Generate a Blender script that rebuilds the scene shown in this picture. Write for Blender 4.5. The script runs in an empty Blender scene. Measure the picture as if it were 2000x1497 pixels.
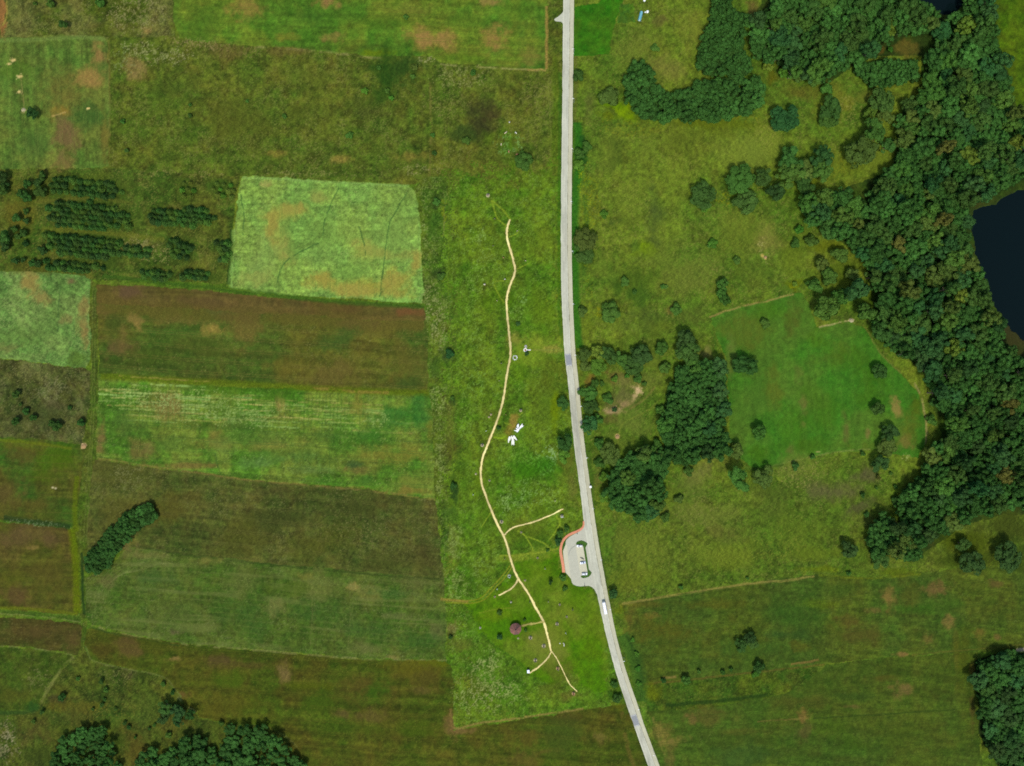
import bpy, bmesh, math, random
import numpy as np
from mathutils import Vector, Matrix

random.seed(11)
RNG = np.random.default_rng(11)
SC = bpy.context.scene
COL = SC.collection
R = math.radians

# ------------------------------------------------------------------ scale
# The place is surveyed in photo units u,v (0.4 m each); the drone hangs H metres above.
S, H = 0.4, 533.333
CX, CY = 1000.0, 748.5
def gx(u): return (u - CX) * S
def gy(v): return (CY - v) * S
def P(u, v, z=0.0): return Vector(((u - CX) * S, (CY - v) * S, z))
def stand(u, v, z):           # foot of a tall thing whose crown (at height z) is seen over survey point u,v
    k = (H - z) / H
    return Vector((gx(u) * k, gy(v) * k, 0.0))

K = np.array([1.45, 1.50, 1.66])   # light returned by a white flat surface here (measured, r g b)
def lin(c):
    c = np.asarray(c, dtype=np.float64) / 255.0
    return np.where(c <= 0.04045, c / 12.92, ((c + 0.055) / 1.055) ** 2.4)
def alb(c):           # surface colour that reads as sRGB c in this light
    return tuple(float(x) for x in np.clip(lin(c) / K, 0, 0.9))

# ------------------------------------------------------------------ helpers
def tag(o, label=None, cat=None, group=None, kind=None):
    if label: o['label'] = label
    if cat: o['category'] = cat
    if group: o['group'] = group
    if kind: o['kind'] = kind
    return o
def empty(name, loc=(0, 0, 0), rz=0.0, label=None, cat=None, group=None):
    o = bpy.data.objects.new(name, None)
    COL.objects.link(o); o.location = loc; o.rotation_euler = (0, 0, rz)
    o.empty_display_size = 0.3
    return tag(o, label, cat, group)
def link_mesh(name, me, mat=None, parent=None, loc=None, rz=0.0):
    o = bpy.data.objects.new(name, me); COL.objects.link(o)
    if mat is not None and len(me.materials) == 0: me.materials.append(mat)
    if parent is not None: o.parent = parent
    if loc is not None: o.location = loc
    if rz: o.rotation_euler = (0, 0, rz)
    return o
def bm_obj(name, bm, mat, parent=None, smooth=False, loc=None, rz=0.0):
    me = bpy.data.meshes.new(name)
    bmesh.ops.recalc_face_normals(bm, faces=bm.faces)
    bm.to_mesh(me); bm.free()
    if smooth:
        for p in me.polygons: p.use_smooth = True
    return link_mesh(name, me, mat, parent, loc, rz)
def box(bm, c, s, rz=0.0, taper=1.0, bevel=0.0):
    m = Matrix.Translation(c) @ Matrix.Rotation(rz, 4, 'Z')
    vs = []
    for dz in (-.5, .5):
        t = taper if dz > 0 else 1.0
        for dx, dy in ((-.5, -.5), (.5, -.5), (.5, .5), (-.5, .5)):
            vs.append(bm.verts.new(m @ Vector((dx * s[0] * t, dy * s[1] * t, dz * s[2]))))
    f = [(3, 2, 1, 0), (4, 5, 6, 7), (0, 1, 5, 4), (1, 2, 6, 5), (2, 3, 7, 6), (3, 0, 4, 7)]
    fs = [bm.faces.new([vs[i] for i in q]) for q in f]
    if bevel:
        es = list({e for q in fs for e in q.edges})
        bmesh.ops.bevel(bm, geom=es, offset=bevel, segments=2, affect='EDGES', profile=.5)
    return vs
def tube(bm, pts, rads, n=8, cap=True):
    pts = [Vector(p) for p in pts]
    rings = []
    for i, p in enumerate(pts):
        d = (pts[min(i + 1, len(pts) - 1)] - pts[max(i - 1, 0)]).normalized()
        a = Vector((1, 0, 0)) if abs(d.x) < .8 else Vector((0, 1, 0))
        a = (a - d * a.dot(d)).normalized(); b = d.cross(a)
        r = rads[i] if hasattr(rads, '__len__') else rads
        rings.append([bm.verts.new(p + (a * math.cos(t) + b * math.sin(t)) * r) for t in [2 * math.pi * k / n for k in range(n)]])
    for q, w in zip(rings, rings[1:]):
        for k in range(n):
            bm.faces.new((q[k], q[(k + 1) % n], w[(k + 1) % n], w[k]))
    if cap:
        bm.faces.new(rings[0][::-1]); bm.faces.new(rings[-1])
def lathe(bm, prof, n=16, c=(0, 0, 0), wob=0.0, seed=0):
    rr = random.Random(seed)
    c = Vector(c); rings = []
    for r, z in prof:
        rings.append([bm.verts.new(c + Vector((r * math.cos(2 * math.pi * k / n) * (1 + wob * rr.uniform(-1, 1)),
                                               r * math.sin(2 * math.pi * k / n) * (1 + wob * rr.uniform(-1, 1)), z))) for k in range(n)])
    for q, w in zip(rings, rings[1:]):
        for k in range(n):
            bm.faces.new((q[k], q[(k + 1) % n], w[(k + 1) % n], w[k]))
    bm.faces.new(rings[0][::-1]); bm.faces.new(rings[-1])

# ------------------------------------------------------------------ materials
def mat_new(name):
    m = bpy.data.materials.new(name); m.use_nodes = True
    nt = m.node_tree
    b = nt.nodes.get('Principled BSDF')
    return m, nt, b
def mat_simple(name, col, rough=0.7, metal=0.0, var=0.12, scale=3.0, spec=0.3, bump=0.0):
    """a procedural paint/stone/wood: one colour broken by two octaves of object-space noise"""
    m, nt, b = mat_new(name)
    N, L = nt.nodes, nt.links
    tc = N.new('ShaderNodeTexCoord'); nz = N.new('ShaderNodeTexNoise')
    nz.inputs['Scale'].default_value = scale; nz.inputs['Detail'].default_value = 5
    L.new(tc.outputs['Object'], nz.inputs['Vector'])
    rp = N.new('ShaderNodeMapRange')
    rp.inputs['To Min'].default_value = 1 - var; rp.inputs['To Max'].default_value = 1 + var
    rp.inputs['From Min'].default_value = .3; rp.inputs['From Max'].default_value = .7
    L.new(nz.outputs['Fac'], rp.inputs['Value'])
    mx = N.new('ShaderNodeVectorMath'); mx.operation = 'SCALE'
    mx.inputs[0].default_value = col[:3]
    L.new(rp.outputs['Result'], mx.inputs['Scale'])
    L.new(mx.outputs['Vector'], b.inputs['Base Color'])
    b.inputs['Roughness'].default_value = rough; b.inputs['Metallic'].default_value = metal
    b.inputs['Specular IOR Level'].default_value = spec
    if bump:
        bp = N.new('ShaderNodeBump'); bp.inputs['Strength'].default_value = bump; bp.inputs['Distance'].default_value = .05
        L.new(nz.outputs['Fac'], bp.inputs['Height']); L.new(bp.outputs['Normal'], b.inputs['Normal'])
    return m
def mat_ground(name, fine=0.16, scale=1.1):
    """field cover: surveyed plant/soil colour per point, broken below that scale by noise"""
    m, nt, b = mat_new(name)
    N, L = nt.nodes, nt.links
    at = N.new('ShaderNodeAttribute'); at.attribute_name = 'cover'
    tc = N.new('ShaderNodeTexCoord')
    n1 = N.new('ShaderNodeTexNoise'); n1.inputs['Scale'].default_value = scale; n1.inputs['Detail'].default_value = 3
    L.new(tc.outputs['Object'], n1.inputs['Vector'])
    rp = N.new('ShaderNodeMapRange')
    rp.inputs['From Min'].default_value = .3; rp.inputs['From Max'].default_value = .7
    rp.inputs['To Min'].default_value = 1 - fine; rp.inputs['To Max'].default_value = 1 + fine
    L.new(n1.outputs['Fac'], rp.inputs['Value'])
    mx = N.new('ShaderNodeVectorMath'); mx.operation = 'SCALE'
    L.new(at.outputs['Color'], mx.inputs[0]); L.new(rp.outputs['Result'], mx.inputs['Scale'])
    L.new(mx.outputs['Vector'], b.inputs['Base Color'])
    b.inputs['Roughness'].default_value = .95; b.inputs['Specular IOR Level'].default_value = .05
    return m
def mat_leaf(name, col, hue=0.016, val=0.18, trans=0.25):
    m, nt, b = mat_new(name)
    N, L = nt.nodes, nt.links
    oi = N.new('ShaderNodeObjectInfo'); at = N.new('ShaderNodeAttribute'); at.attribute_name = 'leafshade'
    hs = N.new('ShaderNodeHueSaturation'); hs.inputs['Color'].default_value = (*col, 1)
    r1 = N.new('ShaderNodeMapRange'); r1.inputs['To Min'].default_value = .5 - hue; r1.inputs['To Max'].default_value = .5 + hue
    L.new(oi.outputs['Random'], r1.inputs['Value']); L.new(r1.outputs['Result'], hs.inputs['Hue'])
    ml = N.new('ShaderNodeMath'); ml.operation = 'MULTIPLY'; ml.inputs[1].default_value = 7.31
    fr = N.new('ShaderNodeMath'); fr.operation = 'FRACT'
    L.new(oi.outputs['Random'], ml.inputs[0]); L.new(ml.outputs[0], fr.inputs[0])
    r2 = N.new('ShaderNodeMapRange'); r2.inputs['To Min'].default_value = 1 - val; r2.inputs['To Max'].default_value = 1 + val
    L.new(fr.outputs[0], r2.inputs['Value'])
    m2 = N.new('ShaderNodeMath'); m2.operation = 'MULTIPLY'
    L.new(r2.outputs['Result'], m2.inputs[0]); L.new(at.outputs['Fac'], m2.inputs[1])
    L.new(m2.outputs[0], hs.inputs['Value'])
    L.new(hs.outputs['Color'], b.inputs['Base Color'])
    b.inputs['Roughness'].default_value = .75; b.inputs['Specular IOR Level'].default_value = .08
    tr = N.new('ShaderNodeBsdfTranslucent'); L.new(hs.outputs['Color'], tr.inputs['Color'])
    ms = N.new('ShaderNodeMixShader'); ms.inputs['Fac'].default_value = trans
    out = N.get('Material Output')
    L.new(b.outputs['BSDF'], ms.inputs[1]); L.new(tr.outputs['BSDF'], ms.inputs[2]); L.new(ms.outputs['Shader'], out.inputs['Surface'])
    return m

# ------------------------------------------------------------------ noise
LAT = np.random.default_rng(3).random((512, 512)).astype(np.float32)
def vn(x, y, seed=0):
    x = x + seed * 37.71; y = y + seed * 91.37
    xi = np.floor(x); yi = np.floor(y)
    fx = x - xi; fy = y - yi
    fx = fx * fx * (3 - 2 * fx); fy = fy * fy * (3 - 2 * fy)
    xi = xi.astype(np.int64) & 511; yi = yi.astype(np.int64) & 511
    x1 = (xi + 1) & 511; y1 = (yi + 1) & 511
    a = LAT[yi, xi]; b = LAT[yi, x1]; c = LAT[y1, xi]; d = LAT[y1, x1]
    return (a + (b - a) * fx) + ((c + (d - c) * fx) - (a + (b - a) * fx)) * fy
def fbm(x, y, o=3, seed=0):
    t = 0; a = 1; n = 0
    for k in range(o):
        t = t + a * vn(x * 2 ** k, y * 2 ** k, seed + k * 5); n += a; a *= .5
    return t / n
def sst(a, b, x):
    t = np.clip((x - a) / (b - a), 0, 1); return t * t * (3 - 2 * t)
def inpoly(px, py, poly):
    c = np.zeros(px.shape, bool); n = len(poly)
    for i in range(n):
        x1, y1 = poly[i]; x2, y2 = poly[(i + 1) % n]
        if y1 == y2: continue
        cond = (y1 > py) != (y2 > py)
        c ^= cond & (px < (x2 - x1) * (py - y1) / (y2 - y1) + x1)
    return c
def smooth_line(pts, n=6):
    """Catmull-Rom through the points"""
    p = [np.array(q, float) for q in pts]
    p = [2 * p[0] - p[1]] + p + [2 * p[-1] - p[-2]]
    out = []
    for i in range(1, len(p) - 2):
        for k in range(n):
            t = k / n
            out.append(.5 * ((2 * p[i]) + (-p[i - 1] + p[i + 1]) * t + (2 * p[i - 1] - 5 * p[i] + 4 * p[i + 1] - p[i + 2]) * t * t
                             + (-p[i - 1] + 3 * p[i] - 3 * p[i + 1] + p[i + 2]) * t ** 3))
    out.append(p[-2]); return out
# ------------------------------------------------------------------ land: surveyed fields
STEP = 1.6
us = np.arange(-64, 2064.1, STEP); vs_ = np.arange(-64, 1561.1, STEP)
NX, NY = len(us), len(vs_)
U, V = np.meshgrid(us, vs_)
U = U.ravel(); V = V.ravel()
X = (U - CX) * S; Y = (CY - V) * S
Uc = np.clip(U, -30, 2030); Vc = np.clip(V, -30, 1527)
# ragged margins: each boundary wanders by a couple of units
wU = Uc + (fbm(X / 5, Y / 5, 3, 21) - .5) * 7 + (fbm(X / 30, Y / 30, 2, 22) - .5) * 7
wV = Vc + (fbm(X / 5, Y / 5, 3, 23) - .5) * 7 + (fbm(X / 30, Y / 30, 2, 24) - .5) * 7
NN = len(U)
C = np.zeros((NN, 3), np.float32)
Zr = np.zeros(NN, np.float32)
FID = np.zeros(NN, np.int32)
WHITE = RNG.random(NN).astype(np.float32)
WH2 = RNG.random(NN).astype(np.float32)

FIELDS = []
def F(name, label, poly, base, alt, big=40, grain=.20, speck=None, stripe=None, relief=.18, mix=1.0, soft=0, mid=1.0):
    FIELDS.append(dict(name=name, label=label, poly=poly, base=base, alt=alt, big=big, grain=grain, speck=speck, stripe=stripe, relief=relief, mix=mix, soft=soft, mid=mid))
ALL = [(-99, -99), (2099, -99), (2099, 1599), (-99, 1599)]
CREAM = (150, 150, 92); PALE = (120, 150, 84)

# rough grassland under everything, east of the road
F('meadow', 'rough yellowish green meadow east of the road dotted with bushes', ALL, (92, 111, 31), (75, 102, 28), 45, .24, (.05, (122, 128, 58), 12), None, .2, mid=.75)
F('meadow', 'bright green meadow in the top right corner beyond the wood', [(1925, -60), (2080, -60), (2080, 290), (2030, 290), (1985, 215), (1972, 150), (1950, 100)], (72, 98, 14), (62, 88, 14), 30, .2, None, None, .15)
F('meadow', 'sloping meadow between the wood and the bottom right fields', [(1180, 1170), (1215, 1040), (1300, 1000), (1440, 950), (1700, 900), (1760, 1000), (2080, 1000), (2080, 1110), (1600, 1135), (1330, 1165), (1215, 1185)], (82, 100, 29), (72, 96, 26), 32, .26, (.06, (118, 126, 56), 8), None, .2, soft=26, mid=.8)
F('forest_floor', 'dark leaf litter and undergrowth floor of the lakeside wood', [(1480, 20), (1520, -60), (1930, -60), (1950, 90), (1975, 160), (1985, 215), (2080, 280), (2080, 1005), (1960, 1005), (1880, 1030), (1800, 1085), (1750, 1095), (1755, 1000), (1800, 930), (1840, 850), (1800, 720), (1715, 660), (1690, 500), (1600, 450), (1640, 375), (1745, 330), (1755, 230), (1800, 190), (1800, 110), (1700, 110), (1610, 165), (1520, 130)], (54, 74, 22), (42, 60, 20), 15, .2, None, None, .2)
F('meadow', 'lush green grass plot beside the road at the top', [(1121, 12), (1165, 8), (1205, -60), (1236, -60), (1198, 55), (1188, 108), (1121, 110)], (52, 106, 18), (62, 104, 20), 15, .14, None, None, .12)
F('vegetable_plot', 'small square vegetable plot beside the blue greenhouse', [(1208, 7), (1240, 9), (1239, 46), (1206, 44)], (78, 110, 26), (64, 100, 30), 3, .2, None, (0, 2.6, 20, .3, (56, 86, 30)), .1)
F('hayfield', 'square bright green hayfield with bushes beside the wood', [(1390, 620), (1440, 602), (1545, 575), (1566, 573), (1580, 600), (1595, 642), (1660, 627), (1690, 640), (1720, 690), (1760, 730), (1795, 770), (1808, 820), (1808, 870), (1795, 893), (1765, 890), (1700, 878), (1640, 882), (1560, 898), (1495, 915), (1465, 912), (1440, 890), (1425, 850), (1420, 700), (1400, 655)], (60, 110, 28), (74, 110, 33), 30, .13, None, (88, 1.9, 60, .05, None), .08, mid=.5)
F('crop_field', 'dull green crop field at lower right below the thin dry margin', [(1213, 1180), (1330, 1160), (1500, 1135), (1600, 1122), (1700, 1130), (1900, 1110), (2080, 1104), (2080, 1268), (1900, 1275), (1760, 1281), (1600, 1299), (1450, 1319), (1320, 1331), (1255, 1336), (1250, 1295), (1235, 1240)], (73, 88, 26), (63, 86, 27), 44, .2, (.02, (96, 112, 50), 10), (7, 1.6, 50, .08, None), .14, mid=.7)
F('grass_strip', 'weedy grass strip with bushes between the two lower right fields', [(1253, 1337), (1320, 1331), (1450, 1319), (1615, 1298), (1580, 1346), (1505, 1372), (1400, 1388), (1266, 1398)], (70, 88, 22), (56, 80, 22), 16, .26, (.05, (104, 118, 44), 6), None, .2)
F('crop_field', 'dark green crop field in the bottom right corner left of the wood', [(1268, 1392), (1400, 1380), (1500, 1364), (1570, 1340), (1610, 1300), (1760, 1282), (1908, 1275), (1912, 1400), (1925, 1600), (1298, 1600)], (69, 86, 25), (61, 84, 25), 40, .18, (.012, (92, 108, 48), 10), (7, 1.8, 60, .09, None), .14, mid=.7)
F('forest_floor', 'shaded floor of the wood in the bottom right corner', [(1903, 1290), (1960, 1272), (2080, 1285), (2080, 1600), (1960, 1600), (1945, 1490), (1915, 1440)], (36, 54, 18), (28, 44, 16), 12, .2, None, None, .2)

# west of the road
F('meadow', 'rough olive grassland left of the road in the upper middle', [(205, 60), (340, 70), (1070, 130), (1068, -60), (1112, -60), (1098, 300), (1098, 470), (870, 480), (820, 360), (470, 345), (0, 345), (205, 320)], (84, 94, 30), (74, 92, 28), 30, .26, (.07, (120, 124, 62), 12), None, .2)
F('meadow', 'olive rough grassland in the top left corner', [(-99, -99), (345, -99), (340, 72), (210, 78), (-99, 76)], (72, 86, 26), (92, 96, 44), 22, .25, (.09, (124, 126, 70), 12), None, .2)
F('meadow', 'weedy grass verge strip between the fields and the sculpture park', [(818, 350), (882, 345), (876, 600), (880, 900), (870, 1100), (880, 1200), (888, 1430), (868, 1300), (845, 980), (836, 770), (828, 600)], (78, 98, 28), (66, 94, 26), 14, .28, (.12, (122, 138, 70), 8), None, .2, soft=8)
F('park_meadow', 'bright green wildflower meadow of the sculpture park beside the road', [(876, 345), (1096, 330), (1098, 560), (1106, 700), (1140, 980), (1145, 1022), (1100, 1060), (1105, 1125), (1165, 1160), (1200, 1300), (1232, 1395), (1140, 1386), (940, 1416), (886, 1428), (880, 1300), (872, 1100), (884, 900), (878, 600)], (86, 112, 26), (71, 105, 23), 22, .26, (.08, (114, 146, 60), 9), None, .18, soft=34, mid=.9)
F('mown_lawn', 'smooth mown lawn around the brown roofed gazebo', [(920, 1205), (905, 1180), (935, 1165), (975, 1150), (1005, 1128), (1012, 1095), (1090, 1080), (1098, 1120), (1118, 1145), (1160, 1150), (1172, 1190), (1190, 1250), (1186, 1320), (1180, 1350), (1140, 1345), (1120, 1310), (1080, 1335), (1032, 1318), (1010, 1290), (965, 1262), (940, 1236)], (72, 112, 10), (92, 116, 28), 22, .16, None, None, .08, soft=8, mid=.6)
F('hayfield', 'wide green hayfield with tan patches along the top edge', [(332, -99), (1068, -99), (1067, 138), (985, 132), (880, 124), (848, 115), (830, 105), (815, 110), (740, 112), (620, 98), (500, 89), (420, 82), (350, 75), (338, 40)], (95, 114, 34), (72, 107, 30), 24, .18, None, (2, 1.8, 50, .1, None), .1)
F('hayfield', 'green hayfield with brown bare patches at the left edge near the top', [(-99, 75), (120, 71), (210, 74), (214, 200), (212, 325), (110, 332), (-99, 330)], (92, 107, 42), (80, 105, 40), 22, .2, None, (86, 1.8, 40, .1, None), .12)
F('plantation', 'grassy plot planted with blocks of young trees', [(-99, 332), (212, 328), (470, 345), (452, 450), (447, 556), (300, 548), (178, 545), (-99, 530)], (76, 87, 29), (62, 84, 26), 20, .28, (.10, (122, 122, 58), 9), None, .22)
F('crop_field', 'pale green square crop field with tan patches', [(473, 346), (560, 348), (640, 354), (800, 362), (815, 375), (820, 420), (824, 500), (828, 570), (824, 592), (760, 590), (640, 582), (500, 572), (452, 562), (450, 545), (456, 450)], (120, 150, 64), (108, 146, 64), 22, .22, (.05, (142, 168, 88), 20), (-1, 1.5, 14, .12, None), .18, mid=.35)
F('crop_field', 'pale green crop field with a tan patch at the left edge', [(-99, 530), (100, 533), (165, 538), (178, 545), (178, 640), (174, 700), (165, 720), (90, 708), (-99, 697)], (104, 132, 64), (88, 122, 56), 22, .24, (.10, (132, 152, 86), 20), (30, 1.6, 10, .1, None), .18, mid=.5)
F('stubble_field', 'brownish green stubble field under the ploughed strip', [(189, 555), (300, 560), (480, 575), (640, 590), (800, 598), (828, 601), (832, 650), (837, 768), (700, 765), (500, 750), (300, 738), (192, 732)], (84, 87, 31), (66, 85, 29), 34, .16, (.02, (120, 120, 66), 12), (4, 2.0, 60, .10, None), .12)
F('ploughed_field', 'reddish brown ploughed strip below the pale square crop field', [(189, 555), (300, 560), (480, 575), (640, 590), (800, 598), (828, 601), (830, 628), (700, 624), (600, 616), (480, 610), (380, 604), (280, 598), (190, 592)], (96, 82, 40), (88, 80, 34), 30, .12, None, (4, 1.6, 60, .09, None), .1)
F('crop_field', 'patchy green crop field with pale straw streaks', [(188, 738), (300, 744), (500, 757), (700, 768), (838, 770), (846, 820), (850, 975), (700, 955), (500, 938), (350, 918), (190, 895)], (72, 110, 32), (98, 118, 42), 18, .2, (.03, (132, 152, 80), 10), (3.5, 1.9, 45, .13, None), .16, mid=.6)
F('fallow_field', 'dark olive fallow field between the two green crop fields', [(180, 896), (350, 919), (500, 939), (700, 957), (850, 977), (868, 1132), (700, 1118), (500, 1098), (380, 1085), (255, 1065), (166, 1110), (164, 1000)], (76, 82, 34), (65, 77, 30), 32, .22, (.05, (112, 114, 66), 16), (5, 1.8, 50, .11, None), .16)
F('crop_field', 'green crop field with curved pale mowing lines', [(250, 1065), (380, 1085), (500, 1098), (700, 1118), (868, 1132), (874, 1290), (700, 1286), (500, 1269), (350, 1256), (240, 1236), (178, 1220), (166, 1200), (166, 1128), (215, 1108)], (75, 93, 34), (65, 88, 29), 26, .2, (.03, (112, 122, 70), 14), (5, 1.7, 34, .11, (104, 114, 58)), .14)
F('stubble_field', 'dark olive brown field along the bottom edge', [(166, 1226), (240, 1240), (350, 1258), (500, 1271), (700, 1288), (872, 1292), (882, 1302), (888, 1345), (882, 1400), (886, 1427), (940, 1416), (1140, 1386), (1232, 1376), (1262, 1430), (1292, 1600), (620, 1600), (560, 1440), (530, 1420), (440, 1410), (390, 1400), (360, 1375), (345, 1350), (315, 1320), (240, 1305), (182, 1290), (167, 1262)], (72, 77, 22), (64, 80, 20), 30, .18, (.02, (104, 112, 40), 10), (4, 1.8, 60, .13, None), .12)
F('grass_strip', 'narrow grass strip with tractor ruts between the left fields', [(178, 545), (190, 553), (190, 895), (180, 920), (166, 1110), (168, 1228), (160, 1290), (150, 1285), (158, 1180), (140, 1030), (160, 870), (176, 720)], (66, 90, 24), (74, 86, 28), 14, .24, (.06, (112, 120, 60), 8), None, .2)
F('rough_ground', 'weedy rough patch with dark bushes at the left edge', [(-99, 699), (90, 709), (165, 721), (176, 730), (174, 800), (160, 872), (120, 866), (60, 858), (-99, 850)], (66, 74, 32), (80, 86, 44), 14, .28, (.10, (112, 112, 70), 8), None, .22)
F('stubble_field', 'brown and green stubble field at the left edge', [(-99, 850), (60, 858), (120, 866), (158, 873), (162, 900), (156, 960), (140, 1030), (60, 1016), (-99, 1009)], (76, 82, 28), (56, 88, 26), 28, .17, None, (3, 1.8, 40, .1, None), .12)
F('stubble_field', 'reddish brown stubble field with a yellow green edge', [(-99, 1012), (60, 1021), (138, 1033), (152, 1100), (158, 1180), (151, 1203), (80, 1196), (-99, 1188)], (84, 76, 32), (74, 78, 26), 26, .16, None, (4, 1.8, 40, .13, None), .12)
F('stubble_field', 'small brown stubble strip at the lower left edge', [(-99, 1203), (80, 1211), (158, 1219), (158, 1279), (145, 1278), (60, 1262), (-99, 1258)], (72, 68, 28), (66, 74, 26), 20, .16, (.03, (104, 100, 56), 8), (4, 1.8, 40, .1, None), .12)
F('crop_field', 'small dark green field at the lower left edge', [(-99, 1260), (60, 1265), (145, 1281), (118, 1310), (90, 1350), (70, 1385), (-99, 1393)], (60, 78, 22), (68, 84, 26), 20, .2, (.03, (98, 104, 50), 8), (4, 2., 30, .1, None), .14)
F('rough_ground', 'scrubby rough grass with scattered dark bushes at lower left', [(160, 1262), (182, 1291), (240, 1306), (315, 1321), (345, 1351), (360, 1376), (390, 1401), (440, 1411), (530, 1421), (560, 1441), (620, 1600), (-99, 1600), (-99, 1394), (70, 1386), (90, 1351), (118, 1311), (146, 1281)], (70, 82, 26), (58, 74, 24), 18, .28, (.07, (104, 110, 48), 8), None, .22)

def paint_field(f, fid):
    so = f['soft']
    if so:
        a_ = wU + (WHITE - .5) * so + (fbm(X / 6, Y / 6, 3, 91) - .5) * so * 2.6; b_ = wV + (WH2 - .5) * so + (fbm(X / 6, Y / 6, 3, 93) - .5) * so * 2.6
        m = np.nonzero(inpoly(a_, b_, f['poly']))[0]
    else:
        m = np.nonzero(inpoly(wU, wV, f['poly']))[0]
    x, y = X[m], Y[m]
    t = sst(.36, .64, fbm(x / f['big'], y / f['big'], 4, fid))[:, None] * f['mix']
    c = np.array(f['base'], np.float32) * (1 - t) + np.array(f['alt'], np.float32) * t
    g = (fbm(x / 2.6, y / 2.6, 2, fid + 50) - .5) * 1.5 + (WHITE[m] - .5) * .95 + (fbm(x / 9, y / 9, 2, fid + 60) - .5) * .6 * f['mid']
    c = c * (1 + f['grain'] * g * 1.45)[:, None]
    hue = (fbm(x / 7, y / 7, 3, fid + 40) - .5)[:, None] * np.array([22, 3, 6], np.float32) * f['mid']
    c = c + hue
    if f['stripe']:
        a, per, ln, amp, sc = f['stripe']
        ca, sa = math.cos(R(a)), math.sin(R(a))
        uu = x * ca - y * sa; vv = x * sa + y * ca
        vv = vv + (fbm(x / 60, y / 60, 2, fid + 9) - .5) * 8
        s = (vn(uu / ln, vv / per, fid) - .5) + .6 * (vn(uu / (ln * 2), vv / (per * 3.1), fid + 3) - .5)
        if sc is None:
            c = c * (1 + amp * 1.8 * s)[:, None]
        else:
            k = sst(-.02, .42, s) * sst(.34, .62, fbm(x / 25, y / 25, 3, fid + 12)) * min(.9, amp * 5)
            c = c * (1 - k[:, None]) + np.array(sc, np.float32) * k[:, None]
    if f['speck']:
        p, scol, ss = f['speck']
        dens = p * (.45 + 2.2 * sst(.42, .66, fbm(x / ss, y / ss, 3, fid + 30)))
        k = (WH2[m] < dens) * (.35 + .5 * WHITE[m])
        c = c * (1 - k[:, None]) + np.array(scol, np.float32) * k[:, None]
    C[m] = c; FID[m] = fid
    Zr[m] = -f['relief'] * (.7 * fbm(x / 1.6, y / 1.6, 2, fid + 70) + .5 * WHITE[m] + .4 * fbm(x / 6, y / 6, 2, 80))
for i, f in enumerate(FIELDS): paint_field(f, i)

def idx_box(u0, v0, u1, v1):
    i0 = max(0, int((u0 + 64) / STEP)); i1 = min(NX, int((u1 + 64) / STEP) + 2)
    j0 = max(0, int((v0 + 64) / STEP)); j1 = min(NY, int((v1 + 64) / STEP) + 2)
    if i1 <= i0 or j1 <= j0: return np.zeros(0, int)
    return (np.arange(j0, j1)[:, None] * NX + np.arange(i0, i1)[None, :]).ravel()
def blend(m, k, col, keep=.6):
    """mix a patch of other growth/soil in, keeping the local grain"""
    lum = C[m].mean(1) + 1e-3
    loc = np.clip(lum / (np.convolve(lum, np.ones(9) / 9, 'same') + 1e-3), .6, 1.5)
    tgt = np.array(col, np.float32)[None, :] * (1 + keep * (loc - 1))[:, None]
    C[m] = C[m] * (1 - k[:, None]) + tgt * k[:, None]
def blob(u, v, ru, rv, col, a=.8, rot=0, hard=.05, only=None, rough=.6):
    ru, rv = ru * 1.14, rv * 1.14
    if col[1] - col[0] > 36: col = (col[0] + 13, col[1], max(10, col[2] - 7)); a = a * .72
    if u > 1130 and 200 < v < 1130 and col[0] > col[1] - 14 and col[0] < 120: col = (col[0] - 7, col[1] + 1, col[2])
    r = max(ru, rv) * 1.6
    m = idx_box(u - r, v - r, u + r, v + r)
    if not len(m): return
    ca, sa = math.cos(R(rot)), math.sin(R(rot))
    du, dv = U[m] - u, V[m] - v
    d = np.hypot((du * ca + dv * sa) / ru, (-du * sa + dv * ca) / rv)
    sc = max(4.0, (ru + rv) * S * .35)
    d = d + (fbm(X[m] / sc, Y[m] / sc, 5, int(u + v)) - .5) * 2.6 * rough + (fbm(X[m] / 2.2, Y[m] / 2.2, 2, int(u)) - .5) * .45
    k = np.minimum(1, a * 1.15) * (1 - sst(hard + .1, 1.2, d)) * (.82 + .36 * fbm(X[m] / 1.8, Y[m] / 1.8, 2, int(v)))
    if only is not None:
        k = k * np.isin(FID[m], [i for i, f in enumerate(FIELDS) if only in f['label']])
    blend(m, k, col)
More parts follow.
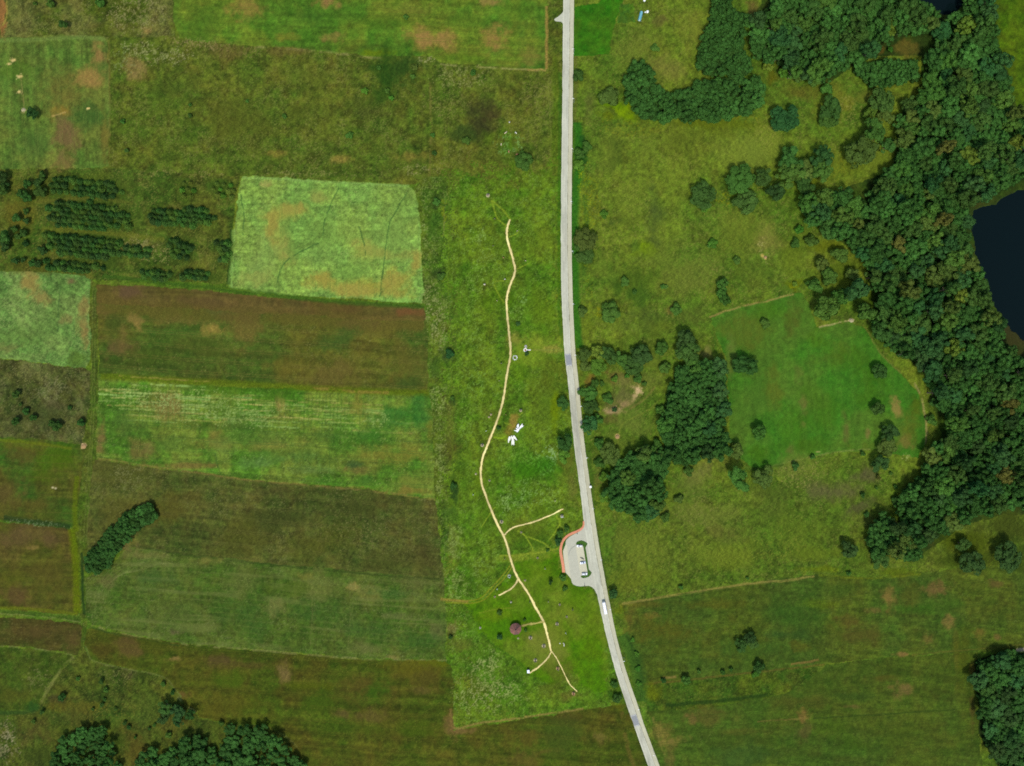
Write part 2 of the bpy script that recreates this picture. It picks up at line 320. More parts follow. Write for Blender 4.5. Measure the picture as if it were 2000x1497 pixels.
def stroke(pts, w, col, a=.8, soft=.6, brk=0.0, seed=1, curve=True, wob=1.0, only=None):
    """a worn, mown or weedy line of width w along pts; brk breaks it up"""
    pl = smooth_line(pts, 5) if curve and len(pts) > 2 else [np.array(p, float) for p in pts]
    pl = np.array(pl)
    for (a0, b0), (a1, b1) in zip(pl, pl[1:]):
        pad = w * 1.5 + 4
        m = idx_box(min(a0, a1) - pad, min(b0, b1) - pad, max(a0, a1) + pad, max(b0, b1) + pad)
        if not len(m): continue
        uu = U[m] + (fbm(X[m] / 4, Y[m] / 4, 2, seed) - .5) * 3 * wob; vv = V[m] + (fbm(X[m] / 4, Y[m] / 4, 2, seed + 1) - .5) * 3 * wob
        L2 = (a1 - a0) ** 2 + (b1 - b0) ** 2 + 1e-6
        t = ((uu - a0) * (a1 - a0) + (vv - b0) * (b1 - b0)) / L2
        ok = (t >= 0) & (t < 1)
        d = np.abs((uu - a0) * (b1 - b0) - (vv - b0) * (a1 - a0)) / math.sqrt(L2)
        k = a * (1 - sst(w * .5 * (1 - soft), w * .5 * (1 + soft), d)) * ok
        if brk: k = k * sst(brk - .15, brk + .15, fbm(X[m] / 5, Y[m] / 5, 3, seed + 2)) 
        if only is not None: k = k * np.isin(FID[m], [i for i, f in enumerate(FIELDS) if only in f['label']])
        mm = k > .003
        C[m[mm]] = C[m[mm]] * (1 - k[mm, None]) + np.array(col, np.float32)[None] * (k[mm, None]) * (.85 + .3 * WHITE[m[mm], None])
def flecks(u, v, ru, rv, col, p=.3, a=.7, seed=1, rot=0):
    r = max(ru, rv) * 1.3
    m = idx_box(u - r, v - r, u + r, v + r)
    if not len(m): return
    ca, sa = math.cos(R(rot)), math.sin(R(rot))
    du, dv = U[m] - u, V[m] - v
    d = np.hypot((du * ca + dv * sa) / ru, (-du * sa + dv * ca) / rv) + (fbm(X[m] / 6, Y[m] / 6, 3, seed) - .5) * .9
    pr = p * (1 - sst(.4, 1.05, d)) * sst(.35, .6, fbm(X[m] / 2.2, Y[m] / 2.2, 2, seed + 4))
    k = (WH2[m] < pr) * a * (.5 + .5 * WHITE[m])
    C[m] = C[m] * (1 - k[:, None]) + np.array(col, np.float32) * k[:, None]
# ------------------------------------------------------------------ patches of other growth and bare soil
TAN = (142, 116, 56); BRN = (124, 102, 56); GRN = (52, 98, 34); DGR = (44, 78, 26); YEL = (104, 120, 14); LGR = (120, 152, 80); PURP = (78, 76, 42)
# top hayfield
for a in [(480, 15, 35, 22, TAN, .65), (640, 5, 22, 12, (146, 110, 62), .8), (650, 75, 24, 12, (130, 112, 56), .7), (845, 78, 50, 20, (148, 116, 60), .9, 8),
          (965, 72, 34, 26, (144, 114, 58), .85), (960, 5, 26, 10, (140, 118, 62), .7), (560, 75, 30, 8, (118, 116, 40), .6), (1040, 110, 40, 18, (116, 112, 48), .6), (790, 20, 60, 14, (112, 116, 44), .5)]:
    blob(*a)
for a in [(385, 50, 40, 45, GRN, .6), (610, 32, 32, 16, (46, 96, 36), .75), (740, 45, 50, 14, (54, 100, 32), .6), (910, 42, 50, 12, (60, 108, 36), .6), (1020, 60, 14, 24, (56, 104, 40), .7), (1010, 20, 30, 20, (70, 110, 36), .5),
          (740, 105, 40, 8, YEL, .6), (930, 115, 55, 10, (66, 112, 30), .5)]:
    blob(*a, only='top edge')
stroke([(1067, 12), (1068, 70), (1067, 135)], 5, (160, 124, 66), .75); stroke([(1030, 136), (1066, 137)], 4, (172, 140, 80), .7)
stroke([(860, 126), (985, 134), (1030, 137)], 3, (150, 148, 92), .6, brk=.4); flecks(830, 117, 24, 8, (170, 166, 120), .9)
stroke([(500, 92), (620, 100), (745, 115)], 5, (140, 136, 84), .6, brk=.45)
# top-left hayfield
for a in [(195, 110, 18, 30, (136, 108, 58), .85), (178, 148, 30, 20, (146, 116, 60), .85), (120, 220, 22, 16, (138, 112, 44), .8), (130, 262, 26, 42, (112, 92, 54), .85, 8), (110, 180, 40, 50, (110, 100, 44), .5), (205, 270, 10, 60, (104, 96, 40), .7), (125, 320, 22, 12, (120, 100, 54), .7)]:
    blob(*a)
for a in [(170, 225, 28, 26, (42, 88, 42), .85), (70, 275, 34, 36, (58, 98, 48), .6), (30, 140, 40, 20, (60, 106, 36), .6), (200, 130, 12, 22, (78, 102, 40), .6)]:
    blob(*a, only='left edge near')
stroke([(-60, 82), (60, 78), (150, 73), (205, 76)], 8, (104, 128, 60), .6); stroke([(212, 80), (214, 200), (212, 320)], 4, (118, 110, 54), .5, brk=.4)
for u, v, r in [(24, 118, 5), (40, 150, 7), (38, 180, 4), (46, 215, 4), (17, 125, 4), (172, 212, 3)]:
    blob(u, v, r, r * .6, (206, 178, 112), .9, hard=.5); flecks(u, v, r * 1.8, r * 1.4, (210, 190, 130), .6)
stroke([(40, 150), (44, 180), (46, 212)], 2, (150, 140, 80), .6, brk=.45); stroke([(100, 228), (130, 220)], 3, (172, 142, 84), .7)
# top-left rough grass
blob(3, 22, 9, 34, (146, 98, 52), .95, hard=.6); stroke([(12, -20), (13, 30), (4, 52)], 3, (150, 140, 60), .7)
flecks(265, 18, 60, 60, (146, 140, 94), .55, .75); flecks(300, 105, 80, 22, (160, 160, 112), .6, .7, rot=8); blob(285, 60, 14, 10, (146, 120, 66), .8)
blob(262, 130, 26, 24, (132, 112, 62), .8); flecks(240, 120, 26, 30, (128, 144, 92), .4)
flecks(390, 85, 70, 12, (150, 130, 90), .5, .7, rot=6); flecks(460, 100, 60, 14, (140, 120, 80), .4, .6)
blob(440, 100, 70, 20, (104, 86, 44), .5); blob(560, 100, 50, 8, (94, 82, 40), .5)
# upper middle rough grass
for a in [(760, 150, 46, 44, (42, 72, 20), .85), (795, 130, 30, 22, (44, 70, 22), .8), (700, 205, 40, 16, (62, 76, 24), .5), (940, 235, 32, 36, (52, 56, 26), .85), (910, 265, 26, 20, (50, 70, 26), .7), (960, 225, 20, 14, (62, 56, 30), .7), (350, 170, 60, 30, (66, 84, 26), .5), (660, 310, 24, 10, (140, 122, 54), .7), (540, 300, 20, 8, (126, 112, 46), .6), (800, 305, 30, 10, (134, 118, 50), .5), (720, 220, 40, 10, (70, 76, 30), .5), (470, 240, 60, 50, (76, 84, 26), .5),
          (600, 150, 60, 20, (82, 98, 30), .5), (600, 220, 50, 20, (68, 84, 24), .5)]:
    blob(*a)
for u, v, ru, rv, c, p in [(900, 150, 60, 26, (146, 148, 90), .5), (990, 280, 30, 30, (120, 170, 100), .6), (880, 200, 60, 30, (130, 130, 70), .4), (820, 330, 40, 14, (150, 146, 96), .4), (1050, 190, 40, 60, (120, 118, 64), .35), (600, 340, 120, 8, (140, 136, 80), .4), (360, 340, 80, 10, (140, 132, 78), .4)]:
    flecks(u, v, ru, rv, c, p)
blob(995, 285, 24, 34, (56, 118, 22), .8); blob(955, 268, 20, 14, (60, 110, 26), .5); blob(1085, 220, 8, 120, (74, 104, 18), .5)
stroke([(840, 160), (842, 260), (838, 350)], 5, (120, 112, 56), .5, brk=.5); stroke([(1070, 150), (1076, 280), (1060, 310)], 2.5, (110, 122, 50), .5); stroke([(1072, 150), (1080, 200), (1060, 230), (1020, 240)], 2, (112, 122, 52), .5)
# plantation grass: darker green blobs under the blocks of young trees
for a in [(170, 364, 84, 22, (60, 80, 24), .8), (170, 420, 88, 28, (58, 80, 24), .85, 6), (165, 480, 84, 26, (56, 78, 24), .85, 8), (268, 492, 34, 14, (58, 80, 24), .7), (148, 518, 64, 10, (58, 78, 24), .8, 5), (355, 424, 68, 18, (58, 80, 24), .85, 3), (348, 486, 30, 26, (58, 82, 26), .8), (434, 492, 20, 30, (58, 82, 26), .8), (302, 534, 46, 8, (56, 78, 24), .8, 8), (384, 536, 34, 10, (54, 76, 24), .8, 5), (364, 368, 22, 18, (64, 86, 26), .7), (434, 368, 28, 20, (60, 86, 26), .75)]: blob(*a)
for a in [(30, 420, 36, 60, (96, 92, 30), .6), (170, 345, 50, 12, (74, 92, 26), .6), (280, 480, 40, 14, (112, 104, 50), .5), (380, 460, 50, 14, (70, 84, 28), .5), (420, 540, 30, 12, (64, 84, 24), .5), (60, 520, 60, 14, (80, 76, 26), .5), (245, 490, 26, 10, (110, 104, 50), .6)]:
    blob(*a)
flecks(300, 495, 50, 24, (160, 148, 96), .35); flecks(275, 470, 40, 16, (164, 156, 104), .4)
stroke([(80, 448), (170, 452), (270, 462), (320, 468)], 9, (98, 104, 34), .6); stroke([(70, 395), (180, 388), (260, 398)], 7, (94, 96, 36), .5)
stroke([(452, 450), (449, 500), (446, 556)], 6, (44, 70, 22), .7); stroke([(200, 540), (320, 552), (450, 566), (640, 588), (828, 600)], 9, (52, 86, 24), .7); stroke([(300, 547), (420, 560), (560, 580)], 3, (86, 110, 26), .5, brk=.4)
# pale square field
P1 = 'pale green square'
for a in [(560, 415, 40, 16, (148, 144, 62), .6), (540, 460, 24, 50, (144, 146, 64), .5, -8), (700, 562, 84, 17, (152, 144, 58), .7, 6), (775, 548, 34, 24, (150, 142, 58), .6, -30), (725, 488, 40, 22, (146, 146, 62), .5, 25), (572, 408, 24, 12, (142, 140, 64), .95), (530, 445, 14, 34, (144, 138, 62), .95, 8), (556, 488, 18, 34, (138, 144, 68), .85, -15), (510, 500, 30, 60, (126, 146, 74), .4), (626, 545, 26, 14, (146, 138, 60), .9, 25), (690, 566, 70, 14, (148, 142, 64), .95, 6), (762, 553, 26, 20, (146, 138, 62), .9, -30),
          (716, 485, 28, 16, (140, 142, 66), .75, 25), (815, 510, 12, 20, (146, 138, 62), .85), (620, 385, 18, 14, (136, 142, 68), .6), (520, 360, 14, 8, (150, 150, 78), .7), (740, 470, 60, 40, (126, 150, 68), .35), (500, 545, 30, 16, (136, 146, 70), .6), (780, 500, 40, 12, (140, 142, 66), .5)]:
    blob(*a, only=P1)
for a in [(560, 440, 14, 20, (88, 136, 66), .6), (575, 495, 16, 20, (84, 132, 64), .7), (690, 530, 50, 20, (88, 140, 66), .7), (640, 460, 70, 40, (102, 146, 68), .5), (780, 440, 30, 60, (98, 140, 70), .5), (620, 500, 30, 20, (98, 142, 72), .5)]:
    blob(*a, only=P1)
for pts in [[(662, 366), (648, 395), (636, 425), (630, 460)], [(795, 375), (775, 410), (760, 440), (754, 480), (748, 530), (742, 580)], [(622, 475), (590, 490), (560, 510), (545, 535), (538, 575)], [(700, 440), (712, 480), (714, 500)], [(470, 380), (476, 420), (474, 460)], [(550, 545), (541, 570)]]:
    stroke(pts, 2.2, (58, 92, 42), .75, brk=.36)
stroke([(456, 450), (450, 545), (452, 562)], 7, (122, 160, 80), .6, brk=.3); stroke([(473, 347), (640, 355), (800, 363)], 4, (128, 162, 82), .6)
# left pale field
P2 = 'tan patch at the left edge'
for a in [(55, 555, 20, 24, (136, 122, 62), .85, 20), (85, 585, 20, 18, (128, 116, 62), .75), (165, 640, 12, 50, (128, 112, 60), .85), (140, 550, 8, 6, (112, 98, 62), .8), (10, 680, 30, 10, (110, 110, 60), .6), (125, 625, 16, 10, (120, 116, 64), .6)]:
    blob(*a, only=P2)
for a in [(80, 635, 24, 26, (72, 114, 58), .7), (110, 613, 20, 10, (66, 104, 52), .7), (150, 705, 20, 16, (64, 102, 42), .8), (40, 660, 40, 24, (80, 120, 58), .5), (60, 600, 14, 10, (70, 108, 54), .5)]:
    blob(*a, only=P2)
stroke([(118, 560), (114, 600), (112, 650)], 2, (56, 86, 42), .6, brk=.4)
# stubble field
ST = 'under the ploughed'
for a in [(262, 625, 22, 14, (138, 114, 58), .8, 40), (415, 645, 26, 14, (138, 118, 54), .8), (230, 680, 34, 20, (96, 78, 44), .7), (205, 605, 20, 10, (108, 84, 44), .8), (340, 625, 60, 14, (104, 90, 40), .6), (240, 660, 10, 30, (112, 92, 46), .6), (480, 640, 40, 40, (108, 92, 42), .65), (640, 725, 60, 30, (100, 86, 40), .6), (740, 640, 50, 20, (100, 94, 36), .6), (560, 720, 40, 20, (102, 92, 34), .5), (800, 700, 30, 40, (90, 86, 34), .5), (330, 750, 60, 10, (96, 86, 34), .6), (700, 605, 30, 20, (98, 84, 38), .5)]:
    blob(*a, only=ST)
for a in [(420, 612, 28, 10, (62, 92, 40), .8), (680, 650, 40, 26, (60, 86, 32), .6, -30), (640, 670, 30, 14, (60, 86, 32), .5), (225, 635, 26, 26, (64, 78, 28), .7), (330, 650, 46, 10, (56, 90, 30), .6), (290, 700, 40, 26, (60, 80, 24), .6), (560, 615, 40, 12, (68, 84, 34), .6), (400, 680, 50, 30, (70, 82, 28), .5), (790, 750, 30, 14, (60, 80, 30), .6)]:
    blob(*a, only=ST)
blob(255, 570, 36, 14, (98, 74, 48), .8, only='ploughed strip'); blob(400, 592, 80, 10, (92, 72, 40), .6, 6, only='ploughed strip'); blob(800, 610, 26, 8, (118, 76, 42), .8, only='ploughed strip below')
blob(660, 605, 60, 10, (94, 72, 36), .6, only='ploughed strip below')
stroke([(196, 735), (300, 741), (500, 752), (700, 764), (838, 768)], 12, (84, 102, 18), .75); stroke([(230, 734), (330, 741), (420, 747)], 3, (140, 128, 66), .6, brk=.45); stroke([(610, 758), (700, 766), (760, 767)], 6, (140, 116, 56), .6, brk=.4)
stroke([(192, 596), (280, 602), (380, 609), (480, 615), (600, 621), (700, 629), (828, 634)], 26, (96, 82, 36), .6, soft=1.0, brk=.3)
for k in range(16): blob(205 + k * 40, 606 + k * 2.1, 26, 11, random.choice([(94, 82, 38), (90, 86, 34), (86, 86, 32)]), .6)
# streaky crop field
SK = 'pale straw streaks'
for u, v, ru, rv, p in [(330, 775, 140, 30, .9), (300, 810, 100, 16, .6), (420, 800, 80, 40, .7), (560, 800, 90, 40, .6), (700, 825, 70, 36, .5), (720, 800, 40, 20, .5)]:
    for k in range(int(rv * ru / 120)):
        a = random.uniform(-1, 1) * ru; b = random.uniform(-1, 1) * rv * (1 - abs(a) / ru * .6)
        ln = random.uniform(14, 60)
        stroke([(u + a - ln, v + b + a * .045 - ln * .05), (u + a + ln, v + b + a * .045 + ln * .05)], random.uniform(1.8, 3.2), random.choice([(158, 164, 88), (146, 168, 92), (164, 154, 86), (132, 164, 86)]), min(1, p * random.uniform(.6, 1.15)), brk=.40, curve=False, seed=k, only=SK)
for a in [(330, 800, 30, 30, (118, 106, 54), .65), (310, 785, 40, 16, (112, 102, 50), .5), (545, 790, 10, 24, (142, 124, 66), .6), (700, 790, 14, 24, (112, 112, 42), .6), (270, 880, 26, 22, (102, 94, 46), .7), (200, 840, 12, 30, (112, 96, 52), .7), (410, 860, 30, 22, (112, 104, 46), .6), (195, 870, 14, 20, (116, 96, 54), .6), (530, 870, 60, 12, (120, 116, 52), .6), (780, 890, 60, 24, (112, 112, 42), .7), (700, 920, 30, 10, (104, 92, 46), .6), (800, 945, 60, 24, (108, 120, 46), .7), (700, 958, 40, 6, (140, 110, 54), .7), (840, 830, 8, 30, (104, 108, 38), .6), (360, 910, 60, 8, (112, 98, 48), .7), (800, 960, 40, 10, (122, 104, 46), .6), (290, 875, 12, 14, (108, 102, 52), .6)]:
    blob(*a, only=SK)
for a in [(250, 830, 36, 24, (58, 98, 44), .85), (330, 870, 30, 14, (66, 108, 48), .6), (440, 760, 60, 12, (46, 98, 22), .8), (470, 830, 40, 26, (52, 98, 44), .7), (545, 770, 40, 16, (42, 96, 26), .75), (780, 810, 60, 30, (34, 102, 40), .9), (720, 850, 70, 22, (36, 96, 36), .9, -6), (820, 800, 20, 30, (32, 98, 44), .7), (480, 855, 90, 12, (62, 102, 46), .6), (640, 855, 40, 14, (50, 96, 40), .6), (560, 895, 60, 14, (76, 112, 46), .5), (590, 880, 80, 10, (66, 104, 44), .5), (440, 790, 30, 30, (60, 110, 40), .5), (690, 908, 22, 6, (58, 82, 40), .7), (715, 938, 14, 8, (54, 108, 44), .8), (430, 880, 30, 20, (90, 128, 62), .5), (500, 905, 40, 14, (100, 134, 70), .5), (600, 920, 60, 10, (98, 126, 66), .4)]:
    blob(*a, only=SK)
for k in range(70):     # drill lines cross the straw: thin darker gaps running down the slope
    u = 215 + k * 7.3 + random.uniform(-1.5, 1.5)
    stroke([(u, 752 + (u - 200) * .035), (u - 2, 835 + (u - 200) * .03)], 1.7, (66, 98, 34), .5, brk=.46, curve=False, seed=k, only=SK)
for u, v, ru, rv in [(380, 790, 120, 34), (480, 815, 90, 26), (280, 780, 70, 26), (740, 820, 30, 24)]:
    flecks(u, v, ru, rv, (150, 172, 98), .5, .7)
stroke([(190, 896), (350, 919), (500, 939), (700, 957), (850, 976)], 4, (132, 112, 60), .55, brk=.45)
stroke([(420, 885), (424, 905), (432, 930)], 1.8, (56, 80, 34), .7); stroke([(650, 830), (645, 880), (642, 940)], 1.8, (56, 84, 34), .5, brk=.4)
# fallow field
for a in [(230, 920, 60, 26, (72, 78, 30), .6), (230, 1000, 44, 40, (82, 82, 32), .6), (330, 1000, 50, 40, (80, 76, 28), .6), (700, 990, 50, 26, (58, 66, 26), .6), (540, 1020, 60, 20, (56, 66, 26), .6), (640, 1060, 60, 40, (74, 80, 26), .6), (460, 1050, 60, 40, (78, 80, 28), .5), (830, 1080, 24, 60, (64, 62, 28), .6), (760, 1100, 60, 20, (62, 68, 26), .5), (520, 960, 40, 14, (68, 66, 32), .5)]:
    blob(*a, only='fallow')
flecks(250, 935, 46, 34, (126, 130, 84), .4); flecks(250, 960, 60, 60, (110, 112, 60), .2); flecks(680, 1040, 100, 40, (112, 110, 62), .15)
stroke([(255, 1066), (380, 1087), (500, 1100), (700, 1120), (860, 1133)], 3.5, (50, 66, 26), .6)
blob(250, 1070, 16, 16, (104, 98, 54), .7)
# lower green crop field
CU = 'curved pale mowing'
for k in range(9): stroke([(180 + k * 5, 1215 - k * 9), (184 + k * 6, 1170 - k * 6), (200 + k * 9, 1130 - k * 2), (240 + k * 12, 1100), (330, 1085 + k * 4)], 1.7, (112, 120, 68), .4, brk=.38, seed=k)
for a in [(215, 1135, 22, 16, (90, 90, 48), .7), (290, 1085, 40, 8, (110, 108, 58), .6), (410, 1095, 30, 8, (112, 112, 50), .7), (470, 1130, 30, 40, (94, 104, 48), .5), (620, 1140, 40, 30, (102, 108, 50), .6), (730, 1160, 30, 16, (112, 112, 54), .5), (540, 1190, 24, 16, (112, 112, 60), .6), (350, 1200, 60, 24, (78, 92, 40), .5), (600, 1125, 24, 8, (104, 106, 44), .7), (690, 1145, 12, 12, (150, 132, 72), .6), (770, 1205, 30, 8, (102, 108, 60), .5), (710, 1265, 30, 14, (98, 104, 54), .6), (765, 1285, 16, 6, (124, 118, 62), .8), (810, 1145, 50, 20, (86, 90, 44), .6), (850, 1230, 18, 20, (96, 98, 56), .5), (340, 1235, 20, 6, (94, 84, 60), .6)]:
    blob(*a, only=CU)
for a in [(560, 1150, 40, 20, (50, 88, 28), .7), (620, 1200, 60, 30, (52, 86, 30), .6), (770, 1160, 40, 10, (54, 90, 32), .6), (300, 1130, 40, 20, (58, 86, 36), .6), (480, 1200, 50, 40, (54, 86, 32), .6), (820, 1250, 40, 20, (54, 88, 32), .6), (700, 1230, 60, 20, (56, 86, 34), .5)]:
    blob(*a, only=CU)
for k in range(5): stroke([(600, 1126 + k * 3), (700, 1143 + k * 3), (800, 1158 + k * 3), (860, 1170 + k)], 1.5, (104, 116, 62), .4, brk=.4, seed=k)
for u in (608, 682): stroke([(u, 1130), (u + 2, 1190), (u - 2, 1260)], 2.4, (104, 110, 58), .45, brk=.42); stroke([(u + 5, 1130), (u + 7, 1190), (u + 3, 1250)], 1.6, (104, 110, 58), .35, brk=.42)
stroke([(178, 1222), (240, 1238), (350, 1257), (500, 1270), (700, 1287), (872, 1291)], 4, (126, 128, 76), .6, brk=.45); stroke([(180, 1226), (240, 1242), (350, 1262)], 3, (44, 68, 26), .6)
# bottom brown field
BB = 'along the bottom edge'
for a in [(250, 1262, 30, 18, (90, 72, 36), .7), (270, 1275, 20, 12, (100, 78, 42), .6), (340, 1288, 14, 5, (140, 110, 62), .7), (555, 1315, 16, 24, (118, 96, 56), .7), (470, 1300, 60, 8, (84, 66, 34), .5), (440, 1290, 40, 10, (86, 68, 38), .6), (358, 1357, 12, 8, (108, 80, 42), .7), (700, 1340, 60, 30, (82, 70, 28), .6), (800, 1300, 60, 20, (92, 88, 22), .6), (840, 1330, 40, 20, (80, 72, 26), .6), (730, 1400, 40, 16, (92, 78, 38), .6), (670, 1395, 20, 10, (94, 78, 42), .6), (830, 1350, 30, 8, (94, 80, 38), .6), (880, 1415, 14, 24, (110, 86, 46), .8), (900, 1428, 30, 8, (118, 92, 50), .8), (200, 1270, 26, 16, (70, 64, 22), .7), (450, 1380, 60, 30, (76, 74, 20), .5), (1030, 1440, 40, 20, (88, 78, 28), .6), (1175, 1440, 14, 14, (110, 96, 46), .6), (1020, 1490, 30, 20, (92, 80, 34), .6), (1070, 1468, 30, 5, (100, 86, 38), .5), (1100, 1400, 30, 12, (84, 66, 30), .5)]:
    blob(*a, only=BB)
for a in [(740, 1350, 34, 20, (54, 84, 18), .8), (450, 1330, 60, 16, (66, 88, 18), .7), (620, 1370, 30, 24, (60, 82, 18), .7), (650, 1420, 40, 16, (58, 82, 18), .6), (300, 1260, 30, 14, (62, 74, 18), .6), (870, 1295, 40, 8, (86, 96, 16), .7), (800, 1425, 60, 16, (62, 82, 16), .6), (600, 1340, 50, 8, (74, 86, 16), .6), (1100, 1440, 50, 40, (60, 76, 24), .6)]:
    blob(*a, only=BB)
stroke([(1215, 1390), (1222, 1440), (1238, 1500)], 8, (112, 90, 44), .45, brk=.4)
stroke([(886, 1424), (900, 1422), (940, 1412), (1000, 1405), (1060, 1396), (1140, 1385)], 4, (138, 118, 64), .75, brk=.25); stroke([(880, 1385), (882, 1410), (888, 1424)], 6, (128, 100, 54), .7)
stroke([(167, 1262), (182, 1291), (240, 1306), (315, 1321), (345, 1351), (360, 1376)], 3, (104, 112, 60), .6, brk=.35); stroke([(346, 1362), (360, 1376), (385, 1392)], 4, (134, 140, 84), .7, brk=.4)
stroke([(540, 1430), (560, 1440), (580, 1460)], 3, (116, 120, 64), .5, brk=.4)
# left strips
for a in [(40, 870, 60, 12, (92, 100, 26), .6), (30, 890, 50, 16, (84, 74, 32), .6), (110, 900, 36, 26, (56, 96, 22), .8), (130, 885, 20, 24, (50, 92, 22), .7), (80, 930, 40, 16, (52, 90, 24), .7), (20, 960, 40, 30, (88, 76, 36), .7), (60, 985, 60, 14, (82, 76, 30), .6), (110, 1000, 30, 14, (64, 78, 24), .6), (60, 1050, 60, 20, (96, 76, 44), .7), (65, 1070, 14, 6, (124, 104, 52), .7), (30, 1165, 30, 20, (92, 70, 38), .7), (90, 1130, 40, 40, (80, 76, 28), .5), (20, 1130, 40, 14, (80, 84, 24), .5), (60, 1235, 60, 14, (84, 68, 34), .6), (140, 1250, 14, 20, (88, 70, 36), .6)]:
    blob(*a)
stroke([(-50, 857), (60, 865), (140, 876)], 6, (100, 112, 22), .6); stroke([(140, 1034), (148, 1100), (150, 1198)], 14, (88, 106, 10), .8); stroke([(150, 930), (146, 990), (148, 1040)], 10, (86, 104, 14), .75); stroke([(-50, 1185), (70, 1191), (150, 1199)], 6, (92, 106, 18), .7)
stroke([(8, 1012), (40, 1016), (80, 1022), (138, 1029)], 10, (36, 58, 26), .8, brk=.2); flecks(70, 1022, 70, 7, (128, 144, 104), .4, rot=5)
stroke([(-50, 1190), (70, 1200), (158, 1211)], 7, (60, 84, 26), .7); stroke([(-50, 1196), (70, 1204), (158, 1215)], 2, (130, 134, 84), .5, brk=.4)
stroke([(160, 1080), (161, 1140), (164, 1200)], 5, (32, 56, 22), .75)
for du in (0, 5): stroke([(181 + du, 560), (180 + du, 700), (179 + du, 800), (174 + du, 880), (168 + du, 980), (163 + du, 1060)], 1.8, (98, 110, 50), .55, brk=.3); stroke([(183 + du, 560), (182 + du, 700), (181 + du, 800), (177 + du, 880)], 1.6, (46, 72, 22), .45, brk=.3)
blob(163, 872, 5, 6, (214, 176, 130), .95, hard=.55); flecks(160, 855, 6, 14, (150, 150, 80), .5); blob(103, 953, 3, 2, (200, 190, 150), .8); blob(109, 954, 2, 2, (190, 180, 140), .8)
flecks(100, 765, 34, 34, (134, 132, 92), .4); flecks(60, 730, 50, 20, (126, 126, 70), .3); blob(105, 792, 26, 10, (80, 74, 46), .6); blob(70, 815, 50, 30, (52, 66, 28), .5)
stroke([(144, 1283), (118, 1310), (92, 1350), (80, 1372)], 6, (126, 130, 70), .55, brk=.42); flecks(75, 1325, 30, 26, (124, 122, 76), .35); stroke([(0, 1262), (70, 1268), (140, 1280)], 2.5, (120, 124, 76), .5, brk=.45)
blob(20, 1360, 40, 14, (74, 80, 24), .6); stroke([(-20, 1392), (40, 1392), (75, 1385)], 8, (44, 72, 26), .7); blob(66, 1382, 18, 10, (42, 76, 26), .7)
flecks(10, 1450, 30, 50, (132, 124, 92), .8, .8); flecks(14, 1445, 16, 20, (160, 152, 120), .5)
for a in [(110, 1365, 20, 14, (62, 60, 30), .7), (120, 1380, 26, 12, (92, 88, 26), .6), (170, 1380, 26, 12, (92, 94, 26), .6), (60, 1430, 40, 20, (74, 66, 30), .6), (265, 1450, 26, 40, (82, 72, 26), .6), (230, 1450, 20, 30, (50, 68, 16), .6), (255, 1318, 16, 12, (70, 66, 38), .6), (150, 1400, 40, 30, (80, 78, 30), .5), (340, 1410, 40, 16, (78, 78, 28), .5), (420, 1420, 30, 20, (70, 84, 26), .5), (280, 1390, 30, 30, (66, 86, 28), .5), (70, 1480, 50, 20, (50, 64, 20), .6)]:
    blob(*a, only='scrubby')
flecks(225, 1320, 40, 20, (116, 116, 66), .4); flecks(220, 1390, 60, 30, (110, 108, 40), .25)
# weedy verge + park meadow
for a in [(852, 395, 14, 16, (46, 68, 24), .75), (846, 440, 16, 24, (50, 84, 22), .6), (855, 540, 16, 16, (48, 66, 28), .7), (872, 695, 16, 22, (52, 72, 34), .75), (850, 720, 10, 30, (44, 84, 34), .7), (884, 780, 6, 14, (40, 64, 22), .8), (888, 955, 8, 24, (40, 66, 24), .8), (880, 870, 20, 30, (74, 72, 30), .5), (878, 820, 10, 40, (92, 92, 40), .4), (885, 1060, 16, 30, (96, 110, 48), .6), (880, 1000, 18, 20, (58, 88, 26), .6), (885, 1230, 12, 14, (110, 100, 56), .6), (880, 1245, 8, 10, (58, 64, 22), .7), (920, 1340, 40, 30, (72, 82, 24), .5), (905, 1260, 20, 20, (84, 88, 34), .5), (855, 590, 14, 12, (80, 104, 36), .5)]:
    blob(*a)
for u, v, ru, rv, p in [(830, 440, 8, 60, .5), (840, 580, 30, 30, .6), (845, 620, 16, 40, .5), (862, 640, 18, 50, .5), (860, 900, 14, 60, .6), (858, 960, 10, 30, .7), (858, 780, 18, 40, .5), (890, 1060, 20, 40, .5), (895, 1140, 24, 40, .6), (900, 1220, 24, 40, .35), (955, 1330, 50, 50, .7), (940, 1370, 50, 36, .5), (905, 1360, 26, 40, .4), (1000, 1350, 40, 30, .5), (960, 1290, 30, 30, .5)]:
    flecks(u, v, ru, rv, random.choice([(146, 160, 92), (136, 158, 84), (150, 154, 98)]), p)
stroke([(862, 355), (868, 400), (866, 470)], 3, (128, 128, 74), .5, brk=.45); stroke([(876, 350), (876, 480), (876, 600), (882, 760), (885, 900)], 2, (96, 118, 30), .5)
flecks(868, 415, 8, 30, (130, 140, 20), .6); flecks(862, 545, 8, 8, (130, 140, 20), .6); flecks(1092, 500, 4, 160, (136, 142, 14), .55, .8); flecks(912, 1335, 10, 16, (118, 130, 20), .5); flecks(893, 1345, 6, 10, (130, 140, 14), .6)
stroke([(1094, 140), (1093, 300), (1092, 440), (1092, 600), (1100, 690)], 6, (46, 92, 18), .5)
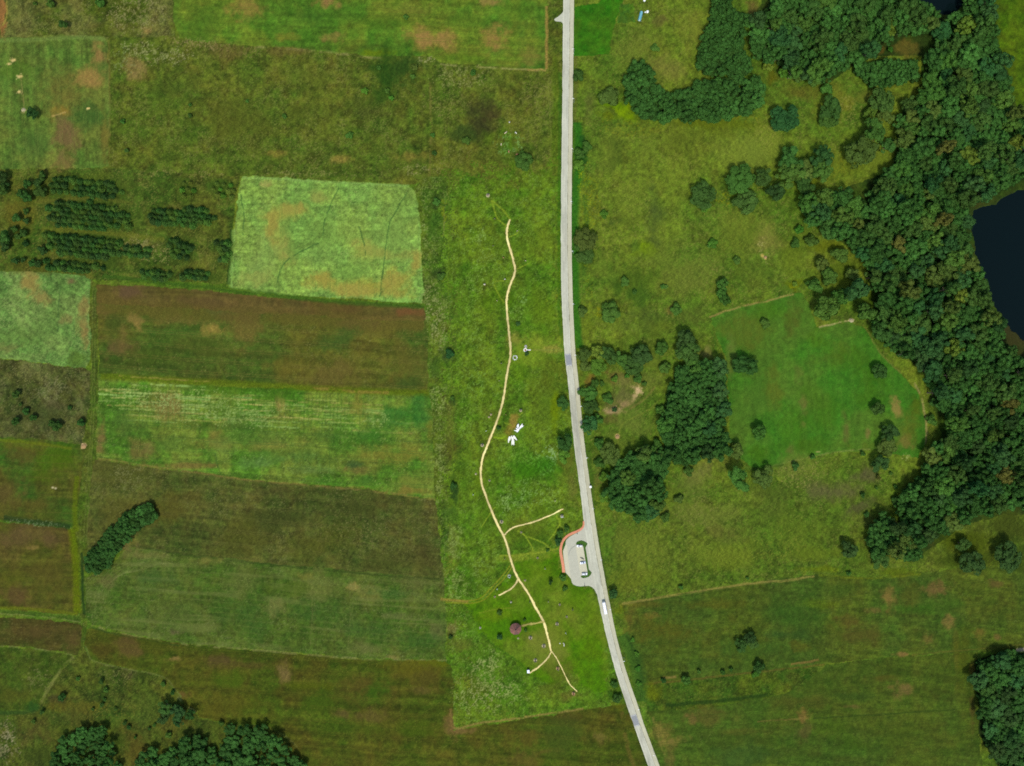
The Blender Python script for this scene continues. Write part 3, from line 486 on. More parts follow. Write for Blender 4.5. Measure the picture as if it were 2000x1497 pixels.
for u, v, ru, rv, c, p in [(935, 460, 24, 20, (140, 172, 92), .5), (950, 500, 30, 30, (128, 158, 74), .35), (935, 555, 30, 40, (130, 160, 74), .3), (1020, 585, 14, 10, (130, 170, 100), .5), (1010, 600, 20, 30, (118, 154, 66), .35), (920, 640, 30, 60, (122, 156, 66), .3), (925, 740, 30, 40, (120, 160, 70), .35), (1060, 905, 30, 30, (140, 180, 116), .55), (1080, 885, 20, 16, (150, 186, 130), .6), (1000, 985, 40, 24, (140, 170, 96), .5), (1030, 960, 40, 26, (130, 168, 90), .4), (910, 830, 20, 40, (116, 150, 64), .35), (990, 970, 16, 40, (136, 166, 94), .4), (940, 1110, 30, 40, (120, 150, 74), .4), (1075, 970, 30, 20, (130, 164, 80), .4), (1030, 895, 40, 14, (116, 158, 60), .4), (935, 1050, 20, 20, (124, 156, 60), .4), (1000, 400, 40, 40, (110, 142, 54), .25), (940, 380, 30, 30, (112, 144, 60), .25)]:
    flecks(u, v, ru, rv, c, p)
for a in [(975, 590, 34, 24, (54, 100, 18), .6), (1000, 480, 30, 20, (76, 102, 22), .5), (1060, 470, 26, 30, (92, 112, 26), .5), (1060, 600, 26, 50, (88, 114, 20), .5), (1050, 672, 52, 18, (120, 138, 40), .8, -5), (1075, 684, 24, 8, (132, 130, 54), .8), (1008, 665, 18, 14, (126, 130, 50), .7), (1030, 700, 44, 26, (112, 136, 34), .7), (1070, 740, 34, 40, (84, 98, 24), .7), (1070, 790, 24, 40, (76, 100, 24), .5), (1010, 730, 20, 24, (88, 122, 18), .5), (1000, 825, 10, 22, (140, 118, 50), .8, 20), (995, 845, 10, 10, (122, 118, 40), .6), (985, 856, 14, 6, (104, 126, 30), .6), (1045, 912, 40, 22, (38, 104, 24), .8), (1070, 915, 24, 20, (34, 98, 22), .7), (1030, 920, 30, 14, (46, 108, 20), .6), (960, 810, 14, 14, (92, 104, 34), .6), (1085, 810, 8, 40, (100, 122, 10), .7), (1105, 900, 14, 40, (86, 96, 30), .6), (1118, 940, 10, 40, (98, 98, 42), .5), (950, 990, 20, 60, (72, 100, 18), .4), (1010, 1090, 40, 8, (118, 134, 38), .7, -4), (1060, 1080, 24, 14, (112, 128, 36), .7), (1020, 1040, 60, 20, (72, 92, 20), .4), (1040, 1060, 40, 14, (58, 92, 18), .5), (1020, 1025, 40, 12, (96, 106, 30), .5), (935, 930, 14, 60, (66, 104, 16), .4), (905, 920, 16, 60, (58, 92, 18), .4), (1075, 1140, 14, 14, (54, 96, 10), .5), (1100, 1135, 10, 14, (70, 108, 30), .4), (1060, 1000, 30, 10, (70, 96, 16), .5)]:
    blob(*a)
for a in [(1060, 1265, 34, 34, (106, 120, 40), .7), (1050, 1245, 30, 26, (112, 120, 44), .6), (1095, 1230, 26, 40, (106, 120, 36), .6), (1105, 1200, 26, 20, (108, 122, 36), .6), (1090, 1310, 34, 20, (92, 100, 34), .6), (1090, 1280, 24, 20, (112, 120, 46), .6), (980, 1200, 40, 14, (96, 122, 18), .6), (985, 1235, 30, 24, (52, 112, 4), .7), (1035, 1200, 30, 40, (58, 112, 6), .6), (1165, 1330, 10, 30, (54, 112, 10), .7), (1150, 1240, 20, 60, (72, 112, 14), .5), (1110, 1360, 26, 10, (94, 90, 36), .5), (1075, 1345, 24, 14, (76, 86, 24), .5), (1130, 1180, 30, 20, (96, 122, 24), .4), (1050, 1110, 30, 16, (92, 118, 20), .5), (1060, 1140, 26, 20, (60, 110, 10), .5), (1118, 1150, 30, 8, (54, 96, 18), .6)]:
    blob(*a)
# worn grass trails
TR = (128, 150, 40)
for p, w, c in [([(962, 392), (972, 402), (984, 412), (992, 422), (997, 430)], 2.2, TR), ([(960, 392), (964, 404), (968, 418), (974, 430), (985, 438), (992, 443)], 2.0, TR), ([(975, 1086), (1000, 1086), (1030, 1082), (1062, 1078), (1090, 1072)], 3, (122, 140, 40)),
                ([(1022, 1042), (1030, 1054), (1038, 1066), (1042, 1078)], 1.8, TR), ([(1026, 1048), (1050, 1056), (1066, 1064), (1078, 1076)], 1.8, TR), ([(1086, 1008), (1092, 1018), (1095, 1032), (1098, 1048)], 2, TR), ([(1072, 1056), (1084, 1040), (1094, 1024)], 1.6, TR),
                ([(1027, 1048), (1010, 1036)], 1.6, TR), ([(964, 854), (978, 856), (990, 852)], 2.6, (126, 160, 30)), ([(985, 826), (1000, 832)], 1.4, TR), ([(1008, 527), (1022, 520), (1034, 514)], 1.4, TR), ([(994, 464), (1006, 458), (1014, 452)], 1.4, TR), ([(1012, 812), (1022, 806)], 1.6, TR), ([(966, 550), (984, 549)], 1.4, TR), ([(965, 556), (975, 578), (985, 592)], 1.6, TR),
                ([(870, 1172), (905, 1174), (930, 1172), (945, 1164), (958, 1150), (970, 1138), (984, 1122), (997, 1105)], 2, (122, 132, 34)), ([(870, 1177), (905, 1179), (932, 1177), (950, 1168), (962, 1154), (976, 1140), (990, 1124), (1000, 1108)], 2, (122, 132, 34)), ([(860, 1171), (915, 1176)], 4, (138, 122, 52)),
                ([(936, 1198), (970, 1190), (1000, 1188)], 2, (104, 126, 30)), ([(940, 1030), (960, 1000), (968, 990)], 1.4, TR), ([(1040, 684), (1070, 684), (1098, 684)], 3, (120, 132, 50))]:
    stroke(p, w * 1.25, c, .9, brk=.12, wob=.4)
stroke([(940, 1236), (965, 1262), (1010, 1290), (1032, 1314)], 3, (46, 84, 16), .5); stroke([(1080, 1276), (1098, 1308), (1118, 1345)], 3, (78, 96, 36), .5)
# east meadow
EA = 'meadow'
for a in [(1150, 205, 12, 40, (96, 94, 44), .5), (1220, 215, 20, 16, (112, 142, 8), .85), (1195, 205, 30, 8, (92, 128, 10), .8, 10), (1235, 228, 14, 14, (86, 128, 12), .8), (1185, 225, 20, 10, (92, 108, 14), .6), (1300, 130, 40, 20, (116, 114, 50), .6, 30), (1360, 60, 40, 40, (110, 116, 40), .5), (1290, 40, 14, 12, (88, 84, 40), .6), (1260, 90, 40, 40, (92, 104, 36), .5), (1200, 300, 26, 30, (68, 78, 24), .6), (1320, 280, 60, 30, (88, 92, 26), .5), (1260, 290, 20, 40, (106, 116, 36), .6), (1420, 250, 60, 20, (86, 90, 20), .5), (1400, 240, 90, 10, (96, 104, 20), .6, 4), (1500, 270, 30, 40, (116, 124, 40), .7), (1470, 300, 30, 30, (108, 118, 40), .6), (1640, 200, 40, 40, (108, 112, 34), .7), (1580, 180, 40, 20, (92, 90, 30), .6), (1560, 60, 30, 20, (96, 96, 34), .4), (1470, 20, 14, 20, (104, 92, 44), .8), (1770, 95, 24, 18, (90, 84, 32), .9), (1720, 98, 10, 12, (86, 72, 26), .8), (1790, 180, 16, 16, (82, 94, 26), .6), (1700, 190, 30, 14, (98, 104, 36), .7), (1720, 320, 20, 18, (104, 114, 32), .8), (1655, 320, 40, 30, (100, 108, 28), .6), (1545, 130, 20, 10, (86, 84, 24), .6), (1510, 150, 12, 20, (86, 88, 18), .7), (1655, 130, 8, 10, (88, 80, 24), .8),
          (1275, 420, 20, 50, (68, 78, 34), .7, 5), (1280, 470, 14, 18, (62, 80, 30), .6), (1262, 490, 24, 16, (92, 136, 16), .85), (1240, 480, 10, 10, (64, 96, 26), .5), (1230, 430, 30, 12, (76, 92, 26), .5), (1200, 435, 14, 10, (62, 82, 28), .6), (1235, 545, 40, 30, (62, 88, 22), .65), (1205, 560, 12, 24, (54, 84, 22), .6), (1250, 580, 30, 20, (56, 88, 24), .6), (1350, 540, 50, 40, (106, 110, 40), .6), (1300, 500, 60, 30, (100, 108, 36), .5), (1450, 470, 60, 50, (102, 108, 32), .6), (1500, 470, 30, 30, (122, 118, 54), .6), (1540, 500, 30, 40, (96, 106, 26), .6), (1490, 500, 4, 4, (208, 172, 96), .9), (1495, 505, 2.5, 3, (226, 190, 110), .95), (1310, 605, 12, 14, (112, 94, 44), .7), (1260, 620, 40, 20, (74, 84, 32), .5), (1350, 620, 30, 24, (88, 92, 34), .5), (1180, 590, 12, 30, (100, 112, 34), .5), (1380, 690, 14, 14, (118, 110, 56), .7), (1150, 640, 16, 20, (92, 108, 26), .5), (1280, 650, 40, 20, (84, 98, 28), .5), (1580, 400, 24, 30, (98, 104, 14), .7), (1570, 350, 20, 30, (98, 104, 18), .6), (1610, 480, 30, 14, (96, 100, 18), .7), (1680, 500, 20, 30, (74, 90, 20), .6), (1640, 530, 30, 24, (72, 92, 20), .7), (1550, 555, 16, 10, (104, 110, 14), .7), (1480, 540, 30, 30, (92, 100, 30), .5), (1700, 585, 12, 16, (72, 84, 18), .7), (1640, 620, 30, 8, (62, 76, 26), .6)]:
    blob(*a)
for u, v, ru, rv, c, p in [(1240, 385, 40, 40, (130, 132, 60), .25), (1330, 330, 60, 40, (124, 130, 52), .3), (1450, 400, 60, 50, (124, 130, 48), .25), (1500, 260, 40, 40, (138, 140, 62), .4), (1640, 220, 40, 40, (138, 138, 70), .35), (1250, 100, 40, 60, (120, 126, 54), .3), (1400, 550, 40, 50, (128, 126, 64), .3), (1200, 470, 30, 40, (120, 126, 50), .3), (1160, 400, 14, 70, (128, 134, 18), .35), (1150, 580, 12, 90, (116, 130, 24), .3), (1390, 385, 50, 16, (130, 134, 10), .4), (1490, 490, 14, 30, (162, 154, 96), .3), (1550, 560, 12, 8, (134, 140, 10), .6), (1440, 230, 60, 10, (124, 126, 20), .4), (1360, 200, 60, 8, (120, 126, 20), .2), (1640, 330, 30, 40, (124, 128, 30), .3), (1230, 250, 80, 20, (128, 128, 30), .3), (1480, 355, 8, 8, (136, 140, 20), .5)]:
    flecks(u, v, ru, rv, c, p)
# roadside verge (east): lush strip, then scrub and the bare earth patch
for p, w, c, a in [([(1124, 110), (1124, 170), (1122, 240)], 8, (88, 92, 40), .5), ([(1128, 240), (1130, 320), (1122, 400), (1122, 470)], 16, (38, 98, 22), .8), ([(1122, 470), (1124, 560), (1127, 640), (1132, 680)], 14, (42, 100, 22), .8), ([(1142, 380), (1146, 460), (1140, 540)], 10, (56, 92, 26), .5), ([(1135, 265), (1142, 290), (1140, 320)], 12, (30, 74, 24), .7)]:
    stroke(p, w, c, a)
flecks(1145, 420, 10, 120, (126, 138, 12), .35, .7); flecks(1172, 615, 10, 20, (134, 140, 10), .5); flecks(1132, 350, 6, 40, (150, 160, 20), .4)
stroke([(1119, 95), (1118, 200), (1116, 300), (1116, 470)], 3, (52, 88, 24), .7)
for a in [(1155, 745, 12, 20, (124, 102, 40), .75), (1195, 735, 20, 12, (106, 92, 42), .8), (1222, 745, 24, 16, (112, 104, 52), .7), (1215, 790, 40, 24, (104, 96, 52), .7), (1245, 762, 9, 12, (200, 164, 122), .85), (1240, 775, 8, 8, (190, 152, 112), .7), (1195, 805, 20, 8, (168, 136, 98), .7), (1222, 790, 14, 8, (160, 126, 88), .6), (1190, 820, 20, 10, (96, 84, 40), .6), (1260, 740, 30, 20, (104, 106, 42), .6), (1270, 700, 20, 30, (100, 104, 36), .5), (1240, 830, 40, 24, (104, 112, 42), .7), (1205, 860, 20, 30, (92, 102, 34), .6), (1225, 870, 30, 20, (90, 108, 34), .6), (1206, 853, 4, 4, (226, 180, 120), .95), (1168, 930, 10, 20, (108, 100, 46), .6), (1375, 920, 40, 20, (112, 108, 52), .7, -30), (1340, 950, 40, 30, (96, 102, 40), .5), (1320, 900, 16, 10, (66, 76, 28), .6), (1330, 1000, 60, 30, (104, 108, 40), .6), (1250, 1060, 50, 40, (92, 104, 32), .5), (1210, 1050, 14, 40, (100, 106, 36), .5), (1420, 1040, 40, 24, (102, 98, 40), .6), (1400, 1010, 60, 20, (104, 110, 42), .5), (1430, 1090, 60, 30, (96, 110, 26), .5), (1560, 920, 60, 30, (108, 112, 44), .65), (1620, 960, 50, 20, (94, 86, 50), .7), (1690, 935, 40, 20, (90, 82, 50), .7), (1680, 990, 30, 14, (84, 78, 44), .7, -30), (1560, 1040, 50, 40, (92, 104, 28), .6), (1600, 1080, 60, 14, (96, 106, 26), .6), (1500, 1000, 40, 30, (80, 96, 32), .5), (1510, 960, 40, 20, (74, 90, 30), .6), (1250, 1130, 60, 20, (94, 108, 28), .5), (1230, 1180, 20, 8, (110, 116, 36), .6), (1750, 1120, 40, 8, (88, 96, 18), .7), (1600, 1112, 40, 6, (100, 108, 16), .6), (1700, 870, 20, 10, (92, 96, 30), .5)]:
    blob(*a)
stroke([(1290, 780), (1270, 800), (1240, 815), (1215, 830), (1206, 870), (1202, 900)], 3, (112, 124, 44), .6, brk=.3); stroke([(1230, 800), (1262, 778), (1280, 755)], 4, (124, 112, 60), .5)
flecks(1245, 762, 12, 14, (224, 184, 140), .6); flecks(1200, 800, 26, 10, (186, 150, 116), .5); flecks(1560, 930, 60, 30, (146, 140, 78), .3); flecks(1360, 1000, 60, 40, (128, 128, 66), .25); flecks(1260, 1080, 50, 50, (124, 126, 48), .3); flecks(1520, 1070, 60, 40, (120, 128, 44), .3)
stroke([(1158, 1000), (1170, 1070), (1180, 1120), (1186, 1150)], 7, (56, 78, 26), .6); stroke([(1150, 880), (1156, 940), (1160, 1000)], 6, (62, 92, 26), .6)
# square hayfield
HF = 'square bright green'
for a in [(1455, 650, 50, 34, (90, 98, 30), .7), (1430, 700, 14, 40, (104, 108, 46), .6), (1545, 625, 16, 34, (84, 88, 30), .7), (1510, 760, 20, 40, (92, 100, 30), .7), (1570, 785, 8, 20, (112, 104, 50), .7), (1570, 830, 6, 10, (116, 106, 52), .6), (1652, 840, 8, 30, (104, 98, 46), .7), (1697, 845, 6, 12, (120, 106, 58), .7), (1752, 800, 9, 22, (134, 118, 60), .8, -15), (1772, 860, 16, 16, (112, 102, 44), .8), (1780, 830, 20, 30, (92, 96, 28), .6), (1545, 880, 8, 14, (104, 98, 48), .6), (1620, 700, 40, 16, (76, 98, 30), .5), (1640, 680, 30, 20, (84, 100, 30), .5), (1560, 730, 12, 20, (96, 104, 40), .5), (1790, 790, 14, 20, (78, 92, 20), .6)]:
    blob(*a, only=HF)
for a in [(1500, 610, 40, 20, (46, 100, 24), .55), (1470, 770, 30, 60, (64, 100, 30), .5), (1600, 790, 40, 50, (50, 100, 26), .55), (1540, 840, 30, 40, (54, 102, 26), .5), (1700, 760, 30, 40, (48, 96, 24), .6), (1480, 890, 26, 20, (50, 98, 22), .6), (1590, 870, 60, 14, (50, 92, 24), .6), (1600, 660, 20, 20, (56, 100, 24), .6), (1660, 700, 40, 20, (52, 98, 26), .5), (1380, 660, 8, 30, (60, 96, 26), .5)]:
    blob(*a, only=HF)
stroke([(1385, 620), (1440, 601), (1500, 588), (1550, 574)], 3.5, (152, 132, 74), .75, brk=.3); stroke([(1600, 640), (1640, 630), (1662, 626)], 3, (168, 158, 108), .8, brk=.35); blob(1663, 626, 5, 3, (224, 196, 150), .95)
stroke([(1690, 640), (1720, 690), (1760, 730)], 3, (120, 112, 54), .6, brk=.35); stroke([(1785, 748), (1800, 780), (1810, 830), (1808, 868)], 4, (140, 132, 84), .75, brk=.35); stroke([(1500, 913), (1560, 898), (1640, 882), (1700, 878)], 3, (122, 128, 66), .6, brk=.35); blob(1598, 883, 6, 1.6, (168, 160, 100), .8)
flecks(1770, 893, 20, 8, (168, 176, 110), .5); stroke([(1455, 914), (1480, 916), (1530, 908)], 8, (52, 84, 24), .5)
stroke([(1390, 640), (1400, 690), (1408, 740)], 3, (66, 104, 26), .6)
# lower right fields
LR = 'dull green crop'; DR = 'dark green crop field in the bottom right'
for a in [(1230, 1212, 14, 26, (98, 90, 34), .6), (1275, 1205, 16, 10, (112, 98, 42), .7), (1300, 1230, 60, 24, (84, 84, 24), .6), (1260, 1180, 40, 10, (86, 80, 28), .5), (1738, 1168, 14, 26, (116, 98, 46), .85), (1705, 1192, 16, 6, (102, 88, 44), .7), (1830, 1150, 24, 14, (104, 86, 44), .8), (1945, 1140, 14, 10, (92, 78, 38), .7), (1855, 1215, 14, 14, (118, 100, 50), .8), (1810, 1250, 10, 14, (98, 90, 40), .7), (1915, 1235, 12, 12, (104, 92, 36), .7), (1947, 1245, 8, 6, (112, 92, 46), .7), (1760, 1278, 16, 5, (122, 96, 50), .85), (1660, 1215, 26, 14, (80, 72, 28), .6), (1680, 1240, 40, 24, (74, 72, 28), .6), (1300, 1270, 40, 20, (76, 84, 24), .5), (1868, 1280, 6, 60, (92, 90, 32), .5), (1775, 1165, 20, 40, (76, 74, 24), .4), (1380, 1180, 60, 10, (84, 84, 24), .5), (1560, 1262, 26, 10, (84, 84, 24), .5)]:
    blob(*a)
for a in [(1450, 1270, 60, 30, (56, 88, 28), .6), (1560, 1200, 50, 24, (50, 82, 24), .6), (1600, 1180, 40, 10, (92, 112, 14), .3), (1780, 1190, 60, 12, (50, 86, 20), .6), (1850, 1180, 40, 10, (54, 84, 22), .5), (1530, 1240, 60, 10, (44, 72, 28), .5), (1640, 1150, 40, 16, (54, 80, 24), .5), (1400, 1300, 40, 14, (56, 82, 26), .5)]:
    blob(*a, only=LR)
stroke([(1215, 1180), (1330, 1161), (1450, 1142), (1540, 1134), (1590, 1126)], 4.5, (142, 130, 66), .75, brk=.25); stroke([(1600, 1124), (1700, 1130), (1800, 1122)], 4, (100, 112, 24), .6, brk=.3)
for a in [(1380, 1400, 50, 18, (92, 80, 36), .45), (1352, 1405, 20, 10, (116, 88, 48), .6), (1290, 1430, 20, 20, (132, 112, 54), .6, 40), (1310, 1450, 30, 8, (134, 116, 56), .65, -12), (1765, 1350, 20, 16, (106, 92, 46), .85), (1740, 1342, 12, 6, (104, 90, 44), .7), (1570, 1398, 12, 14, (122, 94, 46), .8), (1570, 1430, 18, 20, (82, 76, 38), .6), (1310, 1480, 10, 30, (104, 92, 44), .5), (1665, 1380, 16, 4, (100, 86, 44), .6), (1725, 1325, 30, 8, (72, 72, 24), .6), (1560, 1370, 60, 12, (72, 76, 26), .5), (1450, 1430, 60, 8, (82, 84, 30), .5), (1898, 1310, 6, 20, (86, 74, 30), .7), (1880, 1290, 16, 60, (72, 80, 18), .5), (1900, 1380, 6, 40, (78, 68, 30), .6)]:
    blob(*a)
for a in [(1620, 1420, 40, 20, (46, 86, 26), .7), (1660, 1450, 30, 16, (44, 86, 26), .6), (1450, 1480, 60, 30, (52, 80, 32), .5), (1740, 1440, 80, 50, (68, 84, 22), .5), (1600, 1330, 50, 20, (56, 82, 22), .5), (1660, 1360, 60, 10, (50, 74, 24), .5)]:
    blob(*a, only=DR)
stroke([(1255, 1337), (1320, 1331), (1400, 1322), (1480, 1313), (1560, 1305), (1610, 1298)], 4, (92, 80, 34), .6, brk=.3); stroke([(1545, 1297), (1600, 1290)], 4, (132, 100, 54), .7); stroke([(1296, 1325), (1320, 1322)], 5, (140, 116, 64), .7); stroke([(1780, 1280), (1860, 1272), (1960, 1264), (2030, 1255)], 3, (92, 90, 34), .6)
stroke([(1300, 1378), (1400, 1370), (1500, 1358)], 7, (34, 58, 18), .75, brk=.25); stroke([(1480, 1410), (1540, 1406), (1580, 1404)], 3, (122, 104, 52), .6, brk=.3); stroke([(1590, 1404), (1720, 1396), (1870, 1386)], 3, (44, 64, 20), .6); stroke([(1985, 1270), (2040, 1266)], 7, (176, 160, 136), .9, brk=.1)
stroke([(1215, 1240), (1240, 1290), (1252, 1340), (1250, 1370)], 26, (50, 86, 28), .7); stroke([(1225, 1240), (1246, 1295), (1256, 1340)], 6, (40, 68, 24), .5); blob(1275, 1355, 14, 20, (92, 104, 14), .6); blob(1210, 1190, 14, 14, (104, 112, 16), .4)
stroke([(1275, 1400), (1285, 1440), (1300, 1480)], 4, (130, 116, 60), .5, brk=.4); stroke([(1200, 1330), (1215, 1370), (1226, 1395)], 12, (58, 86, 20), .5)
blob(1195, 1360, 10, 8, (40, 76, 16), .6); blob(1208, 1380, 14, 10, (96, 100, 20), .5)
# reed fringe and bare ground at the lakes
for a in [(1905, 395, 34, 16, (62, 62, 24), .9), (1890, 415, 14, 30, (52, 62, 24), .8), (1950, 395, 30, 8, (66, 70, 26), .8), (1985, 650, 26, 40, (62, 56, 26), .9, -35), (1965, 640, 14, 30, (60, 54, 28), .8, -30), (1820, 770, 10, 60, (62, 84, 24), .7), (1835, 830, 18, 30, (60, 86, 24), .7), (1960, 1030, 60, 30, (66, 70, 20), .8), (1900, 1060, 60, 24, (72, 78, 14), .8), (1880, 1095, 100, 14, (62, 70, 16), .8), (1990, 1080, 40, 30, (56, 66, 18), .7), (1810, 960, 16, 30, (70, 88, 20), .6), (1770, 1015, 14, 20, (66, 90, 20), .8), (1780, 1060, 20, 14, (60, 78, 16), .6), (1815, 1062, 10, 8, (62, 58, 24), .7), (1700, 1020, 30, 20, (84, 84, 36), .5), (1990, 250, 14, 20, (66, 92, 14), .8)]:
    blob(*a)

# tractor tramlines and drill lines of the worked fields
def tram(label, ang, lines, span, col, a, w=1.6, pair=4.5, brk=.34):
    ca, sa = math.cos(R(ang)), math.sin(R(ang))
    for i, (u, v) in enumerate(lines):
        for off in ((-pair / 2, pair / 2) if pair else (0,)):
            q = [(u + ca * t - sa * off, v + sa * t + ca * off + 1.5 * math.sin(t * .013 + i)) for t in np.linspace(-span, span, 9)]
            stroke(q, w, col, a, brk=brk, seed=i + 3, curve=False, only=label, wob=.4)
tram('under the ploughed', 4, [(510, 640 + k * 24) for k in range(6)], 330, (104, 98, 46), .45)
tram('fallow', 5, [(520, 915 + k * 26) for k in range(9)], 370, (92, 92, 46), .4)
tram('curved pale mowing', 5.5, [(520, 1085 + k * 11) for k in range(20)], 370, (98, 110, 54), .38, 1.7, 0, .4)
tram('along the bottom edge', 4, [(600, 1262 + k * 24) for k in range(10)], 720, (88, 88, 30), .4)
tram('dull green crop', -7, [(1600, 1130 + k * 22) for k in range(9)], 440, (50, 70, 22), .42)
tram('dark green crop field in the bottom right', -7, [(1600, 1310 + k * 21) for k in range(10)], 440, (48, 68, 20), .42)
tram('square bright green', 84, [(1430 + k * 26, 740) for k in range(15)], 200, (78, 112, 38), .35)
tram('along the top edge', 2, [(700, 10 + k * 16) for k in range(9)], 380, (70, 104, 30), .35)
tram('pale straw streaks', 3.5, [(520, 800 + k * 22) for k in range(8)], 340, (64, 96, 38), .45)
tram('left edge near', 87, [(20 + k * 24, 200) for k in range(9)], 130, (108, 120, 54), .35)
tram('pale green square', 88, [(490 + k * 30, 465) for k in range(12)], 130, (96, 132, 58), .3)
for lb in ('reddish brown stubble', 'brown and green stubble', 'small brown stubble'): tram(lb, 4, [(70, 870 + k * 16) for k in range(26)], 110, (94, 88, 42), .35, 1.5, 0)
for u, v, ru, rv, c, a in [(1190, 300, 30, 60, (108, 124, 40), .5), (1230, 380, 50, 50, (106, 122, 38), .5), (1330, 340, 60, 40, (104, 120, 36), .45), (1440, 300, 60, 40, (110, 126, 42), .5), (1300, 440, 40, 40, (102, 120, 34), .45), (1440, 440, 60, 30, (108, 122, 40), .5), (1230, 110, 40, 40, (104, 118, 40), .45), (1180, 520, 30, 40, (100, 118, 36), .45), (1220, 640, 40, 14, (100, 112, 40), .45), (1260, 1080, 50, 40, (104, 118, 38), .45), (1400, 1080, 80, 30, (104, 120, 36), .45)]:
    blob(u, v, ru, rv, c, a, hard=-.2)
# ------------------------------------------------------------------ routes (survey units)
ROAD_L = [(1100.4, -70), (1100, 0), (1099.3, 94), (1098.4, 187), (1097.2, 281), (1096, 374), (1095.5, 468), (1096.6, 561), (1099, 624), (1103, 693), (1109.3, 748), (1116.5, 823), (1123.2, 885), (1135, 973), (1141, 1022), (1149, 1072), (1158.5, 1122), (1166, 1160), (1174, 1197), (1185.3, 1247), (1202, 1310), (1226.5, 1385), (1239, 1420), (1266, 1497), (1295, 1575)]
ROAD_R = [(1121.5, -70), (1121, 0), (1120.2, 94), (1118.8, 187), (1117.8, 281), (1116.6, 374), (1116.4, 468), (1118, 561), (1120.2, 624), (1124.2, 693), (1130, 748), (1136.8, 823), (1144, 885), (1156, 973), (1163, 1022), (1171, 1072), (1180, 1122), (1187, 1160), (1194.5, 1197), (1205, 1247), (1222.5, 1310), (1248, 1385), (1259.5, 1420), (1288.5, 1497), (1318, 1575)]
SPLIT0, SPLIT1 = .60, .635       # carriageway | weedy seam | footway
for f in (.617,):
    seam = [(l[0] + (r[0] - l[0]) * f, l[1]) for l, r in zip(ROAD_L, ROAD_R)]
    stroke(seam, 4, (178, 180, 158), 1.0, soft=.2, wob=0); stroke(seam, 1.9, (84, 88, 66), .8, brk=.5, seed=5, wob=.2)

PATHS = [
    ('sandy footpath winding south through the sculpture park', 3.9, [(996, 429), (993, 437), (990.5, 447), (990, 458), (992, 472), (998, 493), (1003.5, 512), (1006, 525), (1003.5, 540), (997, 556), (992, 571), (989.5, 588), (990.5, 613), (993, 640), (995, 660), (997, 680), (996.2, 700), (992, 722), (988, 745), (984, 775), (978, 800), (970, 825), (962, 845), (952, 870), (944, 890), (940, 910), (939, 925), (941, 945), (945.5, 960), (953, 980), (965, 1010), (974.5, 1030), (983, 1045.5), (990, 1065), (996, 1088), (1003, 1110), (1012, 1130), (1022, 1145), (1035, 1165), (1045, 1185), (1055.5, 1203), (1062.5, 1217), (1067.5, 1235), (1071.5, 1250), (1075, 1266), (1077, 1273)]),
    ('narrow sandy branch path curving up towards the road', 2.6, [(983.2, 1047.5), (986.5, 1043.5), (990.5, 1039.5), (997, 1034), (1007, 1029), (1022, 1025), (1040, 1020.5), (1060, 1013), (1080, 1004.5), (1094, 997), (1101, 994.5)]),
    ('short sandy spur path leading left to a wooden sculpture', 2.9, [(1012, 1130), (1008.5, 1138), (1003, 1146), (997, 1151), (985, 1157.5), (974, 1163.5)]),
    ('sandy curved path ending at the small white topped booth', 3.0, [(1077, 1273), (1071.5, 1283), (1063, 1293), (1052, 1303), (1043, 1309.5), (1033.5, 1315)]),
    ('thin straight sandy path running down to the lowest sculpture', 1.8, [(1078, 1273), (1087, 1286), (1096, 1303), (1105, 1322), (1114, 1338), (1127, 1351)]),
    ('sparse grassy sand path linking the gazebo to the main path', 3.6, [(1018, 1223), (1035, 1219.5), (1050, 1217), (1064, 1215)])]
for lb, w, p in PATHS:           # trodden margins
    stroke(p, w * 2.0, (116, 116, 44), .45, soft=.9, brk=.3)

# dry soil and straw here are olive tan rather than red
_x = C[:, 0] - C[:, 1]
C[:, 0] = np.where(_x > 0, C[:, 1] + _x * .72, C[:, 0])
# ------------------------------------------------------------------ water bodies
LAKE = [(2080, 366), (1985, 372), (1962, 384), (1945, 398), (1901, 413), (1896, 432), (1900, 460), (1905, 490), (1915, 520), (1927, 548), (1936, 580), (1950, 608), (1970, 636), (1988, 654), (2004, 668), (2080, 690)]
POND = [(1783, -70), (1790, 4), (1806, 9), (1825, 12), (1836, 25), (1855, 29), (1870, 20), (1886, 5), (1893, -70)]
lk = inpoly(wU, wV, LAKE) | inpoly(wU, wV, POND)
FIELDS.append(dict(name='lake_bed', label='dark muddy bed under the lake and pond'))
FID[lk] = len(FIELDS) - 1; C[lk] = (20, 26, 18)
Zr[lk] = -2.2

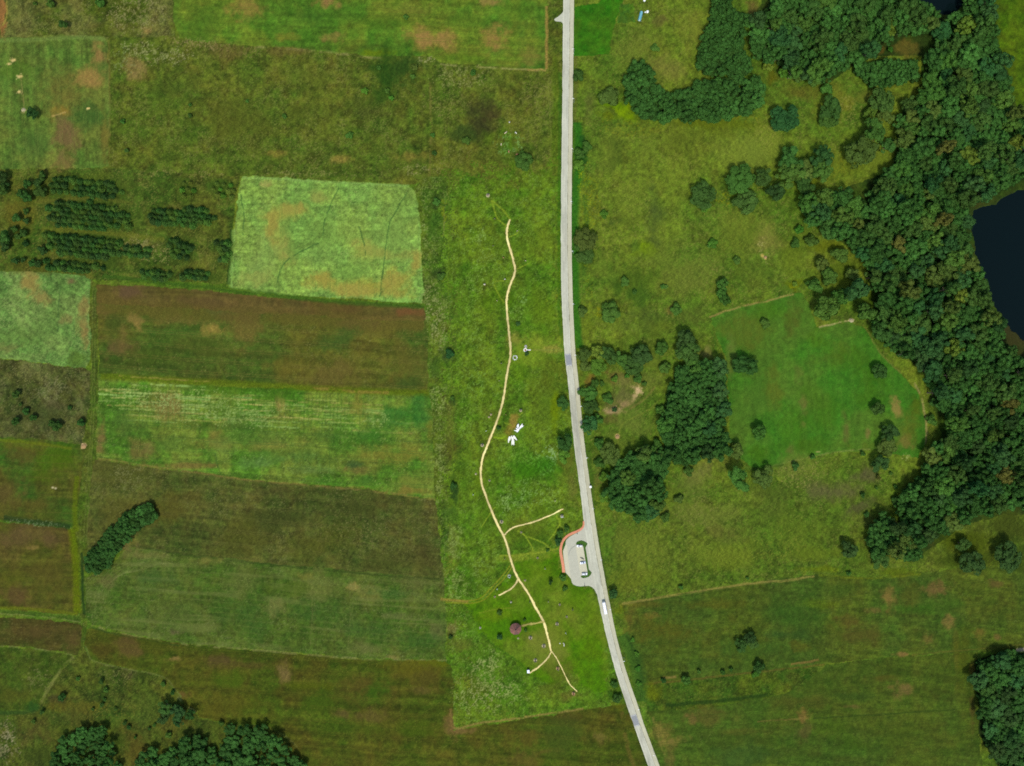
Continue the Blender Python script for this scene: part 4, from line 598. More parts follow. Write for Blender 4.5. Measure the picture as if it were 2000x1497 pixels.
# ------------------------------------------------------------------ build the land
def build_land():
    pts = np.stack([X, Y, Zr], 1).astype(np.float32)
    cov = np.clip(lin(np.clip(C, 4, 235)) / K, .002, .8).astype(np.float32)
    ii, jj = np.meshgrid(np.arange(NX - 1), np.arange(NY - 1))
    v0 = (jj * NX + ii).ravel()
    quads = np.stack([v0 + NX, v0 + NX + 1, v0 + 1, v0], 1)
    fid = FID[v0]
    g1 = mat_ground('meadow_cover', .17, 1.1); g2 = mat_ground('crop_cover', .15, 1.4)
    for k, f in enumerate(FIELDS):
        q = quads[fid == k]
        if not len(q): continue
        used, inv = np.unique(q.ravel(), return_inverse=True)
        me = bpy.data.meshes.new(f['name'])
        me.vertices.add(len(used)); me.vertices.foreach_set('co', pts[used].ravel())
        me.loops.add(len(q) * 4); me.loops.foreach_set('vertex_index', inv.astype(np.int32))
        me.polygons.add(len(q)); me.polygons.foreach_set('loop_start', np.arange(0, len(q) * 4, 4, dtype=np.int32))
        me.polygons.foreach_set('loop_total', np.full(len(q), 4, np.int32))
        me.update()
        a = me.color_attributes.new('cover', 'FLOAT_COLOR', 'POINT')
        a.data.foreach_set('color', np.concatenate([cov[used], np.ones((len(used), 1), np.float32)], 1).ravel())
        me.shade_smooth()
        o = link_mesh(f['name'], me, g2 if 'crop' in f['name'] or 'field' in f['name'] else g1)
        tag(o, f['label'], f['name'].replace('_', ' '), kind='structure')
build_land()
del_arrays = None

# land beyond the surveyed fields, to the horizon
m, nt, b = mat_new('distant_land_cover')
N, L = nt.nodes, nt.links
tc = N.new('ShaderNodeTexCoord'); vo = N.new('ShaderNodeTexVoronoi'); vo.inputs['Scale'].default_value = .006
nz = N.new('ShaderNodeTexNoise'); nz.inputs['Scale'].default_value = .05; nz.inputs['Detail'].default_value = 8
cr = N.new('ShaderNodeValToRGB')
for k, c in enumerate([(60, 80, 24), (84, 98, 34), (92, 84, 40), (66, 92, 36)]):
    e = cr.color_ramp.elements[k] if k < 2 else cr.color_ramp.elements.new(.5)
    e.position = k / 3; e.color = (*alb(c), 1)
L.new(tc.outputs['Object'], vo.inputs['Vector']); L.new(tc.outputs['Object'], nz.inputs['Vector'])
sp = N.new('ShaderNodeSeparateColor'); L.new(vo.outputs['Color'], sp.inputs[0])
mx = N.new('ShaderNodeMath'); mx.operation = 'MULTIPLY_ADD'; mx.inputs[1].default_value = .6
ms = N.new('ShaderNodeMath'); ms.operation = 'MULTIPLY'; ms.inputs[1].default_value = .5
L.new(nz.outputs['Fac'], ms.inputs[0]); L.new(sp.outputs[0], mx.inputs[0]); L.new(ms.outputs[0], mx.inputs[2])
L.new(mx.outputs[0], cr.inputs['Fac']); L.new(cr.outputs['Color'], b.inputs['Base Color'])
b.inputs['Roughness'].default_value = .95; b.inputs['Specular IOR Level'].default_value = .05
bm = bmesh.new()
x0, x1, y0, y1 = X.min(), X.max(), Y.min(), Y.max(); BIG = 9000
inn = [bm.verts.new(p) for p in ((x0 + .3, y0 + .3, -.5), (x1 - .3, y0 + .3, -.5), (x1 - .3, y1 - .3, -.5), (x0 + .3, y1 - .3, -.5))]
outv = [bm.verts.new(p) for p in ((-BIG, -BIG, -.5), (BIG, -BIG, -.5), (BIG, BIG, -.5), (-BIG, BIG, -.5))]
for k in range(4): bm.faces.new((inn[k], outv[k], outv[(k + 1) % 4], inn[(k + 1) % 4]))
tag(bm_obj('ground', bm, m), 'farmland stretching away beyond the surveyed fields', 'ground', kind='structure')

m, nt, b = mat_new('lake_water')
N, L = nt.nodes, nt.links
b.inputs['Base Color'].default_value = (.0022, .0062, .0066, 1); b.inputs['Roughness'].default_value = .12; b.inputs['IOR'].default_value = 1.33; b.inputs['Specular IOR Level'].default_value = .12
tc = N.new('ShaderNodeTexCoord'); nz = N.new('ShaderNodeTexNoise'); nz.inputs['Scale'].default_value = .8; nz.inputs['Detail'].default_value = 4
bp = N.new('ShaderNodeBump'); bp.inputs['Strength'].default_value = .15; bp.inputs['Distance'].default_value = .1
L.new(tc.outputs['Object'], nz.inputs['Vector']); L.new(nz.outputs['Fac'], bp.inputs['Height']); L.new(bp.outputs['Normal'], b.inputs['Normal'])
WATER = m
def grow(poly, d):
    c = np.mean(np.array(poly), 0); out = []
    for p in poly:
        v = np.array(p) - c; l = np.hypot(*v); out.append(tuple(c + v * (1 + d / l)))
    return out
def flat(name, poly, z, mat, smooth=0, parent=None):
    pl = smooth_line(list(poly) + [poly[0]], smooth)[:-1] if smooth else poly
    bm = bmesh.new(); vv = [bm.verts.new(P(u, v, z)) for u, v in pl]
    es = [bm.edges.new((vv[i], vv[(i + 1) % len(vv)])) for i in range(len(vv))]
    bmesh.ops.triangle_fill(bm, use_beauty=True, edges=es)
    for f in bm.faces:
        f.normal_update()
        if f.normal.z < 0: f.normal_flip()
    me = bpy.data.meshes.new(name); bm.to_mesh(me); bm.free()
    return link_mesh(name, me, mat, parent)
tag(flat('lake', grow(LAKE, 9), -.42, WATER), 'dark blue black lake at the right edge beside the wood', 'lake', kind='structure')
tag(flat('pond', grow(POND, 9), -.42, WATER), 'small dark pond in the wood at the top edge', 'pond', kind='structure')

# ------------------------------------------------------------------ paved surfaces
def ribbon(name, left, right, z, mat, lanes=6, tone=None, n=6, rag=0.0, base=(196, 198, 180), var=.05, parent=None, seed=0):
    l = smooth_line(left, n); r = smooth_line(right, n)
    k = len(l); T = np.linspace(0, 1, lanes + 1)
    A = np.array(l)[:, None, :] * (1 - T)[None, :, None] + np.array(r)[:, None, :] * T[None, :, None]
    x = (A[..., 0] - CX) * S; y = (CY - A[..., 1]) * S
    if rag:
        e = np.zeros_like(T); e[0] = -1; e[-1] = 1
        off = (fbm(x / 1.4, y / 1.4, 3, seed) - .5) * rag
        d = (np.array(r) - np.array(l)); d = d / (np.linalg.norm(d, axis=1, keepdims=True) + 1e-6)
        x = x + off * e[None, :] * d[:, None, 0]; y = y - off * e[None, :] * d[:, None, 1]
    zz = z + .03 * (1 - (2 * T - 1) ** 2)[None, :] * np.ones((k, 1))
    me = bpy.data.meshes.new(name)
    co = np.stack([x, y, zz], -1).reshape(-1, 3)
    M = lanes + 1
    fs = [(i * M + j, (i + 1) * M + j, (i + 1) * M + j + 1, i * M + j + 1) for i in range(k - 1) for j in range(lanes)]
    me.from_pydata([tuple(c) for c in co], [], fs); me.update()
    tn = np.ones(M) if tone is None else np.interp(T, np.linspace(0, 1, len(tone)), tone)
    c = np.array(base)[None, None, :] * tn[None, :, None] * (1 + var * 2 * (fbm(x / 14, y / 14, 3, seed + 3) - .5) + var * (fbm(x / 2, y / 2, 2, seed + 4) - .5))[..., None]
    if name == 'road': c = c * (1 - .07 * sst(.60, .63, fbm(x / 5, y / 26, 2, 77)) - .05 * sst(.64, .66, fbm(x / 3 + 9, y / 12, 2, 78)))[..., None]
    cov = np.clip(lin(np.clip(c, 4, 250)) / K, 0, .85).reshape(-1, 3)
    a = me.color_attributes.new('cover', 'FLOAT_COLOR', 'POINT')
    a.data.foreach_set('color', np.concatenate([cov, np.ones((len(cov), 1))], 1).astype(np.float32).ravel())
    o = link_mesh(name, me, mat, parent)
    if me.polygons[0].normal.z < 0: me.flip_normals()
    return o
def mid(f): return [(l[0] + (r[0] - l[0]) * f, l[1] + (r[1] - l[1]) * f) for l, r in zip(ROAD_L, ROAD_R)]
PAVE = mat_ground('worn_paving', .07, .6)
SAND = mat_ground('loose_sand', .14, 1.6)
tag(ribbon('road', mid(0), mid(SPLIT0), .03, PAVE, 10, [1.05, 1.03, .955, .99, .95, 1.02, .965, 1.0, .95, 1.02, 1.06], base=(197, 200, 184), var=.06, n=10, rag=.7, seed=4),
    'pale grey country road running from top to bottom', 'road', kind='structure')
tag(ribbon('pavement', mid(SPLIT1), mid(1), .12, PAVE, 4, [.97, 1.0, 1.0, 1.0, 1.03], base=(194, 194, 170), n=10, rag=.3, seed=9),
    'pale footway along the right side of the road', 'pavement', kind='structure')
for ip, (lb, w, p) in enumerate(PATHS):
    q = np.array(smooth_line(p, 4)); d = np.gradient(q, axis=0); d /= np.linalg.norm(d, axis=1, keepdims=True) + 1e-9
    nrm = np.stack([-d[:, 1], d[:, 0]], 1); ww = np.interp(np.linspace(0, 1, len(q)), [0, .03, .97, 1], [.85, 1, 1, .5])[:, None] * w / 2
    sparse = 'sparse' in lb
    o = ribbon('path', [tuple(a) for a in q - nrm * ww], [tuple(a) for a in q + nrm * ww], .02 + .007 * ip, SAND, 4, [.9, 1.02, 1.0, 1.02, .9], n=2, rag=1.5 if sparse else 1.0,
               base=(158, 152, 84) if sparse else (228, 214, 150), var=.24 if sparse else .2, seed=int(w * 10))
    tag(o, lb, 'path', kind='structure')
# lay-by left of the road near the top
tag(flat('lay_by', [(1101, 22), (1096, 28), (1090, 33), (1083.5, 37), (1082.5, 39), (1085, 42), (1090, 42.5), (1096, 43), (1099, 46), (1101, 50)], .026, mat_simple('lay_by_gravel', alb((190, 194, 176)), .9, var=.08, scale=.8)),
    'small pale triangular lay-by left of the road', 'lay-by', kind='structure')
# car park
LOT = [(1141.2, 1026), (1138.5, 1033), (1131, 1039), (1121, 1044), (1112, 1049), (1106, 1055), (1104.5, 1060), (1104.8, 1063), (1099.5, 1077), (1100.5, 1088), (1102.8, 1104), (1104.5, 1118.5), (1109.5, 1124), (1115.3, 1131), (1117, 1138.5), (1120, 1142), (1126, 1144.8), (1134, 1145.8), (1142, 1145), (1150, 1144.6), (1156, 1147), (1161, 1151.5), (1164, 1158), (1166.4, 1162), (1163, 1130), (1157, 1100), (1150, 1065)]
ASPH = mat_simple('worn_asphalt', alb((188, 190, 174)), .9, var=.06, scale=.5)
BAY = mat_simple('pale_block_paving', alb((203, 202, 178)), .9, var=.05, scale=.9)
tag(flat('car_park', LOT, .022, ASPH), 'grey asphalt car park bulging left of the road', 'car park', kind='structure')
tag(flat('parking_bay', [(1124.3, 1067.5), (1139, 1067.5), (1147.2, 1115), (1135, 1124.5), (1134, 1122), (1131, 1108)], .034, BAY), 'pale paved parking bays along the green traffic island', 'parking bay', kind='structure')
tag(flat('paved_margin', [(1105.3, 1063.5), (1107.8, 1066), (1108.8, 1085), (1112.3, 1112), (1115.2, 1131), (1110, 1124), (1105, 1118.5), (1103.2, 1104), (1101, 1088), (1100, 1077)], .034, BAY), 'pale paved strip along the red footway of the car park', 'paved strip', kind='structure')
tag(flat('grass_wedge', [(1104.2, 1056.5), (1104.8, 1062.5), (1098.9, 1077.5), (1098.2, 1074), (1099.6, 1066), (1101.6, 1060)], .03, mat_simple('mown_grass', alb((52, 92, 20)), .95, var=.2, scale=1.)), 'thin green grass wedge beside the red footway', 'grass', kind='structure')
ql = [(1138.3, 1018.5), (1138.0, 1026), (1134.5, 1031.5), (1126.5, 1036), (1115.5, 1040.5), (1105.5, 1046.5), (1098, 1055), (1093.8, 1066), (1092.4, 1078), (1094.5, 1092), (1097, 1105), (1098.2, 1118.5)]
qr = [(1141.4, 1018.5), (1141.2, 1027), (1137.5, 1034), (1129.5, 1039.5), (1119, 1044), (1109, 1049.5), (1102, 1057), (1098.2, 1067), (1097.6, 1078.5), (1100, 1092), (1102.4, 1105), (1103.8, 1118.5)]
tag(ribbon('red_pavement', ql, qr, .11, PAVE, 3, [1.03, .98, .98, 1.04], base=(222, 150, 120), n=6, var=.07, seed=31), 'salmon red block footway curving round the car park', 'pavement', kind='structure')

def slab(name, poly, z0, z1, mat, parent=None, smooth=0):
    pl = smooth_line(list(poly) + [poly[0]], smooth)[:-1] if smooth else poly
    bm = bmesh.new()
    lo = [bm.verts.new(P(u, v, z0)) for u, v in pl]; hi = [bm.verts.new(P(u, v, z1)) for u, v in pl]
    n = len(pl)
    for i in range(n): bm.faces.new((lo[i], lo[(i + 1) % n], hi[(i + 1) % n], hi[i]))
    es = [e for e in bm.edges if e.verts[0] in hi and e.verts[1] in hi]
    bmesh.ops.triangle_fill(bm, use_beauty=True, edges=es)
    return bm_obj(name, bm, mat, parent)
ISL = [(1124.5, 1063.5), (1126, 1059.5), (1130, 1056.6), (1135.5, 1055.6), (1141, 1057.2), (1146, 1060.5), (1147.8, 1062.6), (1145.5, 1066.5), (1143.8, 1070), (1147, 1090), (1150.2, 1112.5), (1155.8, 1118.8), (1154, 1123), (1150, 1127), (1144, 1129), (1138.5, 1129.8), (1135, 1128), (1134.2, 1125.5), (1136.5, 1124.2), (1144, 1123.2), (1147.5, 1121), (1146.6, 1112), (1142.5, 1090), (1139.2, 1069), (1137.5, 1065.2), (1132, 1064.2), (1126.5, 1064.6)]
isl = slab('traffic_island', ISL, -.05, .13, mat_simple('kerb_concrete', alb((196, 196, 178)), .9, var=.06, scale=2))
tag(isl, 'green kerbed traffic island curling round the parking bays', 'traffic island', kind='structure')
ic = np.mean(np.array(ISL), 0)
def inset(poly, d):
    out = []; n = len(poly)
    for i in range(n):
        a, b_, c = (np.array(poly[(i + k) % n], float) for k in (-1, 0, 1))
        t = (c - a) / (np.linalg.norm(c - a) + 1e-9); nn = np.array([-t[1], t[0]])
        out.append(tuple(b_ + nn * d))
    return out
gi = inset(ISL, .16)
if not inpoly(np.array([gi[3][0]]), np.array([gi[3][1]]), ISL)[0]: gi = inset(ISL, -.16)
slab('grass', gi, .10, .17, mat_simple('island_grass', alb((60, 98, 24)), .95, var=.25, scale=.8), isl)

# speed tables on the carriageway: raised grey plateau, ramps and white arrowheads
GREY = mat_simple('blue_grey_pavers', alb((146, 152, 158)), .9, var=.05, scale=1.2)
MARK = mat_simple('road_paint', alb((226, 228, 222)), .7, var=.05, scale=4)
def speed_table(v0, v1, label):
    def edge(f, v):
        l = np.interp(v, [p[1] for p in ROAD_L], [p[0] for p in ROAD_L]); r = np.interp(v, [p[1] for p in ROAD_R], [p[0] for p in ROAD_R])
        return l + (r - l) * f
    sl = (edge(0, v1) - edge(0, v0)) / (v1 - v0)          # lean of the road here
    def pt(f, v, z):
        vv = v - sl * (f - .3) * 16 * .95
        return P(edge(f, vv), vv, z)
    bm = bmesh.new()
    fr = (.03, .57)
    rows = [(v0 - 2.4, .045), (v0, .13), (v1, .13), (v1 + 2.4, .045)]
    g = [[bm.verts.new(pt(f, v, z)) for f in fr] for v, z in rows]
    for a, b_ in zip(g, g[1:]): bm.faces.new((a[0], a[1], b_[1], b_[0]))
    for f in bm.faces:
        f.normal_update()
        if f.normal.z < 0: f.normal_flip()
    o = link_mesh('speed_table', bpy.data.meshes.new('speed_table'), GREY); bm.to_mesh(o.data); bm.free()
    tag(o, label, 'speed table', kind='structure')
    bm = bmesh.new()
    for vb, sg in ((v0 - .2, -1), (v1 + .2, 1)):
        for k in range(4):
            f = .08 + k * .125
            vs3 = [bm.verts.new(pt(f, vb, .14)), bm.verts.new(pt(f + .09, vb, .14)), bm.verts.new(pt(f + .045, vb + sg * 2.0, .075))]
            bm.faces.new(vs3)
    for f in bm.faces:
        f.normal_update()
        if f.normal.z < 0: f.normal_flip()
    me = bpy.data.meshes.new('arrow_marking'); bm.to_mesh(me); bm.free()
    link_mesh('arrow_marking', me, MARK, o)
speed_table(693.5, 713, 'grey raised speed table across the road by the scrub')
speed_table(1398.5, 1416.5, 'grey raised speed table across the road near the bottom edge')
# ------------------------------------------------------------------ foliage
def leaf_mesh(name, centres, normals, sizes, shade, mat, extra=None):
    """many small bent leaf clumps: one quad each"""
    n = len(centres)
    nr = normals / (np.linalg.norm(normals, axis=1, keepdims=True) + 1e-9)
    a = np.cross(nr, RNG.normal(size=(n, 3))); a /= np.linalg.norm(a, axis=1, keepdims=True) + 1e-9
    b = np.cross(nr, a)
    s = sizes[:, None]
    j = lambda: RNG.uniform(.65, 1.15, (n, 1))
    bend = nr * s * .22
    q = np.stack([centres + a * s * j() - bend, centres + b * s * j() + bend * .4, centres - a * s * j() - bend, centres - b * s * j() + bend * .4], 1)
    me = bpy.data.meshes.new(name)
    me.vertices.add(n * 4); me.vertices.foreach_set('co', q.astype(np.float32).ravel())
    me.loops.add(n * 4); me.loops.foreach_set('vertex_index', np.arange(n * 4, dtype=np.int32))
    me.polygons.add(n); me.polygons.foreach_set('loop_start', np.arange(0, n * 4, 4, dtype=np.int32)); me.polygons.foreach_set('loop_total', np.full(n, 4, np.int32))
    me.update()
    at = me.attributes.new('leafshade', 'FLOAT', 'POINT'); at.data.foreach_set('value', np.repeat(shade, 4).astype(np.float32))
    me.materials.append(mat)
    return me
def dirs(n, zmin=-1.0):
    z = RNG.uniform(zmin, 1, n); t = RNG.uniform(0, 2 * np.pi, n); r = np.sqrt(1 - z * z)
    return np.stack([r * np.cos(t), r * np.sin(t), z], 1)
def crown_cloud(Rr, zc, rz, npuff, nleaf, pr=(.26, .42), leaf=(.34, .62), dome=-.25, spread=.70):
    """puffs of foliage over a dome, leaf clumps over each puff"""
    cs, ns, ss, sh = [], [], [], []
    d = dirs(npuff, dome)
    lump = 1 + .22 * RNG.normal(size=npuff)
    pc = d * np.array([Rr * spread, Rr * spread, rz * .8]) * np.clip(lump, .55, 1.3)[:, None] + np.array([0, 0, zc])
    pc = np.vstack([pc, np.array([[0, 0, zc]])])
    for i, c in enumerate(pc):
        r = RNG.uniform(*pr) * Rr * (1.25 if i == len(pc) - 1 else 1)
        k = int(nleaf * (r / (Rr * .34)) ** 2)
        dd = dirs(k, -.55)
        out = (c - np.array([0, 0, zc - rz * .6])); out = out / (np.linalg.norm(out) + 1e-6)
        dd = dd + out * .35
        dd /= np.linalg.norm(dd, axis=1, keepdims=True)
        cs.append(c + dd * r * RNG.uniform(.72, 1.1, (k, 1)) * np.array([1, 1, .85]))
        ns.append(dd + RNG.normal(size=(k, 3)) * .30); ss.append(RNG.uniform(*leaf, k))
        sh.append(RNG.uniform(.84, 1.16, k) * RNG.uniform(.86, 1.16))
    return np.vstack(cs), np.vstack(ns), np.concatenate(ss), np.concatenate(sh)
BARK = mat_simple('grey_brown_bark', (.11, .085, .06), .95, var=.3, scale=4, bump=.4)
GREENS = {'dark green': mat_leaf('leaves_dark_green', alb((69, 108, 45))), 'mid green': mat_leaf('leaves_mid_green', alb((81, 122, 47))),
          'olive': mat_leaf('leaves_olive', alb((90, 116, 48))), 'yellow green': mat_leaf('leaves_yellow_green', alb((106, 134, 46))),
          'blue green': mat_leaf('leaves_blue_green', alb((62, 106, 53))), 'rust tinged': mat_leaf('leaves_rusty', alb((100, 106, 46))),
          'deep green': mat_leaf('leaves_deep_green', alb((59, 94, 43))), 'bright green': mat_leaf('leaves_bright_green', alb((86, 136, 44)))}
GREENS['sapling green'] = mat_leaf('leaves_sapling', alb((98, 126, 48))); GREENS['sapling olive'] = mat_leaf('leaves_sapling_olive', alb((106, 126, 48)))
BASE_R, BASE_H = 4.5, 13.0
CROWNS, TRUNKS = [], []
for k in range(9):
    np_, sp = [(26, .74), (34, .76), (20, .70), (30, .76), (38, .78), (24, .70), (30, .74), (18, .66), (34, .77)][k]
    CROWNS.append(leaf_mesh('crown', *crown_cloud(BASE_R, 8.2, 4.9, np_, 96, (.18, .36), (.28, .54), -.35, sp), GREENS['dark green']))
def trunk_mesh(seed):
    rr = random.Random(seed); bm = bmesh.new()
    tube(bm, [(0, 0, -.3), (0, 0, .5), (rr.uniform(-.2, .2), rr.uniform(-.2, .2), 4), (rr.uniform(-.4, .4), rr.uniform(-.4, .4), 9.5)], [.42, .3, .23, .06], 8)
    for i in range(6):
        t = i * 1.05 + rr.uniform(-.3, .3); z = rr.uniform(3.2, 6.5); l = rr.uniform(1.8, 3.0)
        tube(bm, [(0, 0, z), (math.cos(t) * l * .5, math.sin(t) * l * .5, z + l * .45), (math.cos(t) * l, math.sin(t) * l, z + l * 1.0)], [.13, .09, .03], 6)
    me = bpy.data.meshes.new('trunk'); bmesh.ops.recalc_face_normals(bm, faces=bm.faces); bm.to_mesh(me); bm.free()
    me.materials.append(BARK); return me
for k in range(3): TRUNKS.append(trunk_mesh(k))
BUSHES = [leaf_mesh('bush', *crown_cloud(1.0, .75, .75, n, 62, (.30, .5), (.10, .19), -.1, .62), GREENS['dark green']) for n in (9, 12, 7, 11)]
def sapling_cloud(seed):
    n = 460
    t = RNG.random(n) ** .75; z = .25 + 2.6 * (1 - t); r = (.12 + .9 * t) * (1 + .22 * np.sin(z * 9 + seed)) * RNG.uniform(.6, 1.08, n)
    a = RNG.uniform(0, 2 * np.pi, n)
    c = np.stack([r * np.cos(a), r * np.sin(a), z], 1)
    nn = np.stack([np.cos(a), np.sin(a), np.full(n, .55)], 1) + RNG.normal(size=(n, 3)) * .4
    return c, nn, RNG.uniform(.10, .2, n), RNG.uniform(.7, 1.3, n)
SAPS = [leaf_mesh('young_tree', *sapling_cloud(k), GREENS['deep green']) for k in range(3)]

def setmat(o, colour):
    o.material_slots[0].link = 'OBJECT'; o.material_slots[0].material = GREENS[colour]
NT = [0]
def tree(u, v, r, colour, label, group=None, tall=1.0, name='broadleaf_tree', cat='tree'):
    """r in survey units; crown seen over u,v"""
    s = r * S / BASE_R; hs = (s ** .6) * tall * .8
    foot = stand(u, v, 9.5 * hs)
    e = empty(name, foot, random.uniform(0, 6.283), label, cat, group)
    e.scale = (s * random.uniform(.84, 1.2), s * random.uniform(.84, 1.2), hs * random.uniform(.85, 1.15))
    c = link_mesh('crown', random.choice(CROWNS), None, e); setmat(c, colour)
    link_mesh('trunk', random.choice(TRUNKS), None, e)
    NT[0] += 1
    return e
def bush(u, v, r, colour, label, group=None, tall=1.0, name='bush', cat='bush'):
    s = r * S
    o = link_mesh(name, random.choice(BUSHES), None, None, stand(u, v, s * .9 * tall), random.uniform(0, 6.283))
    o.scale = (s * random.uniform(.9, 1.1), s * random.uniform(.9, 1.1), s * tall * random.uniform(.9, 1.1)); setmat(o, colour)
    return tag(o, label, cat, group)

# ---- woods
def poisson(poly, r0, r1, fill, tries=14000, seed=0, step=None):
    rr = random.Random(seed); pl = np.array(poly)
    lo, hi = pl.min(0), pl.max(0); out = []
    for r in np.linspace(r1, r0, 7):
        for _ in range(tries // 7):
            u, v = rr.uniform(max(lo[0], -25), min(hi[0], 2025)), rr.uniform(max(lo[1], -25), min(hi[1], 1522))
            q = r * rr.uniform(.9, 1.1)
            if not inpoly(np.array([u]), np.array([v]), poly)[0]: continue
            if all((u - a) ** 2 + (v - b) ** 2 > (fill * (q + c)) ** 2 for a, b, c in out): out.append((u, v, q))
    return out
WOODS = [
    ('top thicket', [(1402, -30), (1420, -30), (1428, 22), (1456, 35), (1454, 68), (1446, 95), (1458, 112), (1460, 135), (1450, 142), (1400, 142), (1370, 138), (1364, 122), (1374, 85), (1386, 50), (1396, 10)], 7, 11, .66, .8, [('deep green', 3), ('dark green', 5), ('blue green', 4)]),
    ('upper tree belt', [(1232, 134), (1250, 122), (1270, 138), (1276, 162), (1300, 188), (1340, 178), (1368, 166), (1405, 158), (1465, 155), (1488, 162), (1490, 176), (1482, 198), (1462, 218), (1375, 231), (1300, 229), (1256, 226), (1242, 212), (1229, 190), (1226, 160)], 8, 14, .68, .85, [('dark green', 5), ('blue green', 4), ('olive', 1), ('mid green', 2), ('deep green', 2)]),
    ('top wood', [(1468, 42), (1500, 26), (1530, -30), (1780, -30), (1796, 12), (1822, 24), (1834, 36), (1826, 62), (1770, 58), (1738, 62), (1716, 82), (1698, 108), (1676, 118), (1638, 128), (1610, 156), (1572, 152), (1524, 124), (1494, 116), (1474, 88)], 8, 17, .66, 1.0, [('dark green', 5), ('blue green', 4), ('mid green', 3), ('olive', 1), ('yellow green', .6)]),
    ('clearing grove', [(1672, 138), (1720, 122), (1750, 124), (1788, 122), (1790, 154), (1758, 158), (1732, 162), (1710, 172), (1692, 150)], 7, 12, .68, .85, [('dark green', 4), ('blue green', 3), ('mid green', 2)]),
    ('pond side wood', [(1838, 40), (1868, 34), (1892, 18), (1900, -30), (1928, -30), (1938, 42), (1944, 92), (1960, 112), (1966, 160), (1964, 192), (1978, 218), (2025, 245), (2025, 326), (1985, 352), (1948, 366), (1902, 392), (1886, 412), (1850, 420), (1800, 420), (1760, 400), (1700, 385), (1712, 358), (1750, 332), (1762, 290), (1758, 232), (1778, 204), (1806, 192), (1816, 142), (1826, 122)], 8, 18, .66, 1.05, [('dark green', 6), ('blue green', 4), ('mid green', 4), ('olive', 1.5), ('yellow green', 1), ('rust tinged', .3)]),
    ('lakeshore wood', [(1640, 376), (1690, 396), (1760, 402), (1850, 422), (1888, 430), (1890, 470), (1902, 520), (1926, 560), (1942, 602), (1946, 625), (1930, 660), (1880, 690), (1820, 735), (1800, 708), (1760, 692), (1720, 652), (1706, 622), (1722, 590), (1708, 556), (1698, 500), (1655, 474), (1644, 455), (1582, 434), (1570, 406), (1586, 380)], 8, 18, .66, 1.05, [('dark green', 5), ('blue green', 4), ('mid green', 4), ('olive', 1.5), ('rust tinged', .4), ('yellow green', .4)]),
    ('right edge wood', [(1946, 625), (1958, 672), (2000, 706), (2025, 712), (2025, 985), (1958, 990), (1912, 1000), (1876, 1020), (1856, 1036), (1828, 1040), (1806, 1068), (1780, 1096), (1735, 1080), (1708, 1090), (1702, 1058), (1708, 1022), (1730, 1012), (1752, 1030), (1776, 1008), (1748, 984), (1766, 962), (1806, 932), (1826, 872), (1858, 845), (1850, 800), (1828, 760), (1820, 735), (1880, 690), (1930, 660)], 8, 17, .64, 1.05, [('deep green', 4), ('dark green', 6), ('blue green', 4), ('mid green', 2), ('olive', 1), ('rust tinged', .3)]),
    ('central grove', [(1312, 772), (1326, 728), (1352, 706), (1372, 712), (1404, 714), (1412, 735), (1408, 765), (1416, 800), (1410, 850), (1416, 880), (1392, 893), (1362, 888), (1350, 906), (1322, 902), (1304, 884), (1308, 850), (1296, 822), (1306, 800)], 8, 16, .64, .9, [('dark green', 4), ('blue green', 4), ('mid green', 3), ('deep green', 1)]),
    ('round grove', [(1200, 922), (1226, 906), (1240, 888), (1268, 880), (1284, 896), (1300, 886), (1306, 905), (1284, 930), (1290, 955), (1282, 994), (1256, 1007), (1236, 1002), (1206, 988), (1190, 966)], 8, 16, .63, .85, [('dark green', 4), ('deep green', 1), ('blue green', 3), ('mid green', 3), ('olive', 1)]),
    ('bottom left wood', [(118, 1448), (132, 1436), (150, 1440), (164, 1424), (186, 1418), (202, 1428), (196, 1442), (216, 1446), (222, 1466), (214, 1482), (232, 1497), (228, 1522), (96, 1522), (104, 1490), (98, 1478), (112, 1466)], 6, 12, 0.84, 0.62, [('deep green', 4), ('dark green', 4), ('mid green', 3), ('olive', 1)]),
    ('bottom middle clump', [(270, 1480), (286, 1466), (300, 1470), (318, 1478), (336, 1470), (346, 1486), (338, 1522), (264, 1522)], 6, 11, 0.8, 0.55, [('deep green', 3), ('dark green', 4), ('mid green', 2)]),
    ('bottom wood', [(352, 1478), (358, 1454), (372, 1440), (386, 1446), (402, 1462), (430, 1470), (442, 1448), (446, 1424), (464, 1418), (498, 1422), (522, 1432), (534, 1442), (552, 1462), (576, 1472), (588, 1492), (600, 1522), (350, 1522)], 7, 14, 0.8, 0.62, [('deep green', 4), ('dark green', 5), ('blue green', 1), ('mid green', 3)]),
    ('bottom right wood', [(1914, 1296), (1934, 1288), (1962, 1280), (1988, 1286), (2025, 1292), (2025, 1522), (1972, 1522), (1960, 1488), (1938, 1462), (1926, 1430), (1920, 1380), (1912, 1335)], 8, 17, 0.7, 0.72, [('deep green', 5), ('dark green', 4), ('blue green', 4), ('mid green', 1.5)]),
    ('slanting hedge', [(168, 1095), (186, 1070), (206, 1050), (226, 1030), (244, 1008), (272, 995), (292, 992), (299, 1006), (292, 1018), (268, 1032), (248, 1052), (226, 1076), (206, 1104), (188, 1116), (172, 1112)], 7, 11, .64, 0.55, [('deep green', 4), ('dark green', 4), ('mid green', 2)]),
]
ORD = ['first', 'second', 'third', 'fourth', 'fifth', 'sixth', 'seventh', 'eighth', 'ninth', 'tenth', 'eleventh', 'twelfth', 'thirteenth', 'fourteenth', 'fifteenth', 'sixteenth', 'seventeenth', 'eighteenth', 'nineteenth', 'twentieth', 'twenty-first', 'twenty-second', 'twenty-third', 'twenty-fourth', 'twenty-fifth']
